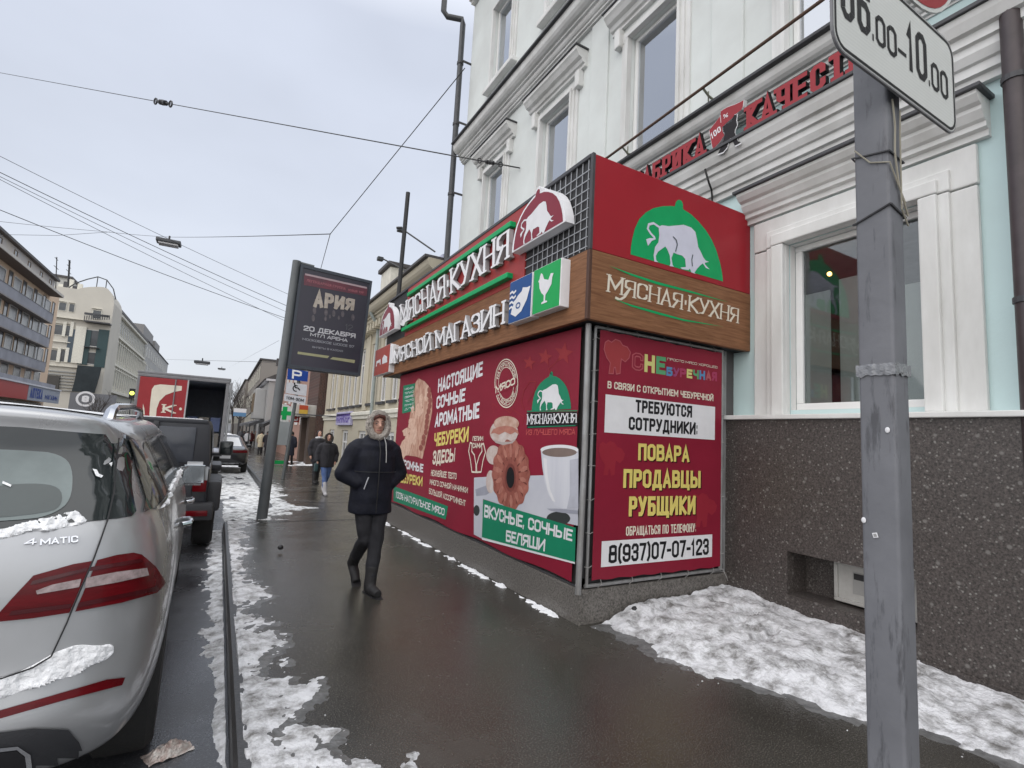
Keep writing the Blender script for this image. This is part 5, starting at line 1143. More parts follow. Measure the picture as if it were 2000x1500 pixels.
for lb, a, c_ in (('topmost thin wire of the bundle running along the street', (-30, 290), (700, 633)), ('second thick wire of the bundle running along the street', (-30, 322), (700, 655)), ('third wire of the bundle, close under the second one', (-30, 330), (700, 668)), ('faint fourth wire crossing under the cross street wire', (-30, 335), (700, 690)), ('lowest wire of the bundle above the roofs opposite', (-30, 398), (700, 668))):
    wire(lb, [atx(*a, -10), atx(*c_, 9)], .017 if 'thick' in lb or 'lowest' in lb else .012, sag=.25)
wire('far thin wire descending to the left above the street end', [atx(545, 665, 4.5), atx(440, 722, -2)], .014)
wire('far cross street wire with small lamps', [atx(325, 702, -14), atx(550, 708, 4.5)], .02)
def hang_lamp(px, X, label, w_, py=None):
    p = atx(px, py or 472, X); o = thing('hanging_street_lamp', label, 'street lamp', p, 'lamps hung over the street')
    m = MB(); m.bbox(p.x-w_/2, p.x+w_/2, p.y-w_*.3, p.y+w_*.3, p.z-w_*.12, p.z+w_*.06, w_*.05); m.build('housing', M_GREYP, o)
    m = MB(); m.bbox(p.x-w_*.4, p.x+w_*.4, p.y-w_*.25, p.y+w_*.25, p.z-w_*.2, p.z-w_*.121, w_*.03); m.build('diffuser', pm('lamp_glass', (.5, .5, .5), rough=.2), o)
    m = MB(); m.tube([p+Vector((0, 0, w_*.06)), p+Vector((0, 0, w_*.28))], w_*.04, 6); m.build('hanger', M_CABLE, o); return o
hang_lamp(330, -6, 'grey street lamp hanging from the cross street wire near the roofs', 2.0, 472)
hang_lamp(395, -3, 'small pale lamp hanging far along the street', 1.9, 707)
hang_lamp(433, -1, 'small dark lamp hanging farthest along the street', 1.6, 720)
# ---- black mast and floodlight arms behind the kiosk sign
mp0 = atx(776, 592, 3.2); mast = thing('black_mast', 'thin black mast rising behind the far end of the kiosk sign', 'mast', (mp0.x, mp0.y, 3.9))
m = MB(); m.tube([(mp0.x, mp0.y, 3.6), atx(797, 376, 3.2)], .05, 8); m.build('tube', M_CABLE, mast, smooth=True)
m = MB(); q = atx(783, 447, 3.2); m.tube([q+Vector((-.1, 0, .0)), q+Vector((.0, -.08, 0))], .03, 6); m.build('hook', M_CABLE, mast)
BBX = 4.52
c_ = [atx(790, 552, BBX), atx(912, 460, BBX), atx(912, 545, BBX), atx(790, 605, BBX)]
zt_, zb_2 = (c_[0].z+c_[1].z)/2, 5.2
bb = thing('blue_white_banner', 'pale banner with blue writing behind the black mast above the kiosk sign', 'banner', (BBX, 13, zb_2))
ya_, yb_ = c_[0].y, 12.05
m = MB(); m.bbox(BBX, BBX+.06, yb_, ya_, zb_2, zt_, .01); m.build('board', pm('pale_lilac_board', (.50, .52, .64), scale=2, tint=(.38, .42, .60), tfac=.7), bb)
m = MB(); text(m, 'ЗУБНАЯ КЛИНИКА', [Vector((BBX, ya_-.2, zt_-.12)), Vector((BBX, yb_+.2, zt_-.12)), Vector((BBX, yb_+.2, zt_-.62)), Vector((BBX, ya_-.2, zt_-.62))], NX, t=.2, off=.004); m.build('lettering', pm('blue_lettering', (.05, .08, .30)), bb)
for a, b_ in (((850, 492), (785, 447)), ((808, 537), (745, 504))):
    p_, q_ = atx(*a, BBX-.02), None
    t_ = ray(*b_); q_ = EYE+t_*((p_.y+.5)/t_.y)
    fl = thing('floodlight_arm', 'thin lamp arm reaching from the blue lettered banner, '+('upper one by the mast' if b_[0] > 760 else 'lower one left of the mast'), 'lamp', p_, 'banner lamps')
    m = MB(); m.tube([p_, q_], .022, 6); m.build('arm', M_GREYP, fl); m = MB(); m.bbox(q_.x-.12, q_.x+.05, q_.y-.08, q_.y+.08, q_.z-.09, q_.z+.02, .02); m.build('lamp_head', M_GREYP, fl)
# ---- litter
q = atz(328, 1472, ROAD)
m = MB(); nn = 14
for j in range(nn+1):
    for i in range(nn+1):
        u, w_ = i/nn-.5, j/nn-.5; r_ = math.hypot(u, w_)*2; hh = max(0, (.05)*(1-r_**2.2))+.026*noise.noise(Vector((u*9, w_*9, 4)))
        pin = 1-.35*abs(u*2)**3 if abs(u) < .42 else .95
        m.v.append(q+Vector((u*.20*math.cos(.4)-w_*.12*pin*math.sin(.4), u*.20*math.sin(.4)+w_*.12*pin*math.cos(.4), max(.003, hh))))
for j in range(nn):
    for i in range(nn): a = j*(nn+1)+i; m.f.append((a, a+1, a+nn+2, a+nn+1))
wm = pm('crumpled_foil', (.66, .64, .60), rough=.3, metal=.4, scale=30, tint=(.30, .16, .13), tfac=.8, bump=1., bscale=60)
tag(m.build('food_wrapper', wm, loc=q, smooth=True), 'crumpled silver and red food wrapper lying on the road behind the silver car', 'litter')
for px, py, lb in ((548, 1069, 'small black stub on the wet pavement before the walking person'), (1240, 1191, 'dark round lump on the snow at the kiosk corner')):
    q = atz(px, py, 0.02 if px < 1000 else .1); m = MB(); m.ball(q, (.035, .03, .03), 10, 7); tag(m.build('dark_lump', M_CABLE, loc=q, smooth=True), lb, 'lump')
# ================================================================== people
def fuse(mb, voxel, smooth=3, disp=0., dscale=8.):
    """one continuous skin over everything in the builder"""
    me = bpy.data.meshes.new('tmp'); me.from_pydata([tuple(q) for q in mb.v], [], mb.f); me.update()
    bm = bmesh.new(); bm.from_mesh(me); bmesh.ops.recalc_face_normals(bm, faces=bm.faces[:]); bm.to_mesh(me); bm.free()
    o = bpy.data.objects.new('tmp', me); COL.objects.link(o)
    r_ = o.modifiers.new('r', 'REMESH'); r_.mode = 'VOXEL'; r_.voxel_size = voxel
    s_ = o.modifiers.new('s', 'SMOOTH'); s_.iterations = smooth; s_.factor = .5
    bpy.context.view_layer.update()
    m2 = bpy.data.meshes.new_from_object(o.evaluated_get(bpy.context.evaluated_depsgraph_get()))
    out = MB(); out.v = [v.co.copy() for v in m2.vertices]; out.f = [tuple(p.vertices) for p in m2.polygons]
    if disp: out.v = [v.co+v.normal*disp*noise.noise(v.co*dscale) for v in m2.vertices]
    bpy.data.objects.remove(o); bpy.data.meshes.remove(me); bpy.data.meshes.remove(m2); return out
def loft(mb, rings, n=20):
    """rings: (cx, cy, z, rx, ry)"""
    b = len(mb.v)
    for cx, cy, z, rx, ry in rings:
        for j in range(n): t = 2*math.pi*j/n; mb.v.append(Vector((cx+rx*math.cos(t), cy+ry*math.sin(t), z)))
    for i in range(len(rings)-1):
        for j in range(n): mb.f.append((b+i*n+j, b+i*n+(j+1) % n, b+(i+1)*n+(j+1) % n, b+(i+1)*n+j))
    mb.f.append(tuple(b+j for j in reversed(range(n)))); mb.f.append(tuple(b+(len(rings)-1)*n+j for j in range(n)))
def limb(mb, pts, rs, n=10):
    mb.tube(pts, rs, n)
    for p, r_ in zip(pts[1:-1], rs[1:-1]): mb.ball(p, r_*.98, 10, 7)
M_SKIN = pm('skin', (.50, .29, .22), rough=.55, var=.06)
def cloth(name, col, **k): return pm(name, col, rough=.85, **{'var': .2, 'scale': 14, 'bump': .3, 'bscale': 90, **k})
def person(label, loc, heading, H, legs, arms, coat, trousers, boots, hood=None, hair=None, group=None, fine=False, hem=.83, girth=1., boot_top=.28, extras=None, bent=True):
    """legs: per side (knee, ankle, toe direction) ; arms: per side (elbow, wrist); local frame faces -y"""
    s = H/1.72; A = Matrix.Translation(Vector(loc)) @ Matrix.Rotation(heading, 4, 'Z') @ Matrix.Scale(s, 4)
    o = thing('person', label, 'person', loc, group)
    vx = (.011 if fine else .02)*1.0
    def put(mb, name, mat, parent=o, smooth=True):
        mb.v = [A @ q for q in mb.v]; return mb.build(name, mat, parent, smooth=smooth)
    hips = [Vector((-.085, 0, .90)), Vector((.085, 0, .90))]; sh = [Vector((-.165, .01, 1.385)), Vector((.165, .01, 1.385))]
    # the body: one continuous surface with head, arms, hands and legs
    b = MB(); loft(b, [(0, 0, .84, .13, .10), (0, 0, .92, .155, .11), (0, 0, 1.08, .13, .095), (0, 0, 1.26, .155, .105), (0, .01, 1.40, .17, .085), (0, .012, 1.45, .09, .065)])
    b.tube([(0, .015, 1.42), (0, .0, 1.56)], [.055, .05], 10)
    b.ball((0, -.005, 1.625), (.072, .092, .105), 16, 12); b.ball((0, -.03, 1.56), (.052, .06, .05), 12, 8)
    b.tube([(0, -.088, 1.64), (0, -.115, 1.605), (0, -.092, 1.592)], [.012, .016, .012], 8)
    for sg in (-1, 1): b.ball((sg*.074, .005, 1.615), (.01, .02, .03), 8, 6)
    for i, (kn, an, td) in enumerate(legs):
        kn, an = Vector(kn), Vector(an); limb(b, [hips[i], hips[i].lerp(kn, .5)+Vector((0, -.01, 0)), kn, kn.lerp(an, .4)+Vector((0, .015, 0)), an], [.088, .075, .056, .055, .04])
        td = Vector(td).normalized(); limb(b, [an, an+td*.09+Vector((0, 0, -.04)), an+td*.15+Vector((0, 0, -.05))], [.036, .028, .02])
    for i, (el, wr) in enumerate(arms):
        el, wr = Vector(el), Vector(wr); limb(b, [sh[i], el, wr], [.05, .042, .03])
        d = (wr-el).normalized(); side = Vector((1 if i == 0 else -1, 0, 0)); nrm_ = d.cross(side).normalized()
        hk = .62 if abs(wr.x) < .2 else 1.; d = d*hk; limb(b, [wr, wr+d*.045, wr+d*.09], [.028, .036, .034])
        for k, (off, ln) in enumerate(((-.028, .062), (-.010, .075), (.009, .070), (.027, .055))):
            r0 = wr+d*.085+nrm_*off; b.tube([r0, r0+d*ln*.5+side*.006, r0+d*ln*.85+side*.022], [.0095, .009, .007], 6)
        t0 = wr+d*.03-nrm_*.03; b.tube([t0, t0+d*.03-nrm_*.022, t0+d*.06-nrm_*.024+side*.012], [.012, .011, .008], 6)
    body = put(fuse(b, .0085 if fine else .016, 2), 'body', M_SKIN)
    # trousers
    m = MB(); loft(m, [(0, 0, .82, .15, .115), (0, 0, .93, .17, .125), (0, 0, 1.0, .16, .12)])
    for i, (kn, an, td) in enumerate(legs):
        kn, an = Vector(kn), Vector(an); e = kn.lerp(an, .86); limb(m, [hips[i], hips[i].lerp(kn, .5)+Vector((0, -.012, 0)), kn, kn.lerp(an, .4)+Vector((0, .014, 0)), e], [.105, .092, .072, .068, .058])
    put(fuse(m, vx, 2, .012 if fine else .01, 9), 'trousers', trousers)
    # boots
    for i, (kn, an, td) in enumerate(legs):
        kn, an = Vector(kn), Vector(an); td = Vector(td).normalized(); up = (kn-an).normalized(); sole = Vector((0, 0, -1)) if td.z > -.3 else Vector((0, -.5, -.8))
        m = MB(); limb(m, [an+up*boot_top*.8, an+up*.1, an+Vector((0, 0, -.02))], [.066, .06, .06]); limb(m, [an+Vector((0, 0, -.035))-td*.035, an+td*.09+sole*.045, an+td*.19+sole*.052], [.052, .05, .04])
        bt = put(fuse(m, .011 if fine else .02, 2), 'boot', boots[0] if isinstance(boots, tuple) else boots)
        m = MB(); q = [an-td*.075+sole*.075, an+td*.24+sole*.082]; w_ = td.cross(Vector((0, 0, 1))).normalized()
        for p_, k in ((q[0], .036), (q[0].lerp(q[1], .35), .04), (q[0].lerp(q[1], .75), .05), (q[1], .028)):
            m.v += [p_+w_*k, p_-w_*k, p_-w_*k+sole*.025, p_+w_*k+sole*.025]
        for k in range(3): m.f += [(4*k+j, 4*k+(j+1) % 4, 4*k+4+(j+1) % 4, 4*k+4+j) for j in range(4)]
        m.f += [(0, 1, 2, 3), (15, 14, 13, 12)]
        put(m, 'sole', boots[1] if isinstance(boots, tuple) else M_CABLE, bt, smooth=False)
    # coat with sleeves
    m = MB(); zs = [hem+(1.42-hem)*k/12 for k in range(13)]; rg = []
    for k, z in enumerate(zs):
        t = (z-hem)/(1.42-hem); puff = 1+.018*abs(math.sin(t*math.pi*5.5)); rx = (.205-.012*math.sin(t*3.14)+.0*t)*(1 if t < .85 else 1-.45*(t-.85)/.15*.4); ry = (.165-.02*t)*(1 if t < .85 else .9)
        rg.append((0, 0, z, rx*girth*puff, ry*girth*puff))
    rg += [(0, .01, 1.45, .15*girth, .11*girth), (0, .012, 1.49, .10, .09), (0, .012, 1.52, .085, .085)]; loft(m, rg, 28)
    for i, (el, wr) in enumerate(arms):
        el, wr = Vector(el), Vector(wr); n_ = 5; P, Q = [], []; pocket = abs(wr.x) < .2
        for k in range(n_): P.append(sh[i].lerp(el, k/n_)); Q.append((.098-.012*k/n_)*girth**.5*(1+.03*(k % 2)))
        for k in range(n_+1): P.append(el.lerp(wr+(wr-el).normalized()*.02, k/n_)); Q.append((.086-.024*k/n_)*girth**.5*(1+.03*((k+1) % 2)))
        m.tube(P, Q, 14); m.ball(sh[i], .088*girth**.5, 14, 10); m.ball(el, .086*girth**.5, 14, 10)
    ct = put(fuse(m, vx, 3, .014 if fine else .01, 7), 'coat', coat)
    if fine or hood:
        z0 = hem+.02; m = MB(); m.tube([(0.0, -.165*girth, hem+.02), (0.0, -.172*girth, 1.1), (0.0, -.16*girth, 1.36), (0, -.115, 1.47)], .006, 6); put(m, 'zip', M_CABLE, ct)
    if hood:
        fur, shell = hood; hc = Vector((0, -.055, 1.615)); n1, n2 = 40, 12; m = MB()
        for i in range(n1):
            t = 2*math.pi*i/n1
            for j in range(n2):
                p = 2*math.pi*j/n2; ra, rb = .094, .118; rr_ = .034
                c_ = Vector((ra*math.cos(t), -.02*math.sin(t)*-1, rb*math.sin(t))); out_ = Vector((math.cos(t), 0, math.sin(t)))
                q = hc+c_+(out_*math.cos(p)+Vector((0, -1, 0))*math.sin(p))*rr_; q += (q-hc-c_)*(.35*noise.noise(q*60)+.25*noise.noise(q*140)); m.v.append(q)
        for i in range(n1):
            for j in range(n2): a, b_ = i*n2, ((i+1) % n1)*n2; m.f.append((a+j, b_+j, b_+(j+1) % n2, a+(j+1) % n2))
        rnd = random.Random(3)
        if fine:
            for k in range(900):                      # tufts standing out of the fur
                t, p = rnd.uniform(0, 6.283), rnd.uniform(-1.7, 1.9); out_ = Vector((math.cos(t), 0, math.sin(t)))
                dr = (out_*math.cos(p)+Vector((0, -1, 0))*math.sin(p)+Vector((rnd.uniform(-.3, .3), rnd.uniform(-.3, .3), rnd.uniform(-.3, .3)))).normalized(); q = hc+Vector((.094*math.cos(t), 0, .118*math.sin(t)))+dr*.03
                w_ = dr.orthogonal().normalized()*.0035; m.add([q-w_, q+w_, q+dr*rnd.uniform(.012, .022)], [(0, 1, 2)])
        put(m, 'fur_trim', fur, ct)
        m = MB(); n1, n2 = 28, 9
        for j in range(n2+1):
            a = j/n2*math.pi*.5
            for i in range(n1): t = 2*math.pi*i/n1; k = math.cos(a)**.7 if j < n2 else 0; m.v.append(hc+Vector((.115*k*math.cos(t), .005+.165*math.sin(a), .138*k*math.sin(t)-.02*math.sin(a))))
        for j in range(n2):
            for i in range(n1): m.f.append((j*n1+i, j*n1+(i+1) % n1, (j+1)*n1+(i+1) % n1, (j+1)*n1+i))
        put(m, 'hood', shell, ct)
    if hair:
        m = MB(); m.ball((0, .018, 1.645), (.083, .092, .10), 18, 12)
        for sg in (-1, 1): limb(m, [(sg*.06, -.02, 1.69), (sg*.078, -.025, 1.61), (sg*.075, -.02, 1.52)], [.03, .026, .02])
        m.v = [q if q.y > -.045 or q.z > 1.67 else Vector((q.x, -.045, q.z)) for q in m.v]
        put(fuse(m, .008 if fine else .014, 2, .008, 30), 'hair', hair, body)
    # face
    for sg in (-1, 1):
        m = MB(); m.ball((sg*.030, -.082, 1.632), (.013, .009, .008), 10, 7); put(m, 'eye', pm('eye_dark', (.05, .04, .04), rough=.3), body)
        m = MB(); m.tube([(sg*.014, -.090, 1.655), (sg*.032, -.090, 1.660), (sg*.05, -.078, 1.654)], [.003, .004, .002], 6); put(m, 'eyebrow', pm('brow', (.07, .05, .04)), body)
    m = MB(); m.tube([(-.026, -.080, 1.563), (-.012, -.090, 1.566), (0, -.092, 1.564), (.012, -.090, 1.566), (.026, -.080, 1.563)], [.003, .006, .006, .006, .003], 6); put(m, 'mouth', pm('lips', (.33, .11, .10)), body)
    if extras: extras(o, ct, body, put)
    return o
def ground_at(px, py):
    z = 0.
    for _ in range(30): q = atz(px, py, z); z = gz(q.y)
    return Vector((q.x, q.y, z))
def tall(px, py, q): return aty(px, py, q.y).z-q.z
M_NAVY = cloth('navy_quilted_coat', (.013, .015, .026), rough=.7) if False else pm('navy_quilted_coat', (.007, .008, .015), rough=.7, scale=10, var=.35, bump=.35, bscale=45, spec=.25)
M_BLKP = pm('black_trousers', (.014, .014, .018), rough=.8, scale=14, var=.3, bump=.3, bscale=60)
M_BOOT = pm('black_leather', (.014, .013, .014), rough=.7, scale=20, var=.3, bump=.3, bscale=50)
M_FUR = pm('grey_beige_fur', (.33, .30, .27), rough=1., scale=60, var=.45, bump=.6, bscale=200)
M_HAIRB = pm('brown_hair', (.06, .03, .02), rough=.6, scale=50, var=.4)
def woman_extras(o, ct, body, put):
    m = MB()
    for sg in (-1, 1): m.tube([(sg*.032+.022*math.cos(a*.63), -.098-.0*abs(sg), 1.632+.016*math.sin(a*.63)) for a in range(11)], .0022, 5)
    m.tube([(-.012, -.1, 1.636), (.012, -.1, 1.636)], .002, 5)
    for sg in (-1, 1): m.tube([(sg*.054, -.098, 1.636), (sg*.075, -.02, 1.63)], .002, 5)
    put(m, 'glasses', pm('brown_glasses_frame', (.09, .04, .03), rough=.3), body)
    m = MB(); m.tube([(.045, -.125, 1.50), (.052, -.165, 1.44), (.058, -.182, 1.34), (.062, -.185, 1.25)], .004, 6); put(m, 'draw_cord', pm('pale_cord', (.42, .42, .42)), ct)
    m = MB(); m.tube([(-.098, -.172, 1.105), (-.112, -.178, 1.07), (-.135, -.175, .99)], .006, 6); put(m, 'pocket_zip', pm('bright_zip', (.4, .4, .42), metal=.6, rough=.35), ct)
    m = MB(); m.tube([(-.205, .0, 1.155), (-.2, -.1, 1.155), (-.13, -.168, 1.155), (0, -.186, 1.155), (.13, -.168, 1.155), (.2, -.1, 1.155)], .004, 6); put(m, 'waist_seam', M_CABLE, ct)
    m = MB(); m.tube([(-.01, -.085, 1.712), (-.045, -.075, 1.695), (-.068, -.05, 1.65)], [.016, .018, .010], 8); m.tube([(-.01, -.085, 1.712), (.04, -.078, 1.705), (.07, -.05, 1.655)], [.016, .018, .010], 8); put(m, 'fringe', pm('reddish_hair', (.10, .035, .025), rough=.6, scale=60, var=.4), body)
wp = ground_at(710, 1150)
person('person in a dark navy hooded parka with pale fur trim walking towards the viewer', wp, R(4), 1.70,
       [((-.055, -.08, .50), (-.035, .30, .20), (0, -.75, -.65)), ((.055, -.10, .50), (.0, -.17, .09), (.12, -1, .0))],
       [((-.285, .03, 1.13), (-.15, -.065, 1.03)), ((.285, .04, 1.13), (.155, -.055, 1.03))], M_NAVY, M_BLKP, M_BOOT, hood=(M_FUR, M_NAVY), fine=True, girth=1.07, hem=.74, boot_top=.2, extras=woman_extras)
M_JKT = cloth('black_jacket', (.02, .019, .024)); M_JEAN = cloth('blue_jeans', (.05, .10, .27), tint=(.13, .19, .36), tfac=.8); M_DKFUR = pm('dark_fur', (.04, .033, .03), rough=1, scale=60, var=.5)
gp = ground_at(632, 966)
def girl_extras(o, ct, body, put):
    m = MB(); m.bbox(-.33, -.24, -.12, .04, .66, .88, .02); m.tube([(-.285, -.10, .87), (-.285, -.06, .98), (-.285, .0, .97), (-.285, .02, .87)], .008, 6); put(m, 'hand_bag', pm('teal_bag', (.02, .05, .055)), o)
person('person in blue jeans and a short black jacket with a dark fur hood', gp, R(2), max(1.52, tall(641, 849, gp)),
       [((-.05, -.12, .50), (-.02, -.25, .09), (0, -1, 0)), ((.05, .02, .5), (.03, .28, .18), (0, -.8, -.5))], [((-.26, .05, 1.15), (-.26, -.03, .95)), ((.26, .06, 1.15), (.23, -.05, .95))],
       M_JKT, M_JEAN, (pm('pale_boots', (.42, .41, .42), rough=.8), M_CABLE), hood=(M_DKFUR, M_JKT), hem=.78, girth=1.05, boot_top=.36, extras=girl_extras)
STAND = [((-.07, -.05, .5), (-.07, -.10, .09), (0, -1, 0)), ((.07, .03, .5), (.07, .12, .10), (0, -1, 0))]
ARMS = [((-.25, .04, 1.14), (-.24, -.05, .92)), ((.25, .04, 1.14), (.24, -.05, .92))]
hp = ground_at(615, 945)
person('person in black with a pale scarf half hidden behind the one in blue jeans', hp, R(8), max(1.6, tall(628, 842, hp)), STAND, ARMS, M_JKT, M_BLKP, M_BOOT, hair=pm('black_hair', (.02, .018, .018), rough=.6), hem=.7,
       extras=lambda o, ct, body, put: put((lambda m: (m.tube([(.09*math.cos(a*.6), .0+.085*math.sin(a*.6), 1.5+.01*math.sin(a)) for a in range(12)], .035, 8), m)[1])(MB()), 'scarf', pm('pale_scarf', (.6, .6, .62)), ct))
dp = ground_at(565, 906)
person('person in a long dark navy coat standing by the parking post', dp, R(150), max(1.62, tall(568, 848, dp)), STAND, ARMS, cloth('dark_blue_coat', (.015, .017, .03)), M_BLKP, M_BOOT, hair=pm('black_hair', (.02, .018, .018), rough=.6), hem=.45)
for lb, px, py, ty, hd, cm, hm in (('person in a cream coat walking far along the pavement', 507, 886, 846, 170, cloth('cream_coat', (.48, .42, .30)), .5), ('person in a dark coat just right of the distant cream coat', 519, 887, 848, 175, M_JKT, .5), ('person in a white jacket beside the far dark car', 481, 876, 846, 160, cloth('white_jacket', (.55, .55, .57)), .7), ('person in a brown coat far off before the awnings', 497, 873, 842, 10, cloth('brown_coat', (.10, .07, .05)), .6), ('person in a dark red jacket among the far walkers by the dark awning', 489, 874, 842, 20, cloth('dark_red_jacket', (.10, .02, .02)), .65), ('person in a black hooded jacket at the far kerb edge', 474, 872, 843, 180, M_JKT, .7), ('person in a beige jacket far off on the pavement centre', 500, 869, 841, 175, cloth('beige_jacket', (.30, .25, .19)), .65), ('person in a grey coat farthest along the pavement', 469, 869, 838, 0, cloth('grey_coat', (.12, .12, .13)), .6)):
    q = ground_at(px, py); person(lb, q, R(hd), max(1.62, tall(px, ty, q)), STAND, ARMS, cm, M_BLKP, M_BOOT, hair=pm('black_hair', (.02, .018, .018), rough=.6), hem=hm, group='people far along the pavement')
# ================================================================== vehicles
def car_paint(name, col, metal=.6, rough=.32, coat=1., **k): return pm(name, col, rough=rough, metal=metal, coat=coat, var=.05, scale=3, **k)
M_SILVER = pm('silver_paint', (.42, .43, .445), rough=.33, metal=.55, coat=.6, scale=1.7, tint=(.33, .33, .33), tfac=.8, rvar=.1, stretch=(1, 1, .6))
M_BLKPAINT = car_paint('black_paint', (.012, .013, .016), metal=.2, rough=.3)
M_GLOSS = pm('dark_car_glass', (.016, .021, .022), rough=.06, spec=.6, var=.05)
M_TYRE = pm('tyre_rubber', (.018, .018, .018), rough=.85, bump=.3, bscale=80)
M_RIM = pm('alloy_rim', (.30, .30, .31), rough=.35, metal=.8)
M_CHROME = pm('chrome', (.68, .69, .71), rough=.12, metal=1.)
M_PLASTIC = pm('black_plastic', (.03, .031, .035), rough=.5, var=.1, bump=.15, bscale=150)
M_LAMPR = pm('red_lamp', (.105, .002, .005), rough=.25, coat=.12, spec=.2, var=.25, scale=9, stretch=(1, 1, 5))
M_LAMPD = pm('deep_red_lamp', (.06, .003, .006), rough=.2, coat=.25, spec=.3, var=.2)
M_LAMPW = pm('clear_lamp', (.34, .27, .27), rough=.25, coat=.2, var=.35, scale=45)
def catmull(mb, levels, cuts=()):
    me = bpy.data.meshes.new('tmp'); me.from_pydata([tuple(q) for q in mb.v], [], mb.f); me.update()
    bm = bmesh.new(); bm.from_mesh(me); bmesh.ops.remove_doubles(bm, verts=bm.verts[:], dist=1e-5); bmesh.ops.recalc_face_normals(bm, faces=bm.faces[:]); bm.to_mesh(me); bm.free()
    o = bpy.data.objects.new('tmp', me); COL.objects.link(o); s_ = o.modifiers.new('s', 'SUBSURF'); s_.levels = levels; s_.render_levels = levels
    tmp = [o]
    for c in cuts:
        cm = bpy.data.meshes.new('tmpc'); cm.from_pydata([tuple(q) for q in c.v], [], c.f); cm.update()
        bm = bmesh.new(); bm.from_mesh(cm); bmesh.ops.recalc_face_normals(bm, faces=bm.faces[:]); bm.to_mesh(cm); bm.free()
        co_ = bpy.data.objects.new('tmpc', cm); COL.objects.link(co_); b_ = o.modifiers.new('b', 'BOOLEAN'); b_.operation = 'DIFFERENCE'; b_.object = co_; b_.solver = 'EXACT'; tmp.append(co_)
    bpy.context.view_layer.update()
    m2 = bpy.data.meshes.new_from_object(o.evaluated_get(bpy.context.evaluated_depsgraph_get()))
    out = MB(); out.v = [v.co.copy() for v in m2.vertices]; out.f = [tuple(p.vertices) for p in m2.polygons]
    for t_ in tmp: bpy.data.objects.remove(t_)
    bpy.data.meshes.remove(m2); return out
def car_shell(cols, place, wheels, levels=2, wr=.40, arch=.43):
    """cols: right half outline columns from rear centre to front centre (4 rear, the sides, 4 front), each a list of (x, y, z) upwards"""
    n, nl = len(cols), len(cols[0]); b = MB(); idx = {}
    def vid(i, l, sg):
        if (i in (0, n-1)): sg = 1
        if (i, l, sg) not in idx: idx[i, l, sg] = len(b.v); x, y, z = cols[i][l]; b.v.append(place(x*sg, y, z))
        return idx[i, l, sg]
    for sg in (1, -1):
        for i in range(n-1):
            for l in range(nl-1): b.f.append((vid(i, l, sg), vid(i+1, l, sg), vid(i+1, l+1, sg), vid(i, l+1, sg)))
    # roof: rows from the rear edge to the front edge
    rows = [[vid(i, nl-1, 1) for i in (0, 1, 2, 3)]]; rowsL = [[vid(i, nl-1, -1) for i in (0, 1, 2, 3)]]
    for i in range(4, n-4):
        x, y, z = cols[i][nl-1]; c = []
        for fr in (0, .5, .82): c.append((x*fr, y, z+.055*(1-fr**2)))
        r_ = [len(b.v)+k for k in range(3)]; b.v += [place(*q) for q in c]; l_ = [r_[0]]+[len(b.v)+k for k in range(2)]; b.v += [place(-q[0], q[1], q[2]) for q in c[1:]]
        rows.append(r_+[vid(i, nl-1, 1)]); rowsL.append(l_+[vid(i, nl-1, -1)])
    rows.append([vid(i, nl-1, 1) for i in (n-1, n-2, n-3, n-4)]); rowsL.append([vid(i, nl-1, -1) for i in (n-1, n-2, n-3, n-4)])
    for rs in (rows, rowsL):
        for a, c in zip(rs, rs[1:]):
            for k in range(3): b.f.append((a[k], a[k+1], c[k+1], c[k]))
    b.f.append(tuple([vid(i, 0, 1) for i in range(n)]+[vid(i, 0, -1) for i in range(n-2, 0, -1)]))
    cuts = []
    for y in wheels:
        for sg in (1, -1):
            c = MB(); x0 = sg*.62; x1 = sg*1.3; base = []
            for xx in (x0, x1):
                for k in range(28): t = 2*math.pi*k/28; c.v.append(place(xx, y+arch*math.cos(t), wr+arch*math.sin(t)))
            c.f = [tuple(range(27, -1, -1)), tuple(range(28, 56))]+[(k, (k+1) % 28, (k+1) % 28+28, k+28) for k in range(28)]; cuts.append(c)
    return catmull(b, levels, cuts)
def soften(pts, n=2):
    for _ in range(n): pts = [q for a, b_ in zip(pts, pts[1:]+pts[:1]) for q in ((a[0]*.75+b_[0]*.25, a[1]*.75+b_[1]*.25), (a[0]*.25+b_[0]*.75, a[1]*.25+b_[1]*.75))]
    return pts
def bvh_of(mb): return BVHTree.FromPolygons(mb.v, mb.f)
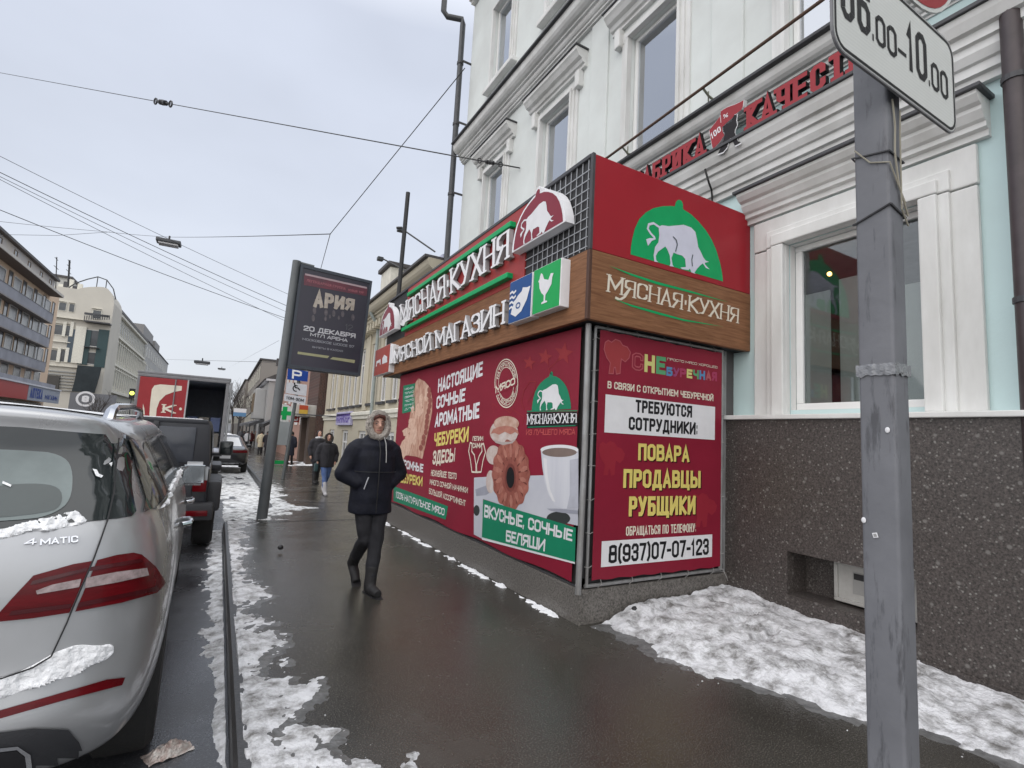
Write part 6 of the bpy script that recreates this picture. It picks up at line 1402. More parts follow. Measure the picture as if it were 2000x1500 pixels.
def drape(bvh, pts, rayf, step, off, lift=None):
    """outline laid onto a surface: cut into a fine grid, every corner put on the body along its ray and raised by off"""
    bm = bmesh.new(); f = bm.faces.new([bm.verts.new((a, b_, 0)) for a, b_ in pts]); bmesh.ops.triangulate(bm, faces=[f])
    xs, ys = [p[0] for p in pts], [p[1] for p in pts]
    for ax, lo, hi in ((0, min(xs), max(xs)), (1, min(ys), max(ys))):
        k = lo+step
        while k < hi-step*.2:
            co_ = (k, 0, 0) if ax == 0 else (0, k, 0); no_ = (1, 0, 0) if ax == 0 else (0, 1, 0)
            bmesh.ops.bisect_plane(bm, geom=bm.verts[:]+bm.edges[:]+bm.faces[:], plane_co=co_, plane_no=no_); k += step
    m = MB(); ok = {}; bm.verts.index_update()
    ed = [v for v in bm.verts if any(len(e_.link_faces) < 2 for e_ in v.link_edges)]; es = set(v.index for v in ed)
    for v in bm.verts:
        o_, d_ = rayf(v.co.x, v.co.y); h = bvh.ray_cast(o_, d_.normalized())
        if h[0] is None: continue
        nr = h[1] if h[1].dot(d_) < 0 else -h[1]; k = off if lift is None else (.001 if v.index in es else lift(v.co.x, v.co.y))
        ok[v.index] = len(m.v); m.v.append(h[0]+nr*k)
    for f in bm.faces:
        if all(v.index in ok for v in f.verts): m.f.append(tuple(ok[v.index] for v in f.verts))
    bm.free(); return m
PIX = lambda u, v: (EYE, ray(u, v))
def wheel(parent, place, x, y, r_, w_, sg, spokes=10):
    """tyre with rim and spokes; place maps local to world"""
    m = MB(); prof = [(r_*.62, -w_/2), (r_*.9, -w_/2), (r_*.985, -w_*.38), (r_, -w_*.2), (r_, w_*.2), (r_*.985, w_*.38), (r_*.9, w_/2), (r_*.62, w_/2)]
    m.lathe(prof, (0, 0, 0), 32, 'x'); m.v = [place(x+q.x, y+q.y, r_+q.z) for q in m.v]; ty = m.build('wheel', M_TYRE, parent, smooth=35)
    m = MB(); m.lathe([(r_*.63, sg*w_*.44), (r_*.63, sg*w_*.30), (r_*.56, sg*w_*.26), (r_*.56, sg*w_*.05)], (0, 0, 0), 32, 'x'); m.lathe([(r_*.14, sg*w_*.2), (r_*.14, sg*w_*.38), (.01, sg*w_*.4)], (0, 0, 0), 16, 'x')
    for k in range(spokes):
        t = 2*math.pi*k/spokes; d_ = Vector((0, math.cos(t), math.sin(t))); m.tube([d_*r_*.1+Vector((sg*w_*.32, 0, 0)), d_*r_*.6+Vector((sg*w_*.30, 0, 0))], [.022, .028], 6)
    m.v = [place(x+q.x, y+q.y, r_+q.z) for q in m.v]; m.build('rim', M_RIM, ty, smooth=35)

# ---- the silver SUV whose rear corner fills the lower left
SX, SY, SZ = -1.065, 2.30, ROAD
sp_ = lambda x, y, z: Vector((SX+x, SY+y, SZ+z))
suv = thing('silver_suv', 'silver off-road wagon with snow on its bumper, parked at the kerb in front', 'car', (SX, SY+2.4, SZ))
ZL = [.30, .44, .60, .80, .99, 1.12, 1.50, 1.585]
def side(y, w_=.958, g_=.0, top=0.): return [(w_-.10, y, .30), (w_-.03, y, .42), (w_-.005, y, .60), (w_+.006, y, .80), (w_-.008, y, 1.02), (w_-.066, y+g_*.2, 1.235), (w_-.215-top, y+g_, 1.525), (w_-.30-top, y+g_, 1.62)]
cols = []
for x, dy in ((0, 0), (.42, .012), (.72, .055)):
    cols.append([(x, .16+dy, .30), (x, .06+dy, .42), (x, .0+dy, .57), (x*1.0, .065+dy, .72), (x, .085+dy, 1.04), (x*.98, .13+dy, 1.225), (x*.90, .40+dy, 1.575-.01*(x > .6)), (x*.84, .25+dy, 1.66-.02*(x > .6))])
cols.append([(.80, .36, .30), (.86, .22, .42), (.885, .17, .57), (.89, .19, .74), (.878, .20, 1.04), (.825, .25, 1.23), (.70, .52, 1.55), (.635, .40, 1.62)])
cols.append([(.85, .62, .30), (.925, .55, .42), (.945, .50, .60), (.952, .48, .80), (.938, .48, 1.03), (.878, .50, 1.235), (.735, .78, 1.535), (.65, .80, 1.62)])
for y in (1.05, 1.7, 2.4, 3.0): cols.append(side(y))
cols.append([(.86, 3.75, .30), (.93, 3.75, .42), (.955, 3.75, .60), (.96, 3.7, .80), (.94, 3.65, .99), (.86, 3.55, 1.18), (.70, 2.98, 1.49), (.60, 2.9, 1.60)])
cols.append([(.78, 4.62, .30), (.84, 4.60, .42), (.87, 4.58, .60), (.87, 4.5, .78), (.82, 4.38, .92), (.66, 3.66, 1.10), (.56, 2.9, 1.49), (.50, 2.82, 1.61)])
cols.append([(.4, 4.76, .30), (.42, 4.78, .42), (.44, 4.78, .60), (.44, 4.70, .80), (.42, 4.55, .96), (.36, 3.72, 1.11), (.30, 2.88, 1.49), (.26, 2.8, 1.625)])
cols.append([(0, 4.80, .30), (0, 4.82, .42), (0, 4.82, .60), (0, 4.74, .80), (0, 4.60, .98), (0, 3.75, 1.115), (0, 2.87, 1.49), (0, 2.79, 1.64)])
shell = car_shell(cols, sp_, (1.02, 3.93), 3, .375, .42)
bv = bvh_of(shell)
shell.build('body', M_SILVER, suv, smooth=38)
for y in (1.02, 3.93):
    for sg in (1, -1): wheel(suv, sp_, sg*.82, y, .375, .255, sg)
    m = MB(); m.box(SX-.9, SX+.9, SY+y-.38, SY+y+.38, SZ+.28, SZ+.72); m.v = [q if abs(q.x-SX) < .1 else Vector((SX+(.64 if q.x > SX else -.64), q.y, q.z)) for q in m.v]; m.build('wheel_well', M_TYRE, suv)
REAR = lambda u, v: (Vector((SX+u, SY-2, SZ+v)), Vector((0, 1, 0)))
SIDE = lambda sg: (lambda u, v: (Vector((SX+sg*3, SY+u, SZ+v)), Vector((-sg, 0, 0))))
def dp(name, pts, rf, mat, off=.004, step=.03, parent=suv, lift=None, smooth=True): return drape(bv, pts, rf, step, off, lift).build(name, mat, parent, smooth=smooth)
def mir(pts): return pts+[(-x, z) for x, z in reversed(pts)]
rg = dp('rear_glass', mir([(0, 1.215), (.45, 1.22), (.79, 1.235), (.80, 1.25), (.77, 1.34), (.73, 1.52), (.70, 1.55), (.4, 1.57)]), REAR, M_GLOSS, .004, .05)
M_MIST = pm('misted_glass', (.16, .20, .20), rough=.14, scale=3, tint=(.075, .10, .10), tfac=1, spec=.6)
mg = dp('misted_pane', soften(mir([(0, 1.235), (.50, 1.24), (.565, 1.26), (.60, 1.30), (.585, 1.40), (.55, 1.46), (.46, 1.485)])), REAR, M_MIST, .007, .05, rg)
dp('head_rest', soften([(-.52, 1.24), (-.52, 1.29), (-.44, 1.35), (-.30, 1.35), (-.22, 1.29), (-.2, 1.24)]), REAR, pm('dim_seat', (.055, .07, .07), rough=.2), .008, .05, mg)
dp('head_rest', soften([(.30, 1.245), (.29, 1.30), (.35, 1.35), (.48, 1.365), (.56, 1.35), (.58, 1.29), (.55, 1.26)]), REAR, pm('dim_seat', (.055, .07, .07), rough=.2), .008, .05, mg)
for k, q in enumerate(([(.16, 1.21), (.26, 1.21), (.26, 1.216), (.16, 1.216)], [(.175, 1.216), (.183, 1.216), (.19, 1.29), (.182, 1.29)], [(.19, 1.285), (.25, 1.285), (.25, 1.292), (.19, 1.292)], [(.225, 1.23), (.233, 1.23), (.25, 1.285), (.243, 1.285)])): dp('glass_sticker', q, REAR, pm('pale_sticker', (.35, .4, .4)), .009, .05, mg)
for sg in (1, -1):
    S = SIDE(sg)
    gl = dp('side_glass', [(.50, 1.24), (1.2, 1.245), (2.2, 1.24), (3.1, 1.215), (3.36, 1.20), (3.25, 1.28), (3.02, 1.44), (2.7, 1.51), (1.8, 1.52), (1.0, 1.505), (.80, 1.47), (.62, 1.36)], S, M_GLOSS, .004, .05)
    dp('corner_glass', [(.34, 1.24), (.49, 1.24), (.61, 1.38), (.79, 1.48), (.80, 1.52), (.60, 1.53), (.50, 1.42), (.42, 1.29)], S, M_GLOSS, .009, .04)
    for a, b_ in (((1.02, 1.245), (1.12, 1.505)), ((1.95, 1.245), (2.0, 1.52)), ((2.05, 1.245), (2.1, 1.52))): dp('pillar', [a, (a[0]+.035, a[1]), (b_[0]+.035, b_[1]), b_], S, M_PLASTIC, .007, .05)
    dp('chrome_strip', [(.50, 1.228), (1.2, 1.235), (2.2, 1.23), (3.36, 1.19), (3.36, 1.20), (2.2, 1.242), (1.2, 1.247), (.50, 1.24)], S, M_CHROME, .008, .05)
    dp('chrome_strip', [(1.0, 1.245), (1.018, 1.245), (1.10, 1.495), (1.16, 1.515), (2.4, 1.53), (2.95, 1.48), (3.36, 1.19), (3.38, 1.19), (2.97, 1.492), (2.4, 1.541), (1.14, 1.527), (1.08, 1.495)], S, M_CHROME, .008, .05)
    dp('door_gap', [(1.55, .5), (1.56, .5), (1.20, 1.10), (1.19, 1.10)], S, M_CABLE, .002, .08)
    dp('door_gap', [(2.08, .35), (2.09, .35), (2.09, 1.17), (2.08, 1.17)], S, M_CABLE, .002, .08)
    dp('sill_trim', [(1.50, .30), (3.45, .30), (3.45, .40), (1.50, .40)], S, M_PLASTIC, .004, .08)
    for y in (1.68, 2.75):
        m = MB(); x = SX+sg*.965; m.tube([(x-sg*.01, SY+y-.11, SZ+.985), (x+sg*.03, SY+y-.09, SZ+.99), (x+sg*.035, SY+y, SZ+.992), (x+sg*.03, SY+y+.09, SZ+.99), (x-sg*.01, SY+y+.11, SZ+.985)], .016, 8); m.build('door_handle', M_CHROME, suv, smooth=True)
    # mirror
    m = MB(); cx = SX+sg*.985; cy = SY+2.98; cz = SZ+1.185
    bmx = bmesh.new(); bmesh.ops.create_cube(bmx, size=1); bmesh.ops.bevel(bmx, geom=bmx.edges[:], offset=.22, segments=3, affect='EDGES'); m.bm(bmx, Matrix.Translation((cx, cy+.05, cz)) @ Matrix.Diagonal((.21, .15, .20, 1))); m.tube([(cx-sg*.02, cy+.05, cz-.05), (SX+sg*.86, cy+.02, cz-.07)], .035, 8)
    mi = m.build('mirror', M_SILVER, suv, smooth=True)
    m = MB(); m.bbox(cx-.08, cx+.08, cy-.036, cy-.026, cz-.078, cz+.078, .005); m.build('mirror_glass', pm('mirror_face', (.45, .48, .5), rough=.05, metal=1), mi)
    # roof rail
    m = MB(); x = SX+sg*.60; m.tube([(x, SY+.86, SZ+1.60), (x, SY+.93, SZ+1.65), (x, SY+1.06, SZ+1.68), (x-sg*.005, SY+1.8, SZ+1.705), (x-sg*.01, SY+2.45, SZ+1.695), (x-sg*.02, SY+2.62, SZ+1.615)], [.030, .026, .022, .02, .02, .026], 8); m.build('roof_rail', M_CHROME, suv, smooth=True)
# lamps, gaps, letters measured on the right side, mirrored for the left
def lamp_side(mb, name, mat, parent):
    o = mb.build(name, mat, parent, smooth=True); m2 = MB(); m2.v = [Vector((2*SX-q.x, q.y, q.z)) for q in mb.v]; m2.f = [tuple(reversed(f)) for f in mb.f]; return o, m2.build(name, mat, parent, smooth=True)
def pxd(name, pts, mat, off=.005, step=9, both=True, parent=suv, lift=None):
    m = drape(bv, pts, PIX, step, off, lift)
    if both: return lamp_side(m, name, mat, parent)
    return m.build(name, mat, parent, smooth=True), None
LO = [(187, 1094), (225, 1084), (256, 1080), (272, 1084), (300, 1108), (321, 1139), (302, 1158), (232, 1177), (143, 1194)]
LI = [(176, 1096), (140, 1102), (62, 1124), (22, 1166), (-12, 1204), (-10, 1214), (60, 1207), (132, 1196)]
for nm, pts in (('tail_lamp', LO), ('tail_lamp', LI)): pxd(nm, pts, M_LAMPR, .010, 8)
pxd('lamp_lens', [(165, 1128), (222, 1117), (280, 1110), (284, 1124), (225, 1137), (162, 1148)], M_LAMPW, .013, 8); pxd('lamp_lens', [(67, 1153), (100, 1141), (155, 1130), (151, 1146), (69, 1160)], M_LAMPW, .013, 8)
for q in ([(170, 1108), (268, 1092), (274, 1098), (168, 1116)], [(150, 1176), (300, 1146), (306, 1152), (146, 1186)], [(60, 1134), (168, 1108), (166, 1115), (56, 1142)], [(20, 1192), (136, 1178), (134, 1186), (14, 1201)]): pxd('lamp_band', q, M_LAMPD, .0135, 8)
def px_line(pts, w_):
    L_ = [Vector((a, b_, 0)) for a, b_ in pts]; l, r_ = [], []
    for i, p in enumerate(L_):
        d = (L_[min(i+1, len(L_)-1)]-L_[max(i-1, 0)]).normalized(); nn_ = Vector((-d.y, d.x, 0))*w_/2; l.append((p+nn_)[:2]); r_.append((p-nn_)[:2])
    return l+list(reversed(r_))
pxd('panel_gap', px_line([(228, 858), (219, 967), (206, 1020), (181, 1088), (139, 1185), (127, 1215), (96, 1281), (60, 1303), (0, 1324), (-60, 1335)], 3.2), M_CABLE, .0145, 12)
m = MB()
quad = [(46, 1054), (72, 1052), (72, 1066), (44, 1068)]
for s_, q in (('4', ((46, 1054), (70, 1052), (68, 1064), (44, 1067))), ('MATIC', ((76, 1054), (150, 1047), (150, 1060), (75, 1066)))):
    t3 = [bv.ray_cast(EYE, ray(*p).normalized())[0] for p in q]; nr = (t3[1]-t3[0]).cross(t3[3]-t3[0]).normalized(); nr = nr if nr.dot(EYE-t3[0]) > 0 else -nr
    text(m, s_, t3, nr, t=.2, off=.006, depth=.004, gap=.2)
m.build('badge_lettering', M_CHROME, suv)
pxd('reflector', [(-20, 1392), (100, 1358), (205, 1327), (240, 1323), (234, 1338), (120, 1368), (-20, 1408)], M_LAMPR, .006, 10)
pxd('bumper_apron', [(-60, 1436), (60, 1422), (128, 1424), (150, 1448), (172, 1500), (165, 1560), (-60, 1590)], M_PLASTIC, .008, 14)
pxd('exhaust_trim', [(-40, 1462), (30, 1455), (55, 1470), (60, 1500), (-40, 1510)], M_CHROME, .012, 10); pxd('exhaust_mouth', [(-40, 1470), (28, 1462), (44, 1474), (48, 1496), (-40, 1504)], M_CABLE, .014, 10)
def sl(amp, s_): return lambda u, v: max(.002, amp*(.6+.9*noise.noise(Vector((u*s_, v*s_, 3)))+.5*noise.noise(Vector((u*s_*3, v*s_*3, 8)))))
pxd('snow_patch', soften([(-90, 1380), (-90, 1345), (-20, 1328), (20, 1318), (60, 1300), (98, 1277), (120, 1268), (150, 1258), (190, 1262), (216, 1256), (222, 1272), (205, 1290), (172, 1300), (150, 1320), (110, 1327), (70, 1345), (30, 1352), (-10, 1370)]), M_SNOWC, .01, 4, False, lift=sl(.011, .025))
pxd('snow_patch', soften([(-60, 1050), (-20, 1040), (25, 1026), (60, 1016), (100, 1010), (120, 1003), (148, 996), (160, 1008), (172, 1019), (150, 1027), (120, 1030), (95, 1040), (60, 1036), (30, 1048), (-60, 1062)]), M_SNOWC, .01, 4, False, lift=sl(.011, .04))
for q in ([(180, 918), (188, 920), (192, 928), (200, 932), (196, 936), (186, 932)], [(211, 908), (217, 905), (216, 914)], [(5, 942), (22, 950), (20, 954), (4, 947)]): pxd('snow_fleck', q, M_SNOWC, .012, 4, False)
frost = lambda: None
m = drape(bv, [(.6, 1.22), (.8, 1.205), (1.2, 1.215), (1.7, 1.205), (2.3, 1.205), (2.9, 1.195), (3.1, 1.21), (2.9, 1.235), (2.3, 1.255), (1.9, 1.245), (1.4, 1.255), (1.0, 1.24), (.7, 1.23)], SIDE(1), .025, .01, sl(.02, 9)); m.build('snow_patch', M_SNOWC, suv, smooth=True)
M_FROST = snow_mat('thin_frost', (.50, .51, .53), .35, .6, (.78, .79, .81))
RF = lambda u, v: (Vector((SX+u, SY+v, 4)), Vector((0, 0, -1)))
dp('roof_frost', [(-.56, .56), (-.3, .44), (.3, .44), (.56, .56), (.57, 1.2), (.52, 2.7), (-.52, 2.7), (-.57, 1.2)], RF, M_FROST, .006, .08)
m = MB(); m.bbox(SX-.26, SX+.26, SY+.03, SY+.08, SZ+.78, SZ+.89, .01); m.build('licence_plate', M_WHITE, suv)

# the car stands a touch askew, its nose away from the kerb
for o_ in suv.children_recursive:
    me = o_.data
    if me.users == 1:
        for v in me.vertices: v.co.x -= .028*(v.co.y+2.4-.3)
# ---- the black jeep-like off-roader ahead
JX, JY = -.83, 7.80; JZ = gz(8)+ROAD
jp = lambda x, y, z: Vector((JX+x, JY+y, JZ+z))
jeep = thing('black_offroader', 'boxy black off-road car with a hard top parked ahead of the silver car', 'car', (JX, JY+2, JZ))
def jbox(name, mat, x0, x1, y0, y1, z0, z1, b_=.03, parent=jeep, taper=0.):
    m = MB(); m.bbox(x0, x1, y0, y1, z0, z1, b_)
    if taper: m.v = [Vector((q.x*(1-taper*(q.z-z0)/(z1-z0)), q.y+(taper*.5*(q.z-z0)/(z1-z0) if q.y < (y0+y1)/2 else 0), q.z)) for q in m.v]
    m.v = [jp(*q) for q in m.v]; return m.build(name, mat, parent, smooth=30)
M_JB = car_paint('black_blue_paint', (.014, .016, .022), metal=.1, rough=.4, coat=.6)
jbox('body', M_JB, -.78, .78, .06, 3.0, .50, 1.10, .05)
ht = jbox('hard_top', pm('matt_black_top', (.022, .024, .03), rough=.5, bump=.2, bscale=120), -.775, .775, .07, 2.5, 1.104, 1.70, .06, taper=.07)
jbox('roof_panel', pm('matt_black_top', (.022, .024, .03)), -.70, .70, .10, 2.55, 1.66, 1.725, .03)
rw = jbox('rear_window', pm('grey_dark_glass', (.045, .05, .062), rough=.14), -.57, .57, .068, .10, 1.16, 1.62, .012); rw.location.y -= .0
jbox('window_hinge', M_PLASTIC, .10, .16, .05, .1, 1.58, 1.68, .01); jbox('window_hinge', M_PLASTIC, -.16, -.10, .05, .1, 1.58, 1.68, .01)
jbox('tailgate', M_JB, -.60, .60, .035, .07, .60, 1.09, .012)
m = MB(); m.lathe([(.10, 0), (.33, .0), (.38, .04), (.39, .10), (.38, .16), (.33, .20), (.1, .2)], jp(-.06, -.17, .98), 28, 'y'); m.build('spare_wheel', M_TYRE, jeep, smooth=35)
for sg in (1, -1):
    a, b_ = sorted((sg*.60, sg*.755)); jbox('tail_lamp', M_LAMPR, a, b_, -.01, .07, .80, 1.04, .012)
    a, b_ = sorted((sg*.74, sg*.93)); jbox('fender_flare', M_PLASTIC, a, b_, .28, 1.28, .80, .93, .04); jbox('fender_flare', M_PLASTIC, a, b_, .18, .36, .52, .92, .05); jbox('front_fender', M_PLASTIC, a, b_, 2.85, 3.95, .84, .96, .04)
    a, b_ = sorted((sg*.55, sg*.80)); jbox('bumper_lamp', M_LAMPR, a, b_, -.075, -.06, .50, .57, .006)
    a, b_ = sorted((sg*.70, sg*.735))
    m = MB(); m.v = [jp(sg*x, y, z) for x, y, z in ((.772, .35, 1.16), (.772, 1.05, 1.16), (.735, 1.05, 1.60), (.735, .40, 1.60), (.772, 1.15, 1.16), (.772, 2.3, 1.16), (.735, 2.15, 1.60), (.735, 1.15, 1.60))]; m.v = [q+Vector((sg*.012, 0, 0)) for q in m.v]; m.f = [(0, 1, 2, 3), (4, 5, 6, 7)]; m.build('side_window', M_GLOSS, jeep)
    a, b_ = sorted((sg*.86, sg*1.06)); mi = jbox('mirror', M_PLASTIC, a, b_, 2.15, 2.27, 1.17, 1.40, .03); jbox('mirror_glass', M_GLOSS, a+.02, b_-.02, 2.142, 2.148, 1.19, 1.38, .002, mi); a, b_ = sorted((sg*.74, sg*.90)); jbox('mirror_arm', M_PLASTIC, a, b_, 2.18, 2.24, 1.15, 1.2, .01, mi)
    for y in (.75, 3.38): wheel(jeep, jp, sg*.76, y, .39, .25, sg, 5)
jbox('bumper', M_PLASTIC, -.86, .86, -.06, .16, .44, .66, .04); jbox('hood', M_JB, -.66, .66, 2.9, 3.95, .62, 1.06, .06); jbox('windscreen', M_GLOSS, -.68, .68, 2.52, 2.6, 1.1, 1.68, .02); jbox('chassis', M_PLASTIC, -.6, .6, .2, 3.9, .32, .52, .03)
jbox('snow_patch', M_SNOWC, -.62, .62, .2, 2.4, 1.722, 1.735, .006)

# ---- box truck
TX, TY = -1.03, 18.1; TZ = gz(18)+ROAD
tp_ = lambda x, y, z: Vector((TX+x, TY+y, TZ+z))
trk = thing('box_truck', 'box truck with a red rear door on the left and an open dark cargo bay', 'truck', (TX, TY+3, TZ))
def tb(name, mat, x0, x1, y0, y1, z0, z1, b_=.02, parent=trk):
    m = MB(); m.bbox(x0, x1, y0, y1, z0, z1, b_); m.v = [tp_(*q) for q in m.v]; return m.build(name, mat, parent)
M_TWHITE = pm('truck_white', (.45, .46, .47), rough=.5, scale=2, tint=(.3, .3, .31), tfac=.8); M_TGREY = pm('truck_frame_grey', (.18, .18, .19), rough=.5)
M_TDARK = pm('dark_cargo', (.50, .53, .60), rough=.8)
W2 = 1.17; H0, H1 = .95, 3.15
tb('side_wall', M_TWHITE, -W2, -W2+.05, .05, 5.6, H0, H1); tb('side_wall', M_TWHITE, W2-.05, W2, .05, 5.6, H0, H1); tb('front_wall', M_TDARK, -W2+.05, W2-.05, 5.5, 5.6, H0, H1); tb('floor', M_TDARK, -W2+.05, W2-.05, .05, 5.5, H0, H0+.1); tb('roof', M_TGREY, -W2-.02, W2+.02, .0, 5.6, H1, H1+.07)
tb('lining', M_TDARK, -W2+.052, -W2+.06, .1, 5.5, H0+.1, H1-.01); tb('lining', M_TDARK, W2-.06, W2-.052, .1, 5.5, H0+.1, H1-.01); tb('lining', M_TDARK, -W2+.06, W2-.06, .1, 5.5, H1-.02, H1-.005)
tb('rear_frame', M_TGREY, -W2, W2, -.01, .06, H1-.09, H1); tb('rear_frame', M_TGREY, W2-.10, W2, -.01, .06, H0, H1-.09); tb('rear_frame', M_TGREY, -W2, -W2+.08, -.01, .06, H0, H1-.09); tb('sill_beam', M_TGREY, -W2, W2, -.02, .1, H0-.12, H0)
dl = tb('rear_door', paint('truck_red', (.30, .03, .035), .4), -W2+.07, .07, -.045, -.012, H0+.02, H1-.10, .01)
tb('door_edge', M_TWHITE, .06, .10, -.05, -.0, H0+.02, H1-.09, .01)
tz3 = lambda x, y: aty(x/3, 400+y/3, TY-.045)
m = MB(); flat(m, [tz3(*q) for q in ((875, 1240), (880, 1160), (890, 1080), (905, 1058), (940, 1052), (1066, 1062), (1064, 1088), (1020, 1096), (970, 1115), (935, 1150), (918, 1195), (914, 1240))], NY, .004); flat(m, [tz3(*q) for q in ((835, 1225), (838, 1165), (846, 1195), (848, 1230))], NY, .0045); m.build('logo_white', M_CREAM, dl)
m = MB(); text(m, 'К', [tz3(955, 1168), tz3(1022, 1172), tz3(1018, 1222), tz3(950, 1218)], NY, t=.22, serif=.5, off=.005); flat(m, [tz3(1058+9*math.cos(a), 1196+9*math.sin(a)) for a in range(6)], NY, .006); m.build('lettering', M_CREAM, dl)
od = tb('open_door', M_TWHITE, W2+.02, W2+.06, .05, 1.10, H0+.02, H1-.05, .01); tb('open_door_edge', M_TGREY, W2+.061, W2+.075, .05, .12, H0+.02, H1-.05, .004, od)
tb('lock_rod', M_TGREY, -.25, -.22, -.075, -.046, H0, H1-.1, .008); tb('interior_lamp', pm('interior_lamp', (.6, .6, .6), rough=.3), .18, .36, .5, .9, H1-.05, H1-.022, .01)
for k in range(6): tb('crate', pm('dark_crate_%d' % (k % 2), (.10, .13, .24) if k % 2 else (.22, .20, .17)), .1+.32*(k % 3), .38+.32*(k % 3), 1.0, 1.6, H0+.1+.5*(k//3), H0+.55+.5*(k//3))
tb('cab', M_TWHITE, -1.05, 1.05, 5.7, 7.3, .5, 2.4, .15); tb('chassis', M_PLASTIC, -.5, .5, .1, 6.8, .55, .84)
for y in (1.3, 6.3):
    for sg in (1, -1): wheel(trk, tp_, sg*.98, y, .42, .28, sg, 6)

# ---- dark saloon farther on, snow on its rear window; and two more cars
def saloon(label, X, Y, mat, snow, head=0., group=None):
    Z = gz(Y)+ROAD; rot = Matrix.Rotation(head, 3, 'Z'); pl = lambda x, y, z: Vector((X, Y, Z))+rot @ Vector((x, y, z))
    o = thing('saloon_car', label, 'car', (X, Y, Z), group)
    c = []
    for x, dy in ((0, 0), (.4, .02), (.70, .08)): c.append([(x, .12+dy, .25), (x, .02+dy, .45), (x, .03+dy, .70), (x, .08+dy, .92), (x*.97, .16+dy, .98), (x*.9, .55+dy*.5, 1.02), (x*.78, 1.25, 1.38), (x*.7, 1.4, 1.42)])
    c.append([(.78, .3, .25), (.84, .2, .45), (.86, .2, .70), (.84, .24, .90), (.80, .3, .97), (.74, .65, 1.01), (.60, 1.3, 1.36), (.52, 1.45, 1.41)])
    for y, g0 in ((.75, .8), (1.3, .4), (2.0, 0), (2.7, -.2)): c.append([(.80, y, .25), (.88, y, .45), (.90, y, .65), (.89, y, .88), (.86, y, .95), (.80, y+g0*.3, 1.0), (.64, y+g0, 1.37), (.54, y+g0, 1.42)])
    c.append([(.80, 3.6, .25), (.87, 3.6, .45), (.88, 3.6, .62), (.86, 3.55, .80), (.80, 3.45, .90), (.72, 3.15, .98), (.58, 2.55, 1.36), (.5, 2.5, 1.42)])
    for x, dy in ((.72, -.12), (.4, -.02), (0, 0)): c.append([(x, 4.5+dy, .25), (x, 4.52+dy, .42), (x, 4.5+dy, .58), (x, 4.4+dy, .72), (x*.95, 4.1+dy, .82), (x*.9, 3.3, .97), (x*.75, 2.52, 1.37), (x*.65, 2.48, 1.43)])
    sh_ = car_shell(c, pl, (.95, 3.65), 2, .32, .36); b_ = bvh_of(sh_); sh_.build('body', mat, o, smooth=38)
    RR = lambda u, v: (pl(u, -2, v), rot @ Vector((0, 1, 0)))
    drape(b_, mir([(0, 1.03), (.62, 1.03), (.50, 1.35), (.2, 1.365)]), RR, .08, .006).build('rear_window', M_SNOWC if snow else M_GLOSS, o, smooth=True)
    drape(b_, mir([(0, .80), (.6, .80), (.82, .80), (.82, .90), (.6, .90)]), RR, .08, .008).build('tail_lamp', M_LAMPR, o, smooth=True)
    drape(b_, mir([(0, .30), (.55, .30), (.6, .36), (.55, .42)]), RR, .08, .008).build('bumper_trim', M_CHROME if snow else M_PLASTIC, o, smooth=True)
    drape(b_, mir([(0, .58), (.26, .58), (.26, .69)]), RR, .1, .008).build('licence_plate', M_WHITE, o)
    for sg in (1, -1):
        SS = lambda u, v: (pl(sg*3, u, v), rot @ Vector((-sg, 0, 0)))
        drape(b_, [(1.0, 1.02), (3.0, 1.0), (2.6, 1.30), (2.2, 1.36), (1.6, 1.36), (1.3, 1.25)], SS, .1, .006).build('side_window', M_GLOSS, o, smooth=True)
        for y in (.95, 3.65): wheel(o, pl, sg*.78, y, .32, .2, sg, 5)
        m = MB(); m.ball((0, 0, 0), (.10, .06, .07), 8, 6); m.v = [pl(sg*.98, 2.75, 1.0)+q for q in m.v]; m.build('mirror', mat, o)
    if snow:
        TT = lambda u, v: (pl(u, v, 3), Vector((0, 0, -1))); drape(b_, mir([(0, 1.42), (.45, 1.45), (.48, 2.4), (0, 2.45)]), TT, .12, .01).build('snow_patch', M_SNOWC, o, smooth=True)
    return o
saloon('dark grey saloon with a snowed over rear window parked beyond the truck', .20, 22.3, car_paint('dark_grey_paint', (.03, .03, .035), metal=.4), True)
saloon('small white car far down the kerb past the dark saloon', .25, 36, car_paint('white_paint', (.5, .5, .52), metal=0.), True)
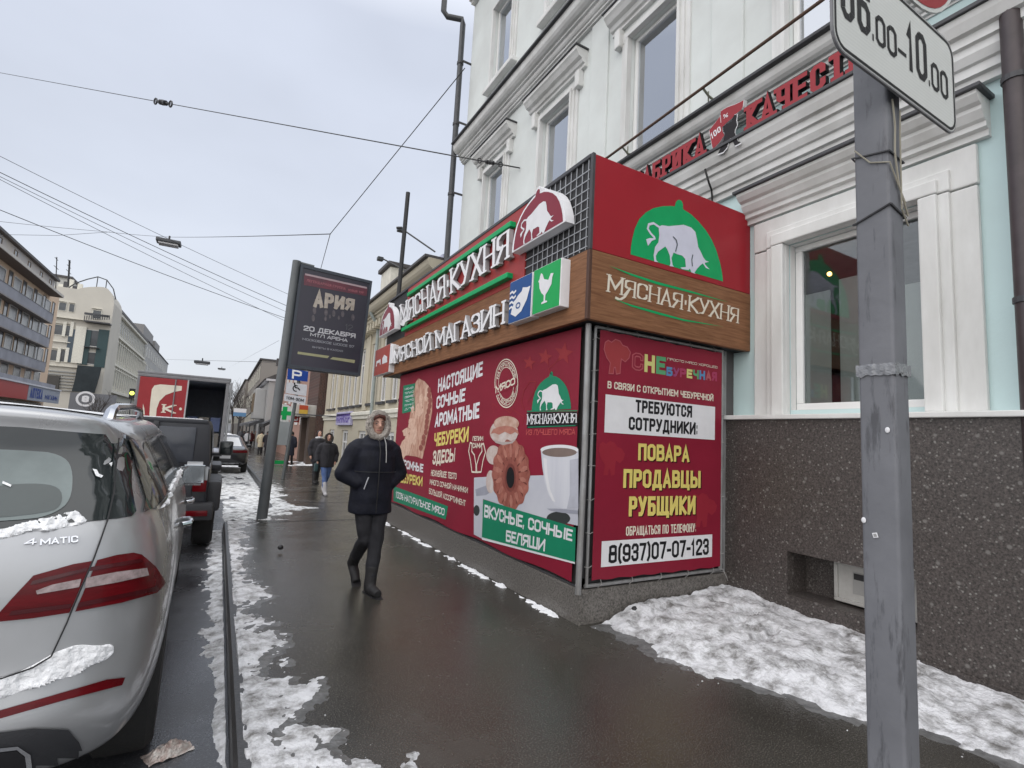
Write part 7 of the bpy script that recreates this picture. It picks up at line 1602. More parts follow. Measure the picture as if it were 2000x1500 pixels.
# ================================================================== buildings along the street
def shared_window(mesh_cache={}, **k): pass
def win_set(bname, parent, places, w_, h_, put, frame, glass, cross=True, deep=.12):
    """one window object per place; frame and pane meshes are shared. put(du, dv, dn) is relative to the window centre"""
    fm = MB(); t = (.09 if cross else .06)*min(w_, 1.4)
    def bar(u0, u1, v0, v1, n0=.0, n1=.06):
        v = [put(u, v_, n) for n in (n0, n1) for (u, v_) in ((u0, v0), (u1, v0), (u1, v1), (u0, v1))]; fm.add(v, [(0, 1, 2, 3), (7, 6, 5, 4), (0, 4, 5, 1), (1, 5, 6, 2), (2, 6, 7, 3), (3, 7, 4, 0)])
    bar(-w_/2, w_/2, -h_/2, -h_/2+t); bar(-w_/2, w_/2, h_/2-t, h_/2); bar(-w_/2, -w_/2+t, -h_/2+t, h_/2-t); bar(w_/2-t, w_/2, -h_/2+t, h_/2-t)
    if cross: bar(-t/3, t/3, -h_/2+t, h_/2-t, .005, .05); bar(-w_/2+t, -t/3, h_*.2, h_*.2+t*.7, .005, .05); bar(t/3, w_/2-t, h_*.2, h_*.2+t*.7, .005, .05)
    gm = MB(); gm.add([put(-w_/2+t*.5, -h_/2+t*.5, .02), put(w_/2-t*.5, -h_/2+t*.5, .02), put(w_/2-t*.5, h_/2-t*.5, .02), put(-w_/2+t*.5, h_/2-t*.5, .02)], [(0, 1, 2, 3)])
    fo = fm.build('window', frame); go = gm.build('pane', glass); first = True
    base = parent_loc(parent)
    for p in places:
        f = fo if first else fo.copy(); g_ = go if first else go.copy()
        if not first: COL.objects.link(f); COL.objects.link(g_)
        f.parent = parent; f.location = Vector(p)-base; g_.parent = f; g_.location = (0, 0, 0); first = False
M_GL1 = pm('old_window_glass', (.05, .055, .06), rough=.1, scale=.6, tint=(.22, .23, .25), tfac=1, spec=.6)
M_GL2 = pm('curtained_glass', (.30, .29, .27), rough=.25, scale=.45, tint=(.07, .07, .075), tfac=1)
M_GLFAR = pm('dark_far_glass', (.04, .045, .05), rough=.2, scale=.3, tint=(.11, .12, .13), tfac=1)
PUTL = lambda du, dv, dn: Vector((dn, -du, dv))          # faces +x (left side of the street)
PUTR = lambda du, dv, dn: Vector((-dn, du, dv))          # faces -x (right side)
PUTF = lambda du, dv, dn: Vector((du, -dn, dv))          # faces -y (towards the viewer)
def box_building(name, label, x0, x1, y0, y1, z1, mat, z0=-1., group=None, roof=None):
    o = thing(name, label, 'building', ((x0+x1)/2, (y0+y1)/2, z0), group); m = MB(); m.box(x0, x1, y0, y1, z0, z1); m.build('wall', mat, o)
    if roof: m = MB(); m.box(x0-.25 if x0 > 0 else x0, x1+.25 if x0 < 0 else x1, y0-.15, y1+.15, z1, z1+.18); m.build('roof', roof, o)
    return o
M_SNOWROOF = pm('snowy_roof', (.62, .63, .66), rough=.8)
M_DKROOF = pm('dark_tin_roof', (.07, .065, .065), rough=.6)

# ---- opposite side: block with long balconies
LXW = -18.
blk = thing('balcony_block', 'peach coloured block with long grey balconies across the street at far left', 'building', (LXW-5, 60, -1))
M_PEACH = pm('peach_plaster', (.74, .56, .40), rough=.85, scale=.25, tint=(.64, .48, .35), tfac=1)
m = MB(); m.box(LXW-10, LXW, 40, 78.3, -1, 15.6); m.build('wall', M_PEACH, blk)
m = MB(); m.box(LXW-9, LXW-.6, 40, 78.2, 15.6, 17.3); m.build('attic_wall', pm('beige_attic', (.52, .47, .41), rough=.85, scale=.4, tint=(.44, .45, .47), tfac=1), blk)
m = MB(); m.box(LXW-9.4, LXW-.2, 39.8, 78.5, 17.3, 17.55); m.build('roof', M_DKROOF, blk)
M_BALC = pm('grey_balcony_panel', (.34, .345, .385), rough=.75, scale=.5, tint=(.21, .215, .24), tfac=1)
for z in (6.25, 8.95, 11.65):
    m = MB(); m.box(LXW, LXW+.8, 40, 73.6, z-.12, z); m.build('balcony_slab', pm('balcony_slab', (.22, .2, .19)), blk)
    m = MB(); m.box(LXW+.72, LXW+.8, 40, 73.6, z, z+.9); m.box(LXW+.004, LXW+.72, 73.52, 73.6, z, z+.9); b_ = m.build('balcony_front', M_BALC, blk)
    m = MB(); m.box(LXW+.70, LXW+.82, 40, 73.62, z+.902, z+.96); m.build('balcony_rail', M_GREYP, b_)
m = MB(); m.box(LXW, LXW+1.15, 40, 74.6, 14.75, 15.0); m.build('eave_slab', pm('brown_eave', (.20, .16, .14), rough=.8), blk)
m = MB(); m.box(LXW+1.14, LXW+1.2, 40, 74.7, 14.78, 15.06); m.build('eave_edge', pm('pale_edge', (.5, .47, .42)), blk)
M_BRFR = pm('brown_window_frame', (.20, .15, .10), rough=.6); M_WHFR = pm('white_window_frame', (.6, .6, .58), rough=.5)
win_set('w', blk, [(LXW, y, z) for z in (5.35, 8.0, 10.7, 13.4) for y in (52, 55.6, 60.3, 64.5, 68, 71.3, 74.3)], 2.0, 1.7, PUTL, M_WHFR, M_GL2, False)
win_set('w', blk, [(LXW, y, z) for z in (8.0, 10.7, 13.4) for y in (57.8, 62.6, 66.4, 69.8, 72.9, 76.4)], 1.0, 2.1, PUTL, M_BRFR, M_GL1, False)
win_set('w', blk, [(LXW-.6, y, 16.5) for y in (53, 57, 61, 65, 69, 73, 76.5)], .8, 1.0, PUTL, M_BRFR, M_GL1, False)
m = MB(); m.box(LXW, LXW+1.6, 40, 77.5, 4.35, 4.5); m.build('canopy', M_SNOWROOF, blk)
m = MB(); m.box(LXW, LXW+1.0, 40, 77.5, 4.5, 5.0); m.build('canopy_back', M_BALC, blk)
m = MB(); m.box(LXW+1.3, LXW+1.5, 40, 66.3, 2.9, 4.345); m.build('shop_sign', paint('shop_red', (.40, .05, .05)), blk)
ss = MB(); ss.box(LXW+1.3, LXW+1.5, 66.4, 77.5, 2.9, 4.345); ss = ss.build('shop_sign', pm('pale_grey_sign', (.33, .36, .42), rough=.6), blk)
m = MB(); text(m, 'АПТЕКА', [Vector((LXW+1.5, y, z)) for y, z in ((67, 4.15), (71, 4.15), (71, 3.15), (67, 3.15))], Vector((1, 0, 0)), t=.22, off=.02); text(m, 'МАГАЗИН', [Vector((LXW+1.5, y, z)) for y, z in ((72, 3.7), (76.6, 3.7), (76.6, 3.2), (72, 3.2))], Vector((1, 0, 0)), t=.2, off=.02); m.build('lettering', pm('deep_blue_lettering', (.02, .06, .30)), ss)
m = MB(); m.box(LXW+.02, LXW+.1, 50, 77, .3, 2.8); m.build('shop_glazing', M_GL1, blk)
pl_ = atx(112, 520, LXW-3)
for k, (px, py0, py1) in enumerate(((108, 585, 502), (133, 560, 508))):
    a, c_ = atx(px, py0, LXW-4), atx(px+3, py1, LXW-4)
    an = thing('roof_aerial', ('spindly aerial mast on the roof corner of the balconied house' if k == 0 else 'tall thick aerial on the roof behind the balconied house'), 'aerial', a); m = MB(); m.tube([a, c_], .12 if k else .06, 6); m.build('mast', M_GREYP, an)
    for j in range(3): q = a.lerp(c_, .55+.2*j); m = MB(); m.tube([q-Vector((0, 1.5-.3*j, 0)), q+Vector((0, 1.2-.3*j, 0))], .05, 4); m.build('cross_bar', M_GREYP, an)

# ---- opposite side: cream corner house with the rounded gable
YC = 104.
zc = lambda x, y: aty(x/6.25, 560+y/6.25, YC)
crm = thing('cream_corner_house', 'cream corner house with a rounded gable, dark green panels and netting over its corner', 'building', (-24, YC+10, -1))
M_CREAMP = pm('cream_plaster', (.60, .57, .50), rough=.85, scale=.2, tint=(.50, .475, .42), tfac=1)
M_CREAMT = pm('cream_trim', (.68, .66, .58), rough=.8)
topl = zc(900, 20).z
gab = [zc(*q) for q in ((955, 30), (1000, 14), (1080, 4), (1180, 0), (1260, 4), (1315, 24), (1352, 66), (1380, 120), (1394, 200))]
xr = gab[-1].x
pts = [(-46, -1), (xr, -1)]+[(xr, gab[-1].z)]+[(q.x, q.z) for q in reversed(gab[:-1])]+[(-46, topl)]
m = MB(); m.prism(pts, YC, YC+8, lambda a, b, d: Vector((a, d, b))); m.build('wall', M_CREAMP, crm)
def cb(name, a, c_, mat, n0=-.15, n1=.02, parent=crm):
    p, q = zc(*a), zc(*c_); m = MB(); m.box(min(p.x, q.x), max(p.x, q.x), YC+n0, YC+n1, min(p.z, q.z), max(p.z, q.z)); return m.build(name, mat, parent)
def cw(a, c_, fr=M_CREAMT, gl=M_GLFAR):
    p, q = zc(*a), zc(*c_); win_set('w', crm, [((p.x+q.x)/2, YC-.03, (p.z+q.z)/2)], abs(p.x-q.x), abs(p.z-q.z), PUTF, fr, gl, False)
for a, c_ in (((635, 175), (682, 255)), ((724, 186), (806, 300)), ((850, 205), (906, 315)), ((565, 437), (612, 555)), ((656, 452), (772, 598)), ((798, 468), (864, 610)), ((500, 760), (560, 850)), ((595, 760), (700, 912)), ((742, 765), (800, 922)), ((1135, 280), (1232, 400))): cw(a, c_)
cb('cornice', (480, 345), (1060, 420), M_CREAMT, -.6); cb('string_course', (480, 640), (860, 690), M_CREAMT, -.3); cb('string_course', (480, 950), (960, 990), M_CREAMT, -.4)
cb('balcony_slab', (1050, 425), (1362, 478), M_LEDGE, -1.6); cb('balcony_railing', (1055, 360), (1360, 372), M_GREYP, -1.6, -1.5)
for k in range(12): cb('baluster', (1058+k*27, 372), (1062+k*27, 425), M_GREYP, -1.6, -1.55)
M_PANEL = pm('dark_green_panel', (.025, .06, .065), rough=.5); M_PANEL2 = pm('slate_blue_panel', (.06, .085, .11), rough=.5)
cb('slate_panel', (850, 515), (930, 930), M_PANEL2); cb('pilaster', (935, 480), (1000, 940), M_CREAMT, -.3); cb('green_panel', (1000, 520), (1062, 955), M_PANEL); cb('green_panel', (1212, 520), (1275, 990), M_PANEL)
cw((1070, 520), (1205, 740), M_WHFR); cw((1052, 790), (1165, 955), M_WHFR)
cb('balcony_slab', (1035, 735), (1220, 760), M_LEDGE, -.8)
net = [zc(*q) for q in ((970, 965), (1255, 992), (1235, 1080), (1200, 1200), (1170, 1300), (900, 1282), (940, 1130))]
m = MB(); flat(m, [q+Vector((0, -.9, 0)) for q in net], NY, 0, .4); m.build('dark_netting', pm('dark_netting', (.018, .024, .028), rough=.9, scale=1.2, tint=(.035, .045, .05), tfac=1), crm)
for k in range(7): cb('rustication', (480, 1020+k*38), (955, 1046+k*38), pm('grey_stone', (.30, .30, .29)), -.22)
cb('arched_door', (535, 1075), (715, 1260), pm('dark_doorway', (.06, .055, .05)), -.4)
m = MB()
rail = [zc(*q)+Vector((0, 1, 0)) for q in ((780, 20), (900, -60), (1050, -110), (1180, -140), (1290, -100), (1370, 10), (1400, 140))]; m.tube(rail, .09, 5)
for q in (rail[3], rail[4]): m.tube([q, q-Vector((0, 0, 2.2))], .07, 5)
m.build('roof_arch_rail', M_GREYP, crm)
pr = zc(880, 20); m = MB(); m.box(-38, pr.x-1, YC+3, YC+9, topl, topl+2.1); pnt = m.build('roof_house', pm('pale_penthouse', (.45, .45, .43)), crm)
m = MB(); m.box(-38.3, pr.x-.7, YC+2.6, YC+9, topl+2.1, topl+2.4); m.build('roof_edge', M_DKROOF, pnt)
# its long side down the street
lg = thing('long_cream_terrace', 'long cream terrace with four rows of windows receding behind the rounded gable', 'building', (-20, 128, -1))
M_TERR = pm('terrace_plaster', (.55, .54, .47), rough=.85, scale=.2, tint=(.46, .45, .40), tfac=1)
m = MB(); m.box(-30, -18.02, YC+8, 153, -1, 20.6); m.build('wall', M_TERR, lg)
m = MB(); m.box(-30, -17.4, YC+8, 153.2, 20.6, 21.1); m.build('roof', M_DKROOF, lg)
for z, o_, h_ in ((20.1, .5, .49), (16.2, .45, .45), (11.2, .3, .35), (6.2, .5, .45)): m = MB(); m.box(-18.1, -18+o_, YC+8, 153, z, z+h_); m.build('cornice', M_CREAMT, lg)
yy = [YC+10+2.35*k for k in range(19)]
win_set('w', lg, [(-18.0, y, z) for z in (18.3,) for y in yy], 1.2, 2.2, PUTL, M_CREAMT, M_GLFAR, False); win_set('w', lg, [(-18.0, y, z) for z in (13.9, 8.9) for y in yy], 1.3, 3.0, PUTL, M_CREAMT, M_GLFAR, False)
win_set('w', lg, [(-18.0, y, 3.2) for y in yy], 1.5, 3.6, PUTL, M_CREAMT, M_GLFAR, False)
for k in range(20):
    y = YC+8.6+2.35*k; m = MB(); m.box(-18.03, -17.8, y, y+.35, 6.65, 16.19); m.build('pilaster', M_CREAMT, lg)
    m = MB(); m.box(-18.03, -17.7, y+.75, y+2.0, 10.5, 10.75); m.box(-18.03, -17.7, y+.75, y+2.0, 15.5, 15.75); m.build('window_hood', M_CREAMT, lg)
m = MB(); m.tube([(-17.4, YC+6, 0), (-17.4, YC+6, 21)], .12, 6); m.build('drainpipe', pm('rusty_pipe', (.18, .09, .07)), lg)
fb3 = box_building('far_block', 'grey stepped block at the far end of the opposite side', -34, -18, 154, 215, 21.5, pm('far_grey_plaster', (.36, .355, .34), scale=.15, tint=(.30, .30, .29), tfac=1), roof=M_DKROOF)
win_set('w', fb3, [(-18, y, z) for z in (19, 14.5, 10, 5.5) for y in range(158, 212, 5)], 2., 2.6, PUTL, M_CREAMT, M_GLFAR, False)
m = MB(); m.box(-32, -19, 156, 176, 21.7, 25.5); m.box(-33, -18.6, 178, 190, 21.7, 24.5); m.build('mansard', pm('mansard_grey', (.22, .215, .21)), fb3)
for k, (a, c_) in enumerate((((625, 165), (690, 175)), ((715, 176), (815, 186)), ((842, 195), (915, 205)), ((555, 425), (620, 437)), ((648, 440), (780, 452)), ((790, 456), (870, 465)), ((590, 748), (708, 760)), ((735, 752), (808, 765)), ((1122, 262), (1245, 280)))): cb('window_hood', a, c_, M_CREAMT, -.3)
for x in (618, 782, 872): cb('pilaster', (x, 430), (x+14, 610), M_CREAMT, -.25)
for x in (570, 712, 810): cb('pilaster', (x, 745), (x+16, 925), M_CREAMT, -.25)
for k in range(5):
    a = zc(690+k*60, 15); m = MB(); m.box(a.x-.3, a.x+.3, YC+2, YC+2.6, topl, topl+.8+.5*(k % 3)); m.build('chimney', M_LEDGE if k % 2 else M_CREAMT, crm)
# street level things opposite
hd = thing('hoarding', 'grey hoarding with a round white ring emblem below the cream corner house', 'hoarding', (-17, 98, -.7))
hq = lambda x, y: aty(x/6.25, 560+y/6.25, 98)
a, c_ = hq(860, 1285), hq(1400, 1500)
m = MB(); m.box(a.x, c_.x, 98, 98.3, -.7, a.z); m.build('panel', pm('grey_hoarding', (.16, .165, .18), rough=.7), hd)
m = MB(); k0 = hq(1044, 1370); ring(m, [k0+Vector((1.0*math.cos(t*.314), 0, 1.0*math.sin(t*.314))) for t in range(20)], NY, .3, .04); text(m, 'G', [k0+Vector((x, 0, z)) for x, z in ((-.42, .5), (.42, .5), (.42, -.5), (-.42, -.5))], NY, t=.3, off=.05); m.build('ring_emblem', M_WHITE, hd)
tl = atx(258, 768, -12); tfl = thing('traffic_light', 'small traffic light glowing yellow green by the terrace', 'traffic light', (tl.x, tl.y, -.7))
m = MB(); m.tube([(tl.x, tl.y, -.7), tl], .08, 6); m.build('post', M_GREYP, tfl); m = MB(); m.bbox(tl.x-.35, tl.x+.35, tl.y-.1, tl.y+.2, tl.z-.8, tl.z+.7, .05); m.build('head', M_CABLE, tfl)
m = MB(); m.ball((tl.x, tl.y-.13, tl.z), (.3, .08, .3), 12, 8); m.build('lens', pm('green_light', (.6, .7, .1), emit=(.75, .9, .12), es=1.6), tfl)
# parked vans and a kiosk line across the road
def van(label, X, Y, mat, h_=2.3, L_=5.2, W_=1.95, group='vehicles across the road'):
    o = thing('parked_van', label, 'van', (X, Y, gz(Y)+ROAD), group); Z = gz(Y)+ROAD
    def part(n, x0, x1, y0, y1, z0, z1, mt, b_=.08): m = MB(); m.bbox(X+x0, X+x1, Y+y0, Y+y1, Z+z0, Z+z1, b_); return m.build(n, mt, o, smooth=30)
    part('body', -W_/2, W_/2, 0, L_*.78, .35, h_, mat, .15); part('hood', -W_/2+.03, W_/2-.03, L_*.78-.2, L_, .35, h_*.55, mat, .15); part('rear_window', -W_*.4, W_*.4, -.012, .02, h_*.58, h_*.88, M_GLOSS, .004)
    for sg in (1, -1):
        a, b_ = sorted((sg*W_/2, sg*(W_/2+.012))); part('side_window', a, b_, .4, L_*.74, h_*.58, h_*.88, M_GLOSS, .003)
        a, b_ = sorted((sg*W_*.40, sg*W_*.5)); part('tail_lamp', a, b_, -.015, .02, .8, 1.2, M_LAMPR, .005)
        for y in (.9, L_-.9): m = MB(); m.lathe([(.2, -.1), (.33, -.1), (.34, 0), (.33, .1), (.2, .1)], (X+sg*(W_/2-.1), Y+y, Z+.34), 18, 'x'); m.build('wheel', M_TYRE, o, smooth=35)
    part('snow_cap', -W_/2+.1, W_/2-.1, .1, L_*.74, h_, h_+.05, M_SNOWC, .02); return o
van('dark van with a snowy roof across the road below the red shop sign', -12.2, 52, car_paint('dark_van_paint', (.03, .035, .05), metal=.1), 2.5)
van('white van across the road in front of the hoarding', -12.4, 68, car_paint('white_paint', (.5, .5, .52), metal=0.), 2.6)
van('tall grey van farther along the opposite kerb', -12.4, 84, car_paint('grey_van_paint', (.12, .13, .14), metal=.1), 2.8)

# ---- this side: cream two storey house next door
GX = 4.62
nb = thing('cream_street_house', 'low cream house with a heavy cornice and tall white windows beyond the kiosk', 'building', (GX+4, 20, -.5))
M_YEL = pm('pale_yellow_plaster', (.52, .475, .37), rough=.85, scale=.5, tint=(.46, .42, .335), tfac=1)
wy = [13.2, 14.5, 15.8, 17.1, 18.55, 20.3, 21.4, 22.5, 23.6, 25.3, 26.4]
m = MB(); wall_grid(m, 11.95, 27.8, -.6, 5.9, [(y-.36, y+.36, 2.55, 4.75) for y in wy]+[(y-.6, y+.6, -.2, 1.55) for y in (13.5, 16, 19.5, 22.5, 25.4)], lambda a, z, d: Vector((GX+d, a, z)), .2)
m.add([(GX, 27.8, -.6), (GX+9, 27.8, -.6), (GX+9, 27.8, 5.9), (GX, 27.8, 5.9)], [(0, 1, 2, 3)]); m.add([(GX, 11.95, -.6), (GX+9, 11.95, -.6), (GX+9, 11.95, 5.9), (GX, 11.95, 5.9)], [(0, 1, 2, 3)]); m.add([(GX, 11.95, 5.9), (GX+9, 11.95, 5.9), (GX+9, 27.8, 5.9), (GX, 27.8, 5.9)], [(0, 1, 2, 3)]); m.build('wall', M_YEL, nb)
win_set('w', nb, [(GX+.12, y, 3.65) for y in wy], .72, 2.2, PUTR, M_FRAME, M_GL2)
win_set('w', nb, [(GX+.12, y, .67) for y in (13.5, 16, 19.5, 22.5, 25.4)], 1.2, 1.75, PUTR, M_FRAME, M_GL1)
for y in wy: m = MB(); m.box(GX-.1, GX+.05, y-.45, y+.45, 2.46, 2.548); m.build('sill', M_LEDGE, nb)
moulding('cornice', stepped(5.35, .95)+[(.46, 5.95)], 11.95, 27.8, M_YEL, nb, GX); m = MB(); m.box(GX-.6, GX+.5, 11.95, 27.9, 5.952, 6.02); m.build('roof_edge', M_DKROOF, nb)
for k in range(40): m = MB(); y = 12.2+k*.39; m.box(GX-.34, GX-.02, y, y+.16, 5.12, 5.345); m.build('cornice_bracket', M_YEL, nb)
moulding('string_course', [(.06, 2.0), (.06, 2.12), (.12, 2.14), (.12, 2.24), (.05, 2.28)], 11.95, 27.8, M_CREAMT, nb, GX)
for y in (12.3, 19.3, 24.4): m = MB(); m.bbox(GX-.07, GX+.02, y-.28, y+.28, 2.3, 5.1, .02); m.build('pilaster', M_YEL, nb)
dpn = thing('drainpipe', 'grey drainpipe on the low cream house beside its last wide pilaster', 'drainpipe', (GX-.12, 17.85, 0)); m = MB(); m.tube([(GX-.12, 17.85, 0), (GX-.12, 17.85, 5.2), (GX-.45, 17.85, 5.7)], .06, 8); m.build('pipe', pm('pale_green_pipe', (.3, .34, .33)), dpn)
for px0, px1, py0, py1 in ((752, 786, 562, 590),):
    a = atx(757, 590, GX-.1); m = MB(); m.bbox(a.x-.2, a.x+.55, a.y-.75, a.y+.35, 6.02, 6.95, .04); p_ = m.build('parapet_post', M_CREAMT, nb); m = MB(); m.bbox(a.x-.3, a.x+.65, a.y-.85, a.y+.45, 6.952, 7.1, .03); m.build('post_cap', M_DKROOF, p_)
ps = thing('purple_shop_sign', 'small purple and white shop sign on the low cream house', 'sign', (GX-.1, 22.4, 1.75)); q0, q1 = atx(658, 808, GX-.1), atx(684, 828, GX-.1)
m = MB(); m.bbox(GX-.12, GX, q1.y, q0.y, q1.z-.05, q0.z+.05, .02); m.build('board', pm('pale_lilac_sign', (.45, .43, .62)), ps)
m = MB(); text(m, 'МАНИКЮР', [Vector((GX-.12, y, z)) for y, z in ((q0.y-.1, q0.z-.05), (q1.y+.1, q0.z-.05), (q1.y+.1, q1.z+.05), (q0.y-.1, q1.z+.05))], NX, t=.2, off=.004); m.build('lettering', pm('purple_print', (.12, .07, .36)), ps)
# doorway strip between the kiosk and the corner
m = MB(); m.bbox(4.70, 4.765, 9.5, 11.1, 0, 2.3, .02); od_ = tag(m.build('side_door', pm('brown_door', (.12, .075, .05), rough=.5), loc=(4.7, 10.2, 0)), 'brown side door in the mint building behind the kiosk', 'door')
# brick pillar house with signs
br = box_building('brick_house', 'narrow dark brown brick house with a pale canopy after the low cream house', 4.25, 12, 27.95, 31.6, 5.0, None, -.6)
def brick():
    m = pm('dark_brick', (.085, .05, .04), rough=.9); nt, b, N, L = nodes_of(m); t = N('ShaderNodeTexBrick'); t.inputs['Scale'].default_value = 3.; t.inputs['Color1'].default_value = (.10, .05, .04, 1); t.inputs['Color2'].default_value = (.06, .035, .03, 1); t.inputs['Mortar'].default_value = (.12, .10, .09, 1)
    co = N('ShaderNodeTexCoord'); mp_ = N('ShaderNodeMapping'); mp_.inputs['Rotation'].default_value = (R(90), 0, R(90)); L(co.outputs['Object'], mp_.inputs[0]); L(mp_.outputs[0], t.inputs['Vector']); L(t.outputs['Color'], b.inputs['Base Color']); return m
br.children[0].data.materials.append(brick())
m = MB(); m.bbox(3.1, 4.26, 28.1, 31.6, 2.15, 2.75, .03); m.build('canopy', pm('pale_canopy', (.5, .49, .46)), br)
m = MB(); m.bbox(3.95, 4.26, 28.0, 28.8, -.5, 2.14, .02); m.build('pillar', pm('brown_stone', (.10, .07, .055), rough=.6), br); m = MB(); m.bbox(3.95, 4.26, 30.8, 31.5, -.5, 2.14, .02); m.build('pillar', pm('brown_stone', (.1, .07, .05)), br)
m = MB(); m.box(4.235, 4.25, 28.9, 30.7, -.4, 2.1); m.build('shop_glazing', M_GL1, br)
# row farther on
pk = box_building('pink_house', 'salmon pink house with grey roof edge beyond the dark brick house', 4.3, 13, 31.7, 50, 7.4, pm('salmon_plaster', (.42, .25, .20), scale=.4, tint=(.36, .22, .18), tfac=1), -.8, roof=M_DKROOF)
win_set('w', pk, [(4.29, y, z) for z in (2.6, 5.4) for y in (33.5, 36, 38.5, 41, 43.5, 46, 48.5)], 1.0, 1.7, PUTR, M_FRAME, M_GLFAR)
for y in (33, 40, 47): m = MB(); m.box(3.6, 4.31, y, y+.5, 6.7, 7.3); m.build('eave_bracket', M_DKROOF, pk)
wh = box_building('white_bay_house', 'white house with a bay and snowy roof farther down the row', 3.4, 13, 50.2, 66, 5.6, pm('dirty_white_plaster', (.45, .45, .44), scale=.4, tint=(.38, .38, .38), tfac=1), -.9, roof=M_SNOWROOF)
m = MB(); m.bbox(2.5, 3.41, 52, 56, 2.2, 5.0, .1); m.build('bay', pm('dirty_white_plaster', (.45, .45, .44)), wh); win_set('w', wh, [(2.49, y, 3.7) for y in (53, 55)], 1.1, 1.8, PUTR, M_BRFR, M_GLFAR); win_set('w', wh, [(3.39, y, 3.7) for y in (58, 60.5, 63)], 1.1, 1.8, PUTR, M_BRFR, M_GLFAR)
m = MB(); pf = [(x, z) for x, z in ((3.0, 5.75), (8, 8.6), (13, 5.75))]; m.prism(pf, 50.2, 66, lambda a, b, d: Vector((a, d, b))); m.build('pitched_roof', M_DKROOF, wh)
gd = box_building('grey_gabled_house', 'tall grey brown house at the far end of this side of the street', 3.6, 14, 68, 100, 9.5, pm('far_brown_plaster', (.28, .25, .22), scale=.3, tint=(.23, .21, .19), tfac=1), -.9, roof=M_DKROOF)
win_set('w', gd, [(3.59, y, z) for z in (2.5, 5.3, 8) for y in range(70, 100, 4)], 1.4, 1.7, PUTR, M_CREAMT, M_GLFAR)
gd2 = box_building('distant_block', 'pale distant block closing the view at the street end', -9, 6, 235, 250, 9, pm('pale_far_plaster', (.42, .43, .45)), -1, roof=M_SNOWROOF); win_set('w', gd2, [(x, 234.9, z) for z in (3, 6.5) for x in (-7, -4.5, -2, .5, 3)], 1.4, 1.8, PUTF, M_CREAMT, M_GLFAR)  # distant block in pale blue-grey plaster
gd3 = box_building('far_row', 'long brown row on this side past the tall grey brown house', 3.2, 16, 101, 200, 9.5, pm('far_brown_plaster', (.28, .25, .22)), -1, roof=M_DKROOF); win_set('w', gd3, [(3.19, y, z) for z in (3, 6) for y in range(104, 198, 6)], 1.6, 2, PUTR, M_CREAMT, M_GLFAR)
# awnings and signs down the street
for k, (lb, y0, y1, x0, mt) in enumerate((('dark awning over the pavement at the distant stalls', 44, 49, 2.9, M_CABLE), ('black flat awning in front of the white bay house', 51, 58, 2.2, M_LEDGE), ('grey awning farthest along this side', 62, 70, 2.0, pm('grey_awning', (.16, .16, .17))))):
    o = thing('awning', lb, 'awning', (x0+1, (y0+y1)/2, 1.7), 'awnings along the pavement'); m = MB(); m.v = [Vector(p) for p in ((x0, y0, 1.75), (x0, y1, 1.75), (4.3, y1, 2.5), (4.3, y0, 2.5), (x0, y0, 1.45), (x0, y1, 1.45), (4.3, y1, 2.4), (4.3, y0, 2.4))]; m.f = [(0, 1, 2, 3), (7, 6, 5, 4), (0, 4, 5, 1), (1, 5, 6, 2), (2, 6, 7, 3), (3, 7, 4, 0)]; m.build('cover', mt, o)
    for y in (y0+.3, y1-.3): m = MB(); m.tube([(x0+.1, y, -.7), (x0+.1, y, 1.6)], .05, 6); m.build('post', M_GREYP, o)
zk2 = lambda x, y, Y: aty(440+x/5, 700+y/5, Y)
rs = thing('red_vertical_sign', 'red projecting sign with white letters beside the parking post', 'sign', (3.3, 30, 2))
for k, (q, s_) in enumerate((((605, 448, 735, 528), 'ЦВЕТЫ'), ((655, 532, 720, 625), 'С'))):
    a, c_ = zk2(q[0], q[1], 29), zk2(q[2], q[3], 29); m = MB(); m.box(a.x, c_.x, 29, 29.12, c_.z, a.z); pn = m.build('panel', paint('sign_red', (.34, .05, .05)), rs)
    m = MB(); text(m, s_, [Vector((a.x+.06, 29, a.z-.07)), Vector((c_.x-.06, 29, a.z-.07)), Vector((c_.x-.06, 29, c_.z+.07)), Vector((a.x+.06, 29, c_.z+.07))], NY, t=.2, off=.006); m.build('lettering', M_WHITE, pn)
a = zk2(700, 625, 29); m = MB(); m.tube([(a.x+.3, 29.06, zk2(700, 450, 29).z), (4.3, 29.06, zk2(700, 450, 29).z)], .03, 6); m.build('arm', M_GREYP, rs)
og = thing('orange_sign', 'small orange and yellow shop sign under the pale canopy', 'sign', (3.8, 28, 2)); a, c_, e_ = zk2(728, 455, 27.9), zk2(808, 505, 27.9), zk2(728, 550, 27.9)
m = MB(); m.box(a.x, c_.x, 27.9, 28., c_.z, a.z); m.build('upper_panel', paint('orange_red', (.42, .07, .03)), og); m = MB(); m.box(a.x, c_.x, 27.9, 28., e_.z, c_.z-.002); m.build('lower_panel', paint('sign_yellow', (.55, .36, .06)), og)
gc = thing('pharmacy_cross', 'round white sign with a green pharmacy cross behind the leaning pole', 'sign', (2.2, 24, 2.2)); k0 = zk2(580, 535, 24)
m = MB(); m.prism([(k0.x+.34*math.cos(t*.26), k0.z+.38*math.sin(t*.26)) for t in range(24)], 24, 24.15, lambda a, b, d: Vector((a, d, b))); m.build('disc', pm('white_sign', (.6, .62, .6)), gc)
m = MB(); cr = [(-.09, -.28), (.09, -.28), (.09, -.09), (.26, -.09), (.26, .09), (.09, .09), (.09, .28), (-.09, .28), (-.09, .09), (-.26, .09), (-.26, -.09), (-.09, -.09)]; flat(m, [k0+Vector((x, 0, z)) for x, z in cr], NY, .01); m.build('green_cross', M_GREEN2, gc)
m = MB(); m.tube([(k0.x+.3, 24.07, k0.z), (4.62, 24.07, k0.z)], .025, 6); m.build('arm', M_GREYP, gc)
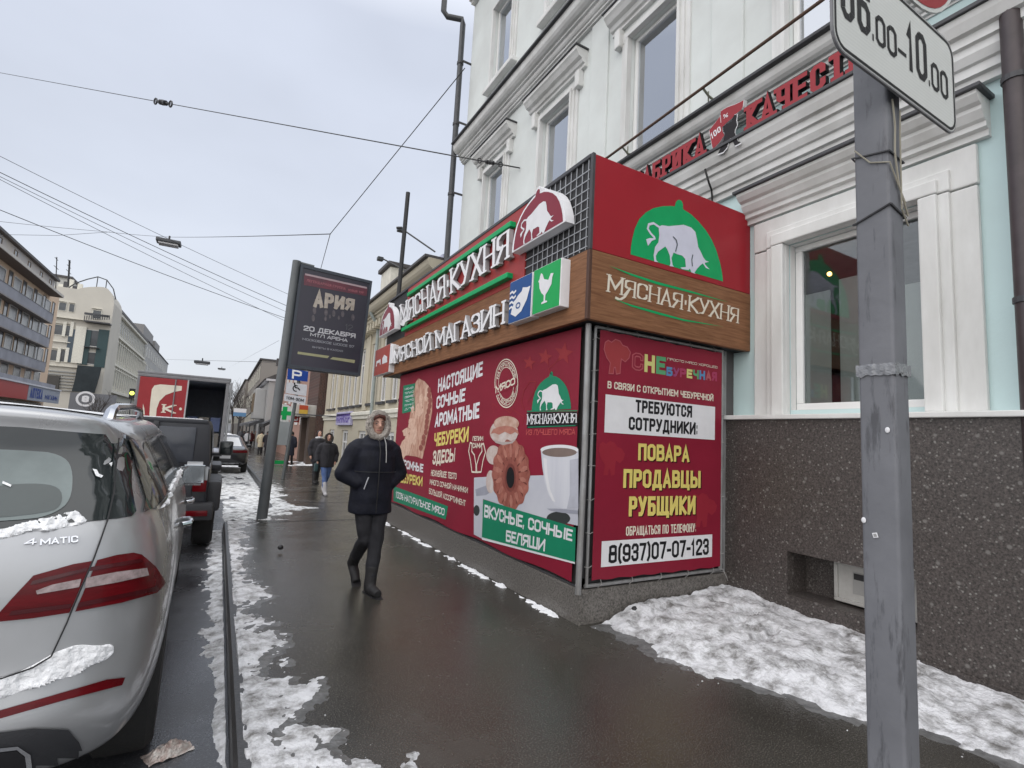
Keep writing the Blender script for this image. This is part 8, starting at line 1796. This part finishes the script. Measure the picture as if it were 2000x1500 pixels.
ba = thing('pavement_board', 'narrow grey and green standing board on the pavement behind the leaning pole', 'board', (2.3, 27, -.3)); a, c_ = zk2(500, 610, 27), zk2(620, 850, 27)
m = MB(); m.bbox(a.x, c_.x, 27, 27.08, c_.z, a.z, .01); m.build('panel', pm('pale_grey_panel', (.34, .36, .38), scale=1, tint=(.25, .28, .28), tfac=1), ba); m = MB(); m.bbox(a.x+.1, c_.x-.1, 26.97, 26.995, gz(27)+.05, gz(27)+.22, .01); m.build('green_foot', M_GREEN2, ba)
bs = thing('blue_white_sign', 'small blue and white sign on a post far down the street', 'sign', (1.4, 50, 0)); a, c_ = zk2(85, 485, 50), zk2(200, 570, 50)
m = MB(); m.box(a.x, c_.x, 50, 50.1, (a.z+c_.z)/2, a.z); m.build('white_panel', M_WHITE, bs); m = MB(); m.box(a.x, c_.x, 50, 50.1, c_.z, (a.z+c_.z)/2-.002); m.build('blue_panel', paint('pale_blue_sign', (.12, .25, .42)), bs); m = MB(); m.tube([((a.x+c_.x)/2, 50.15, gz(50)), ((a.x+c_.x)/2, 50.15, a.z)], .06, 6); m.build('post', M_GREYP, bs)
# bare winter trees
def bare_tree(label, base, H, seed, r0=.16):
    rnd = random.Random(seed); o = thing('bare_tree', label, 'tree', base, 'bare street trees'); T, Cw = MB(), MB()
    def grow(p, d, L_, r_, lv):
        n = 4; pts = [p]
        for i in range(n): d = (d+Vector((rnd.uniform(-.22, .22), rnd.uniform(-.22, .22), rnd.uniform(-.05, .16)))).normalized(); pts.append(pts[-1]+d*L_/n)
        (T if lv == 0 else Cw).tube(pts, [r_*(1-.12*i) for i in range(n+1)], 5 if lv < 2 else 3, caps=False)
        if lv < 4:
            for k in range(4 if lv else 5):
                i = rnd.randint(2, n); dd = (d+Vector((rnd.uniform(-1, 1), rnd.uniform(-1, 1), rnd.uniform(-.1, .8)))).normalized(); grow(pts[i], dd, L_*rnd.uniform(.5, .72), r_*.5, lv+1)
    grow(Vector(base), Vector((0, 0, 1)), H*.42, r0, 0); mt = pm('bark', (.07, .06, .055), rough=.9)
    T.build('trunk', mt, o); Cw.build('crown', mt, o)
bare_tree('bare grey tree far down the street before the tall grey brown house', (1.9, 72, gz(72)), 9, 5); bare_tree('thin bare tree farther on at the end of the street', (1.8, 92, gz(92)), 10, 11); bare_tree('bare tree at the opposite kerb by the corner house', (-15.6, 92, gz(92)), 7, 23)
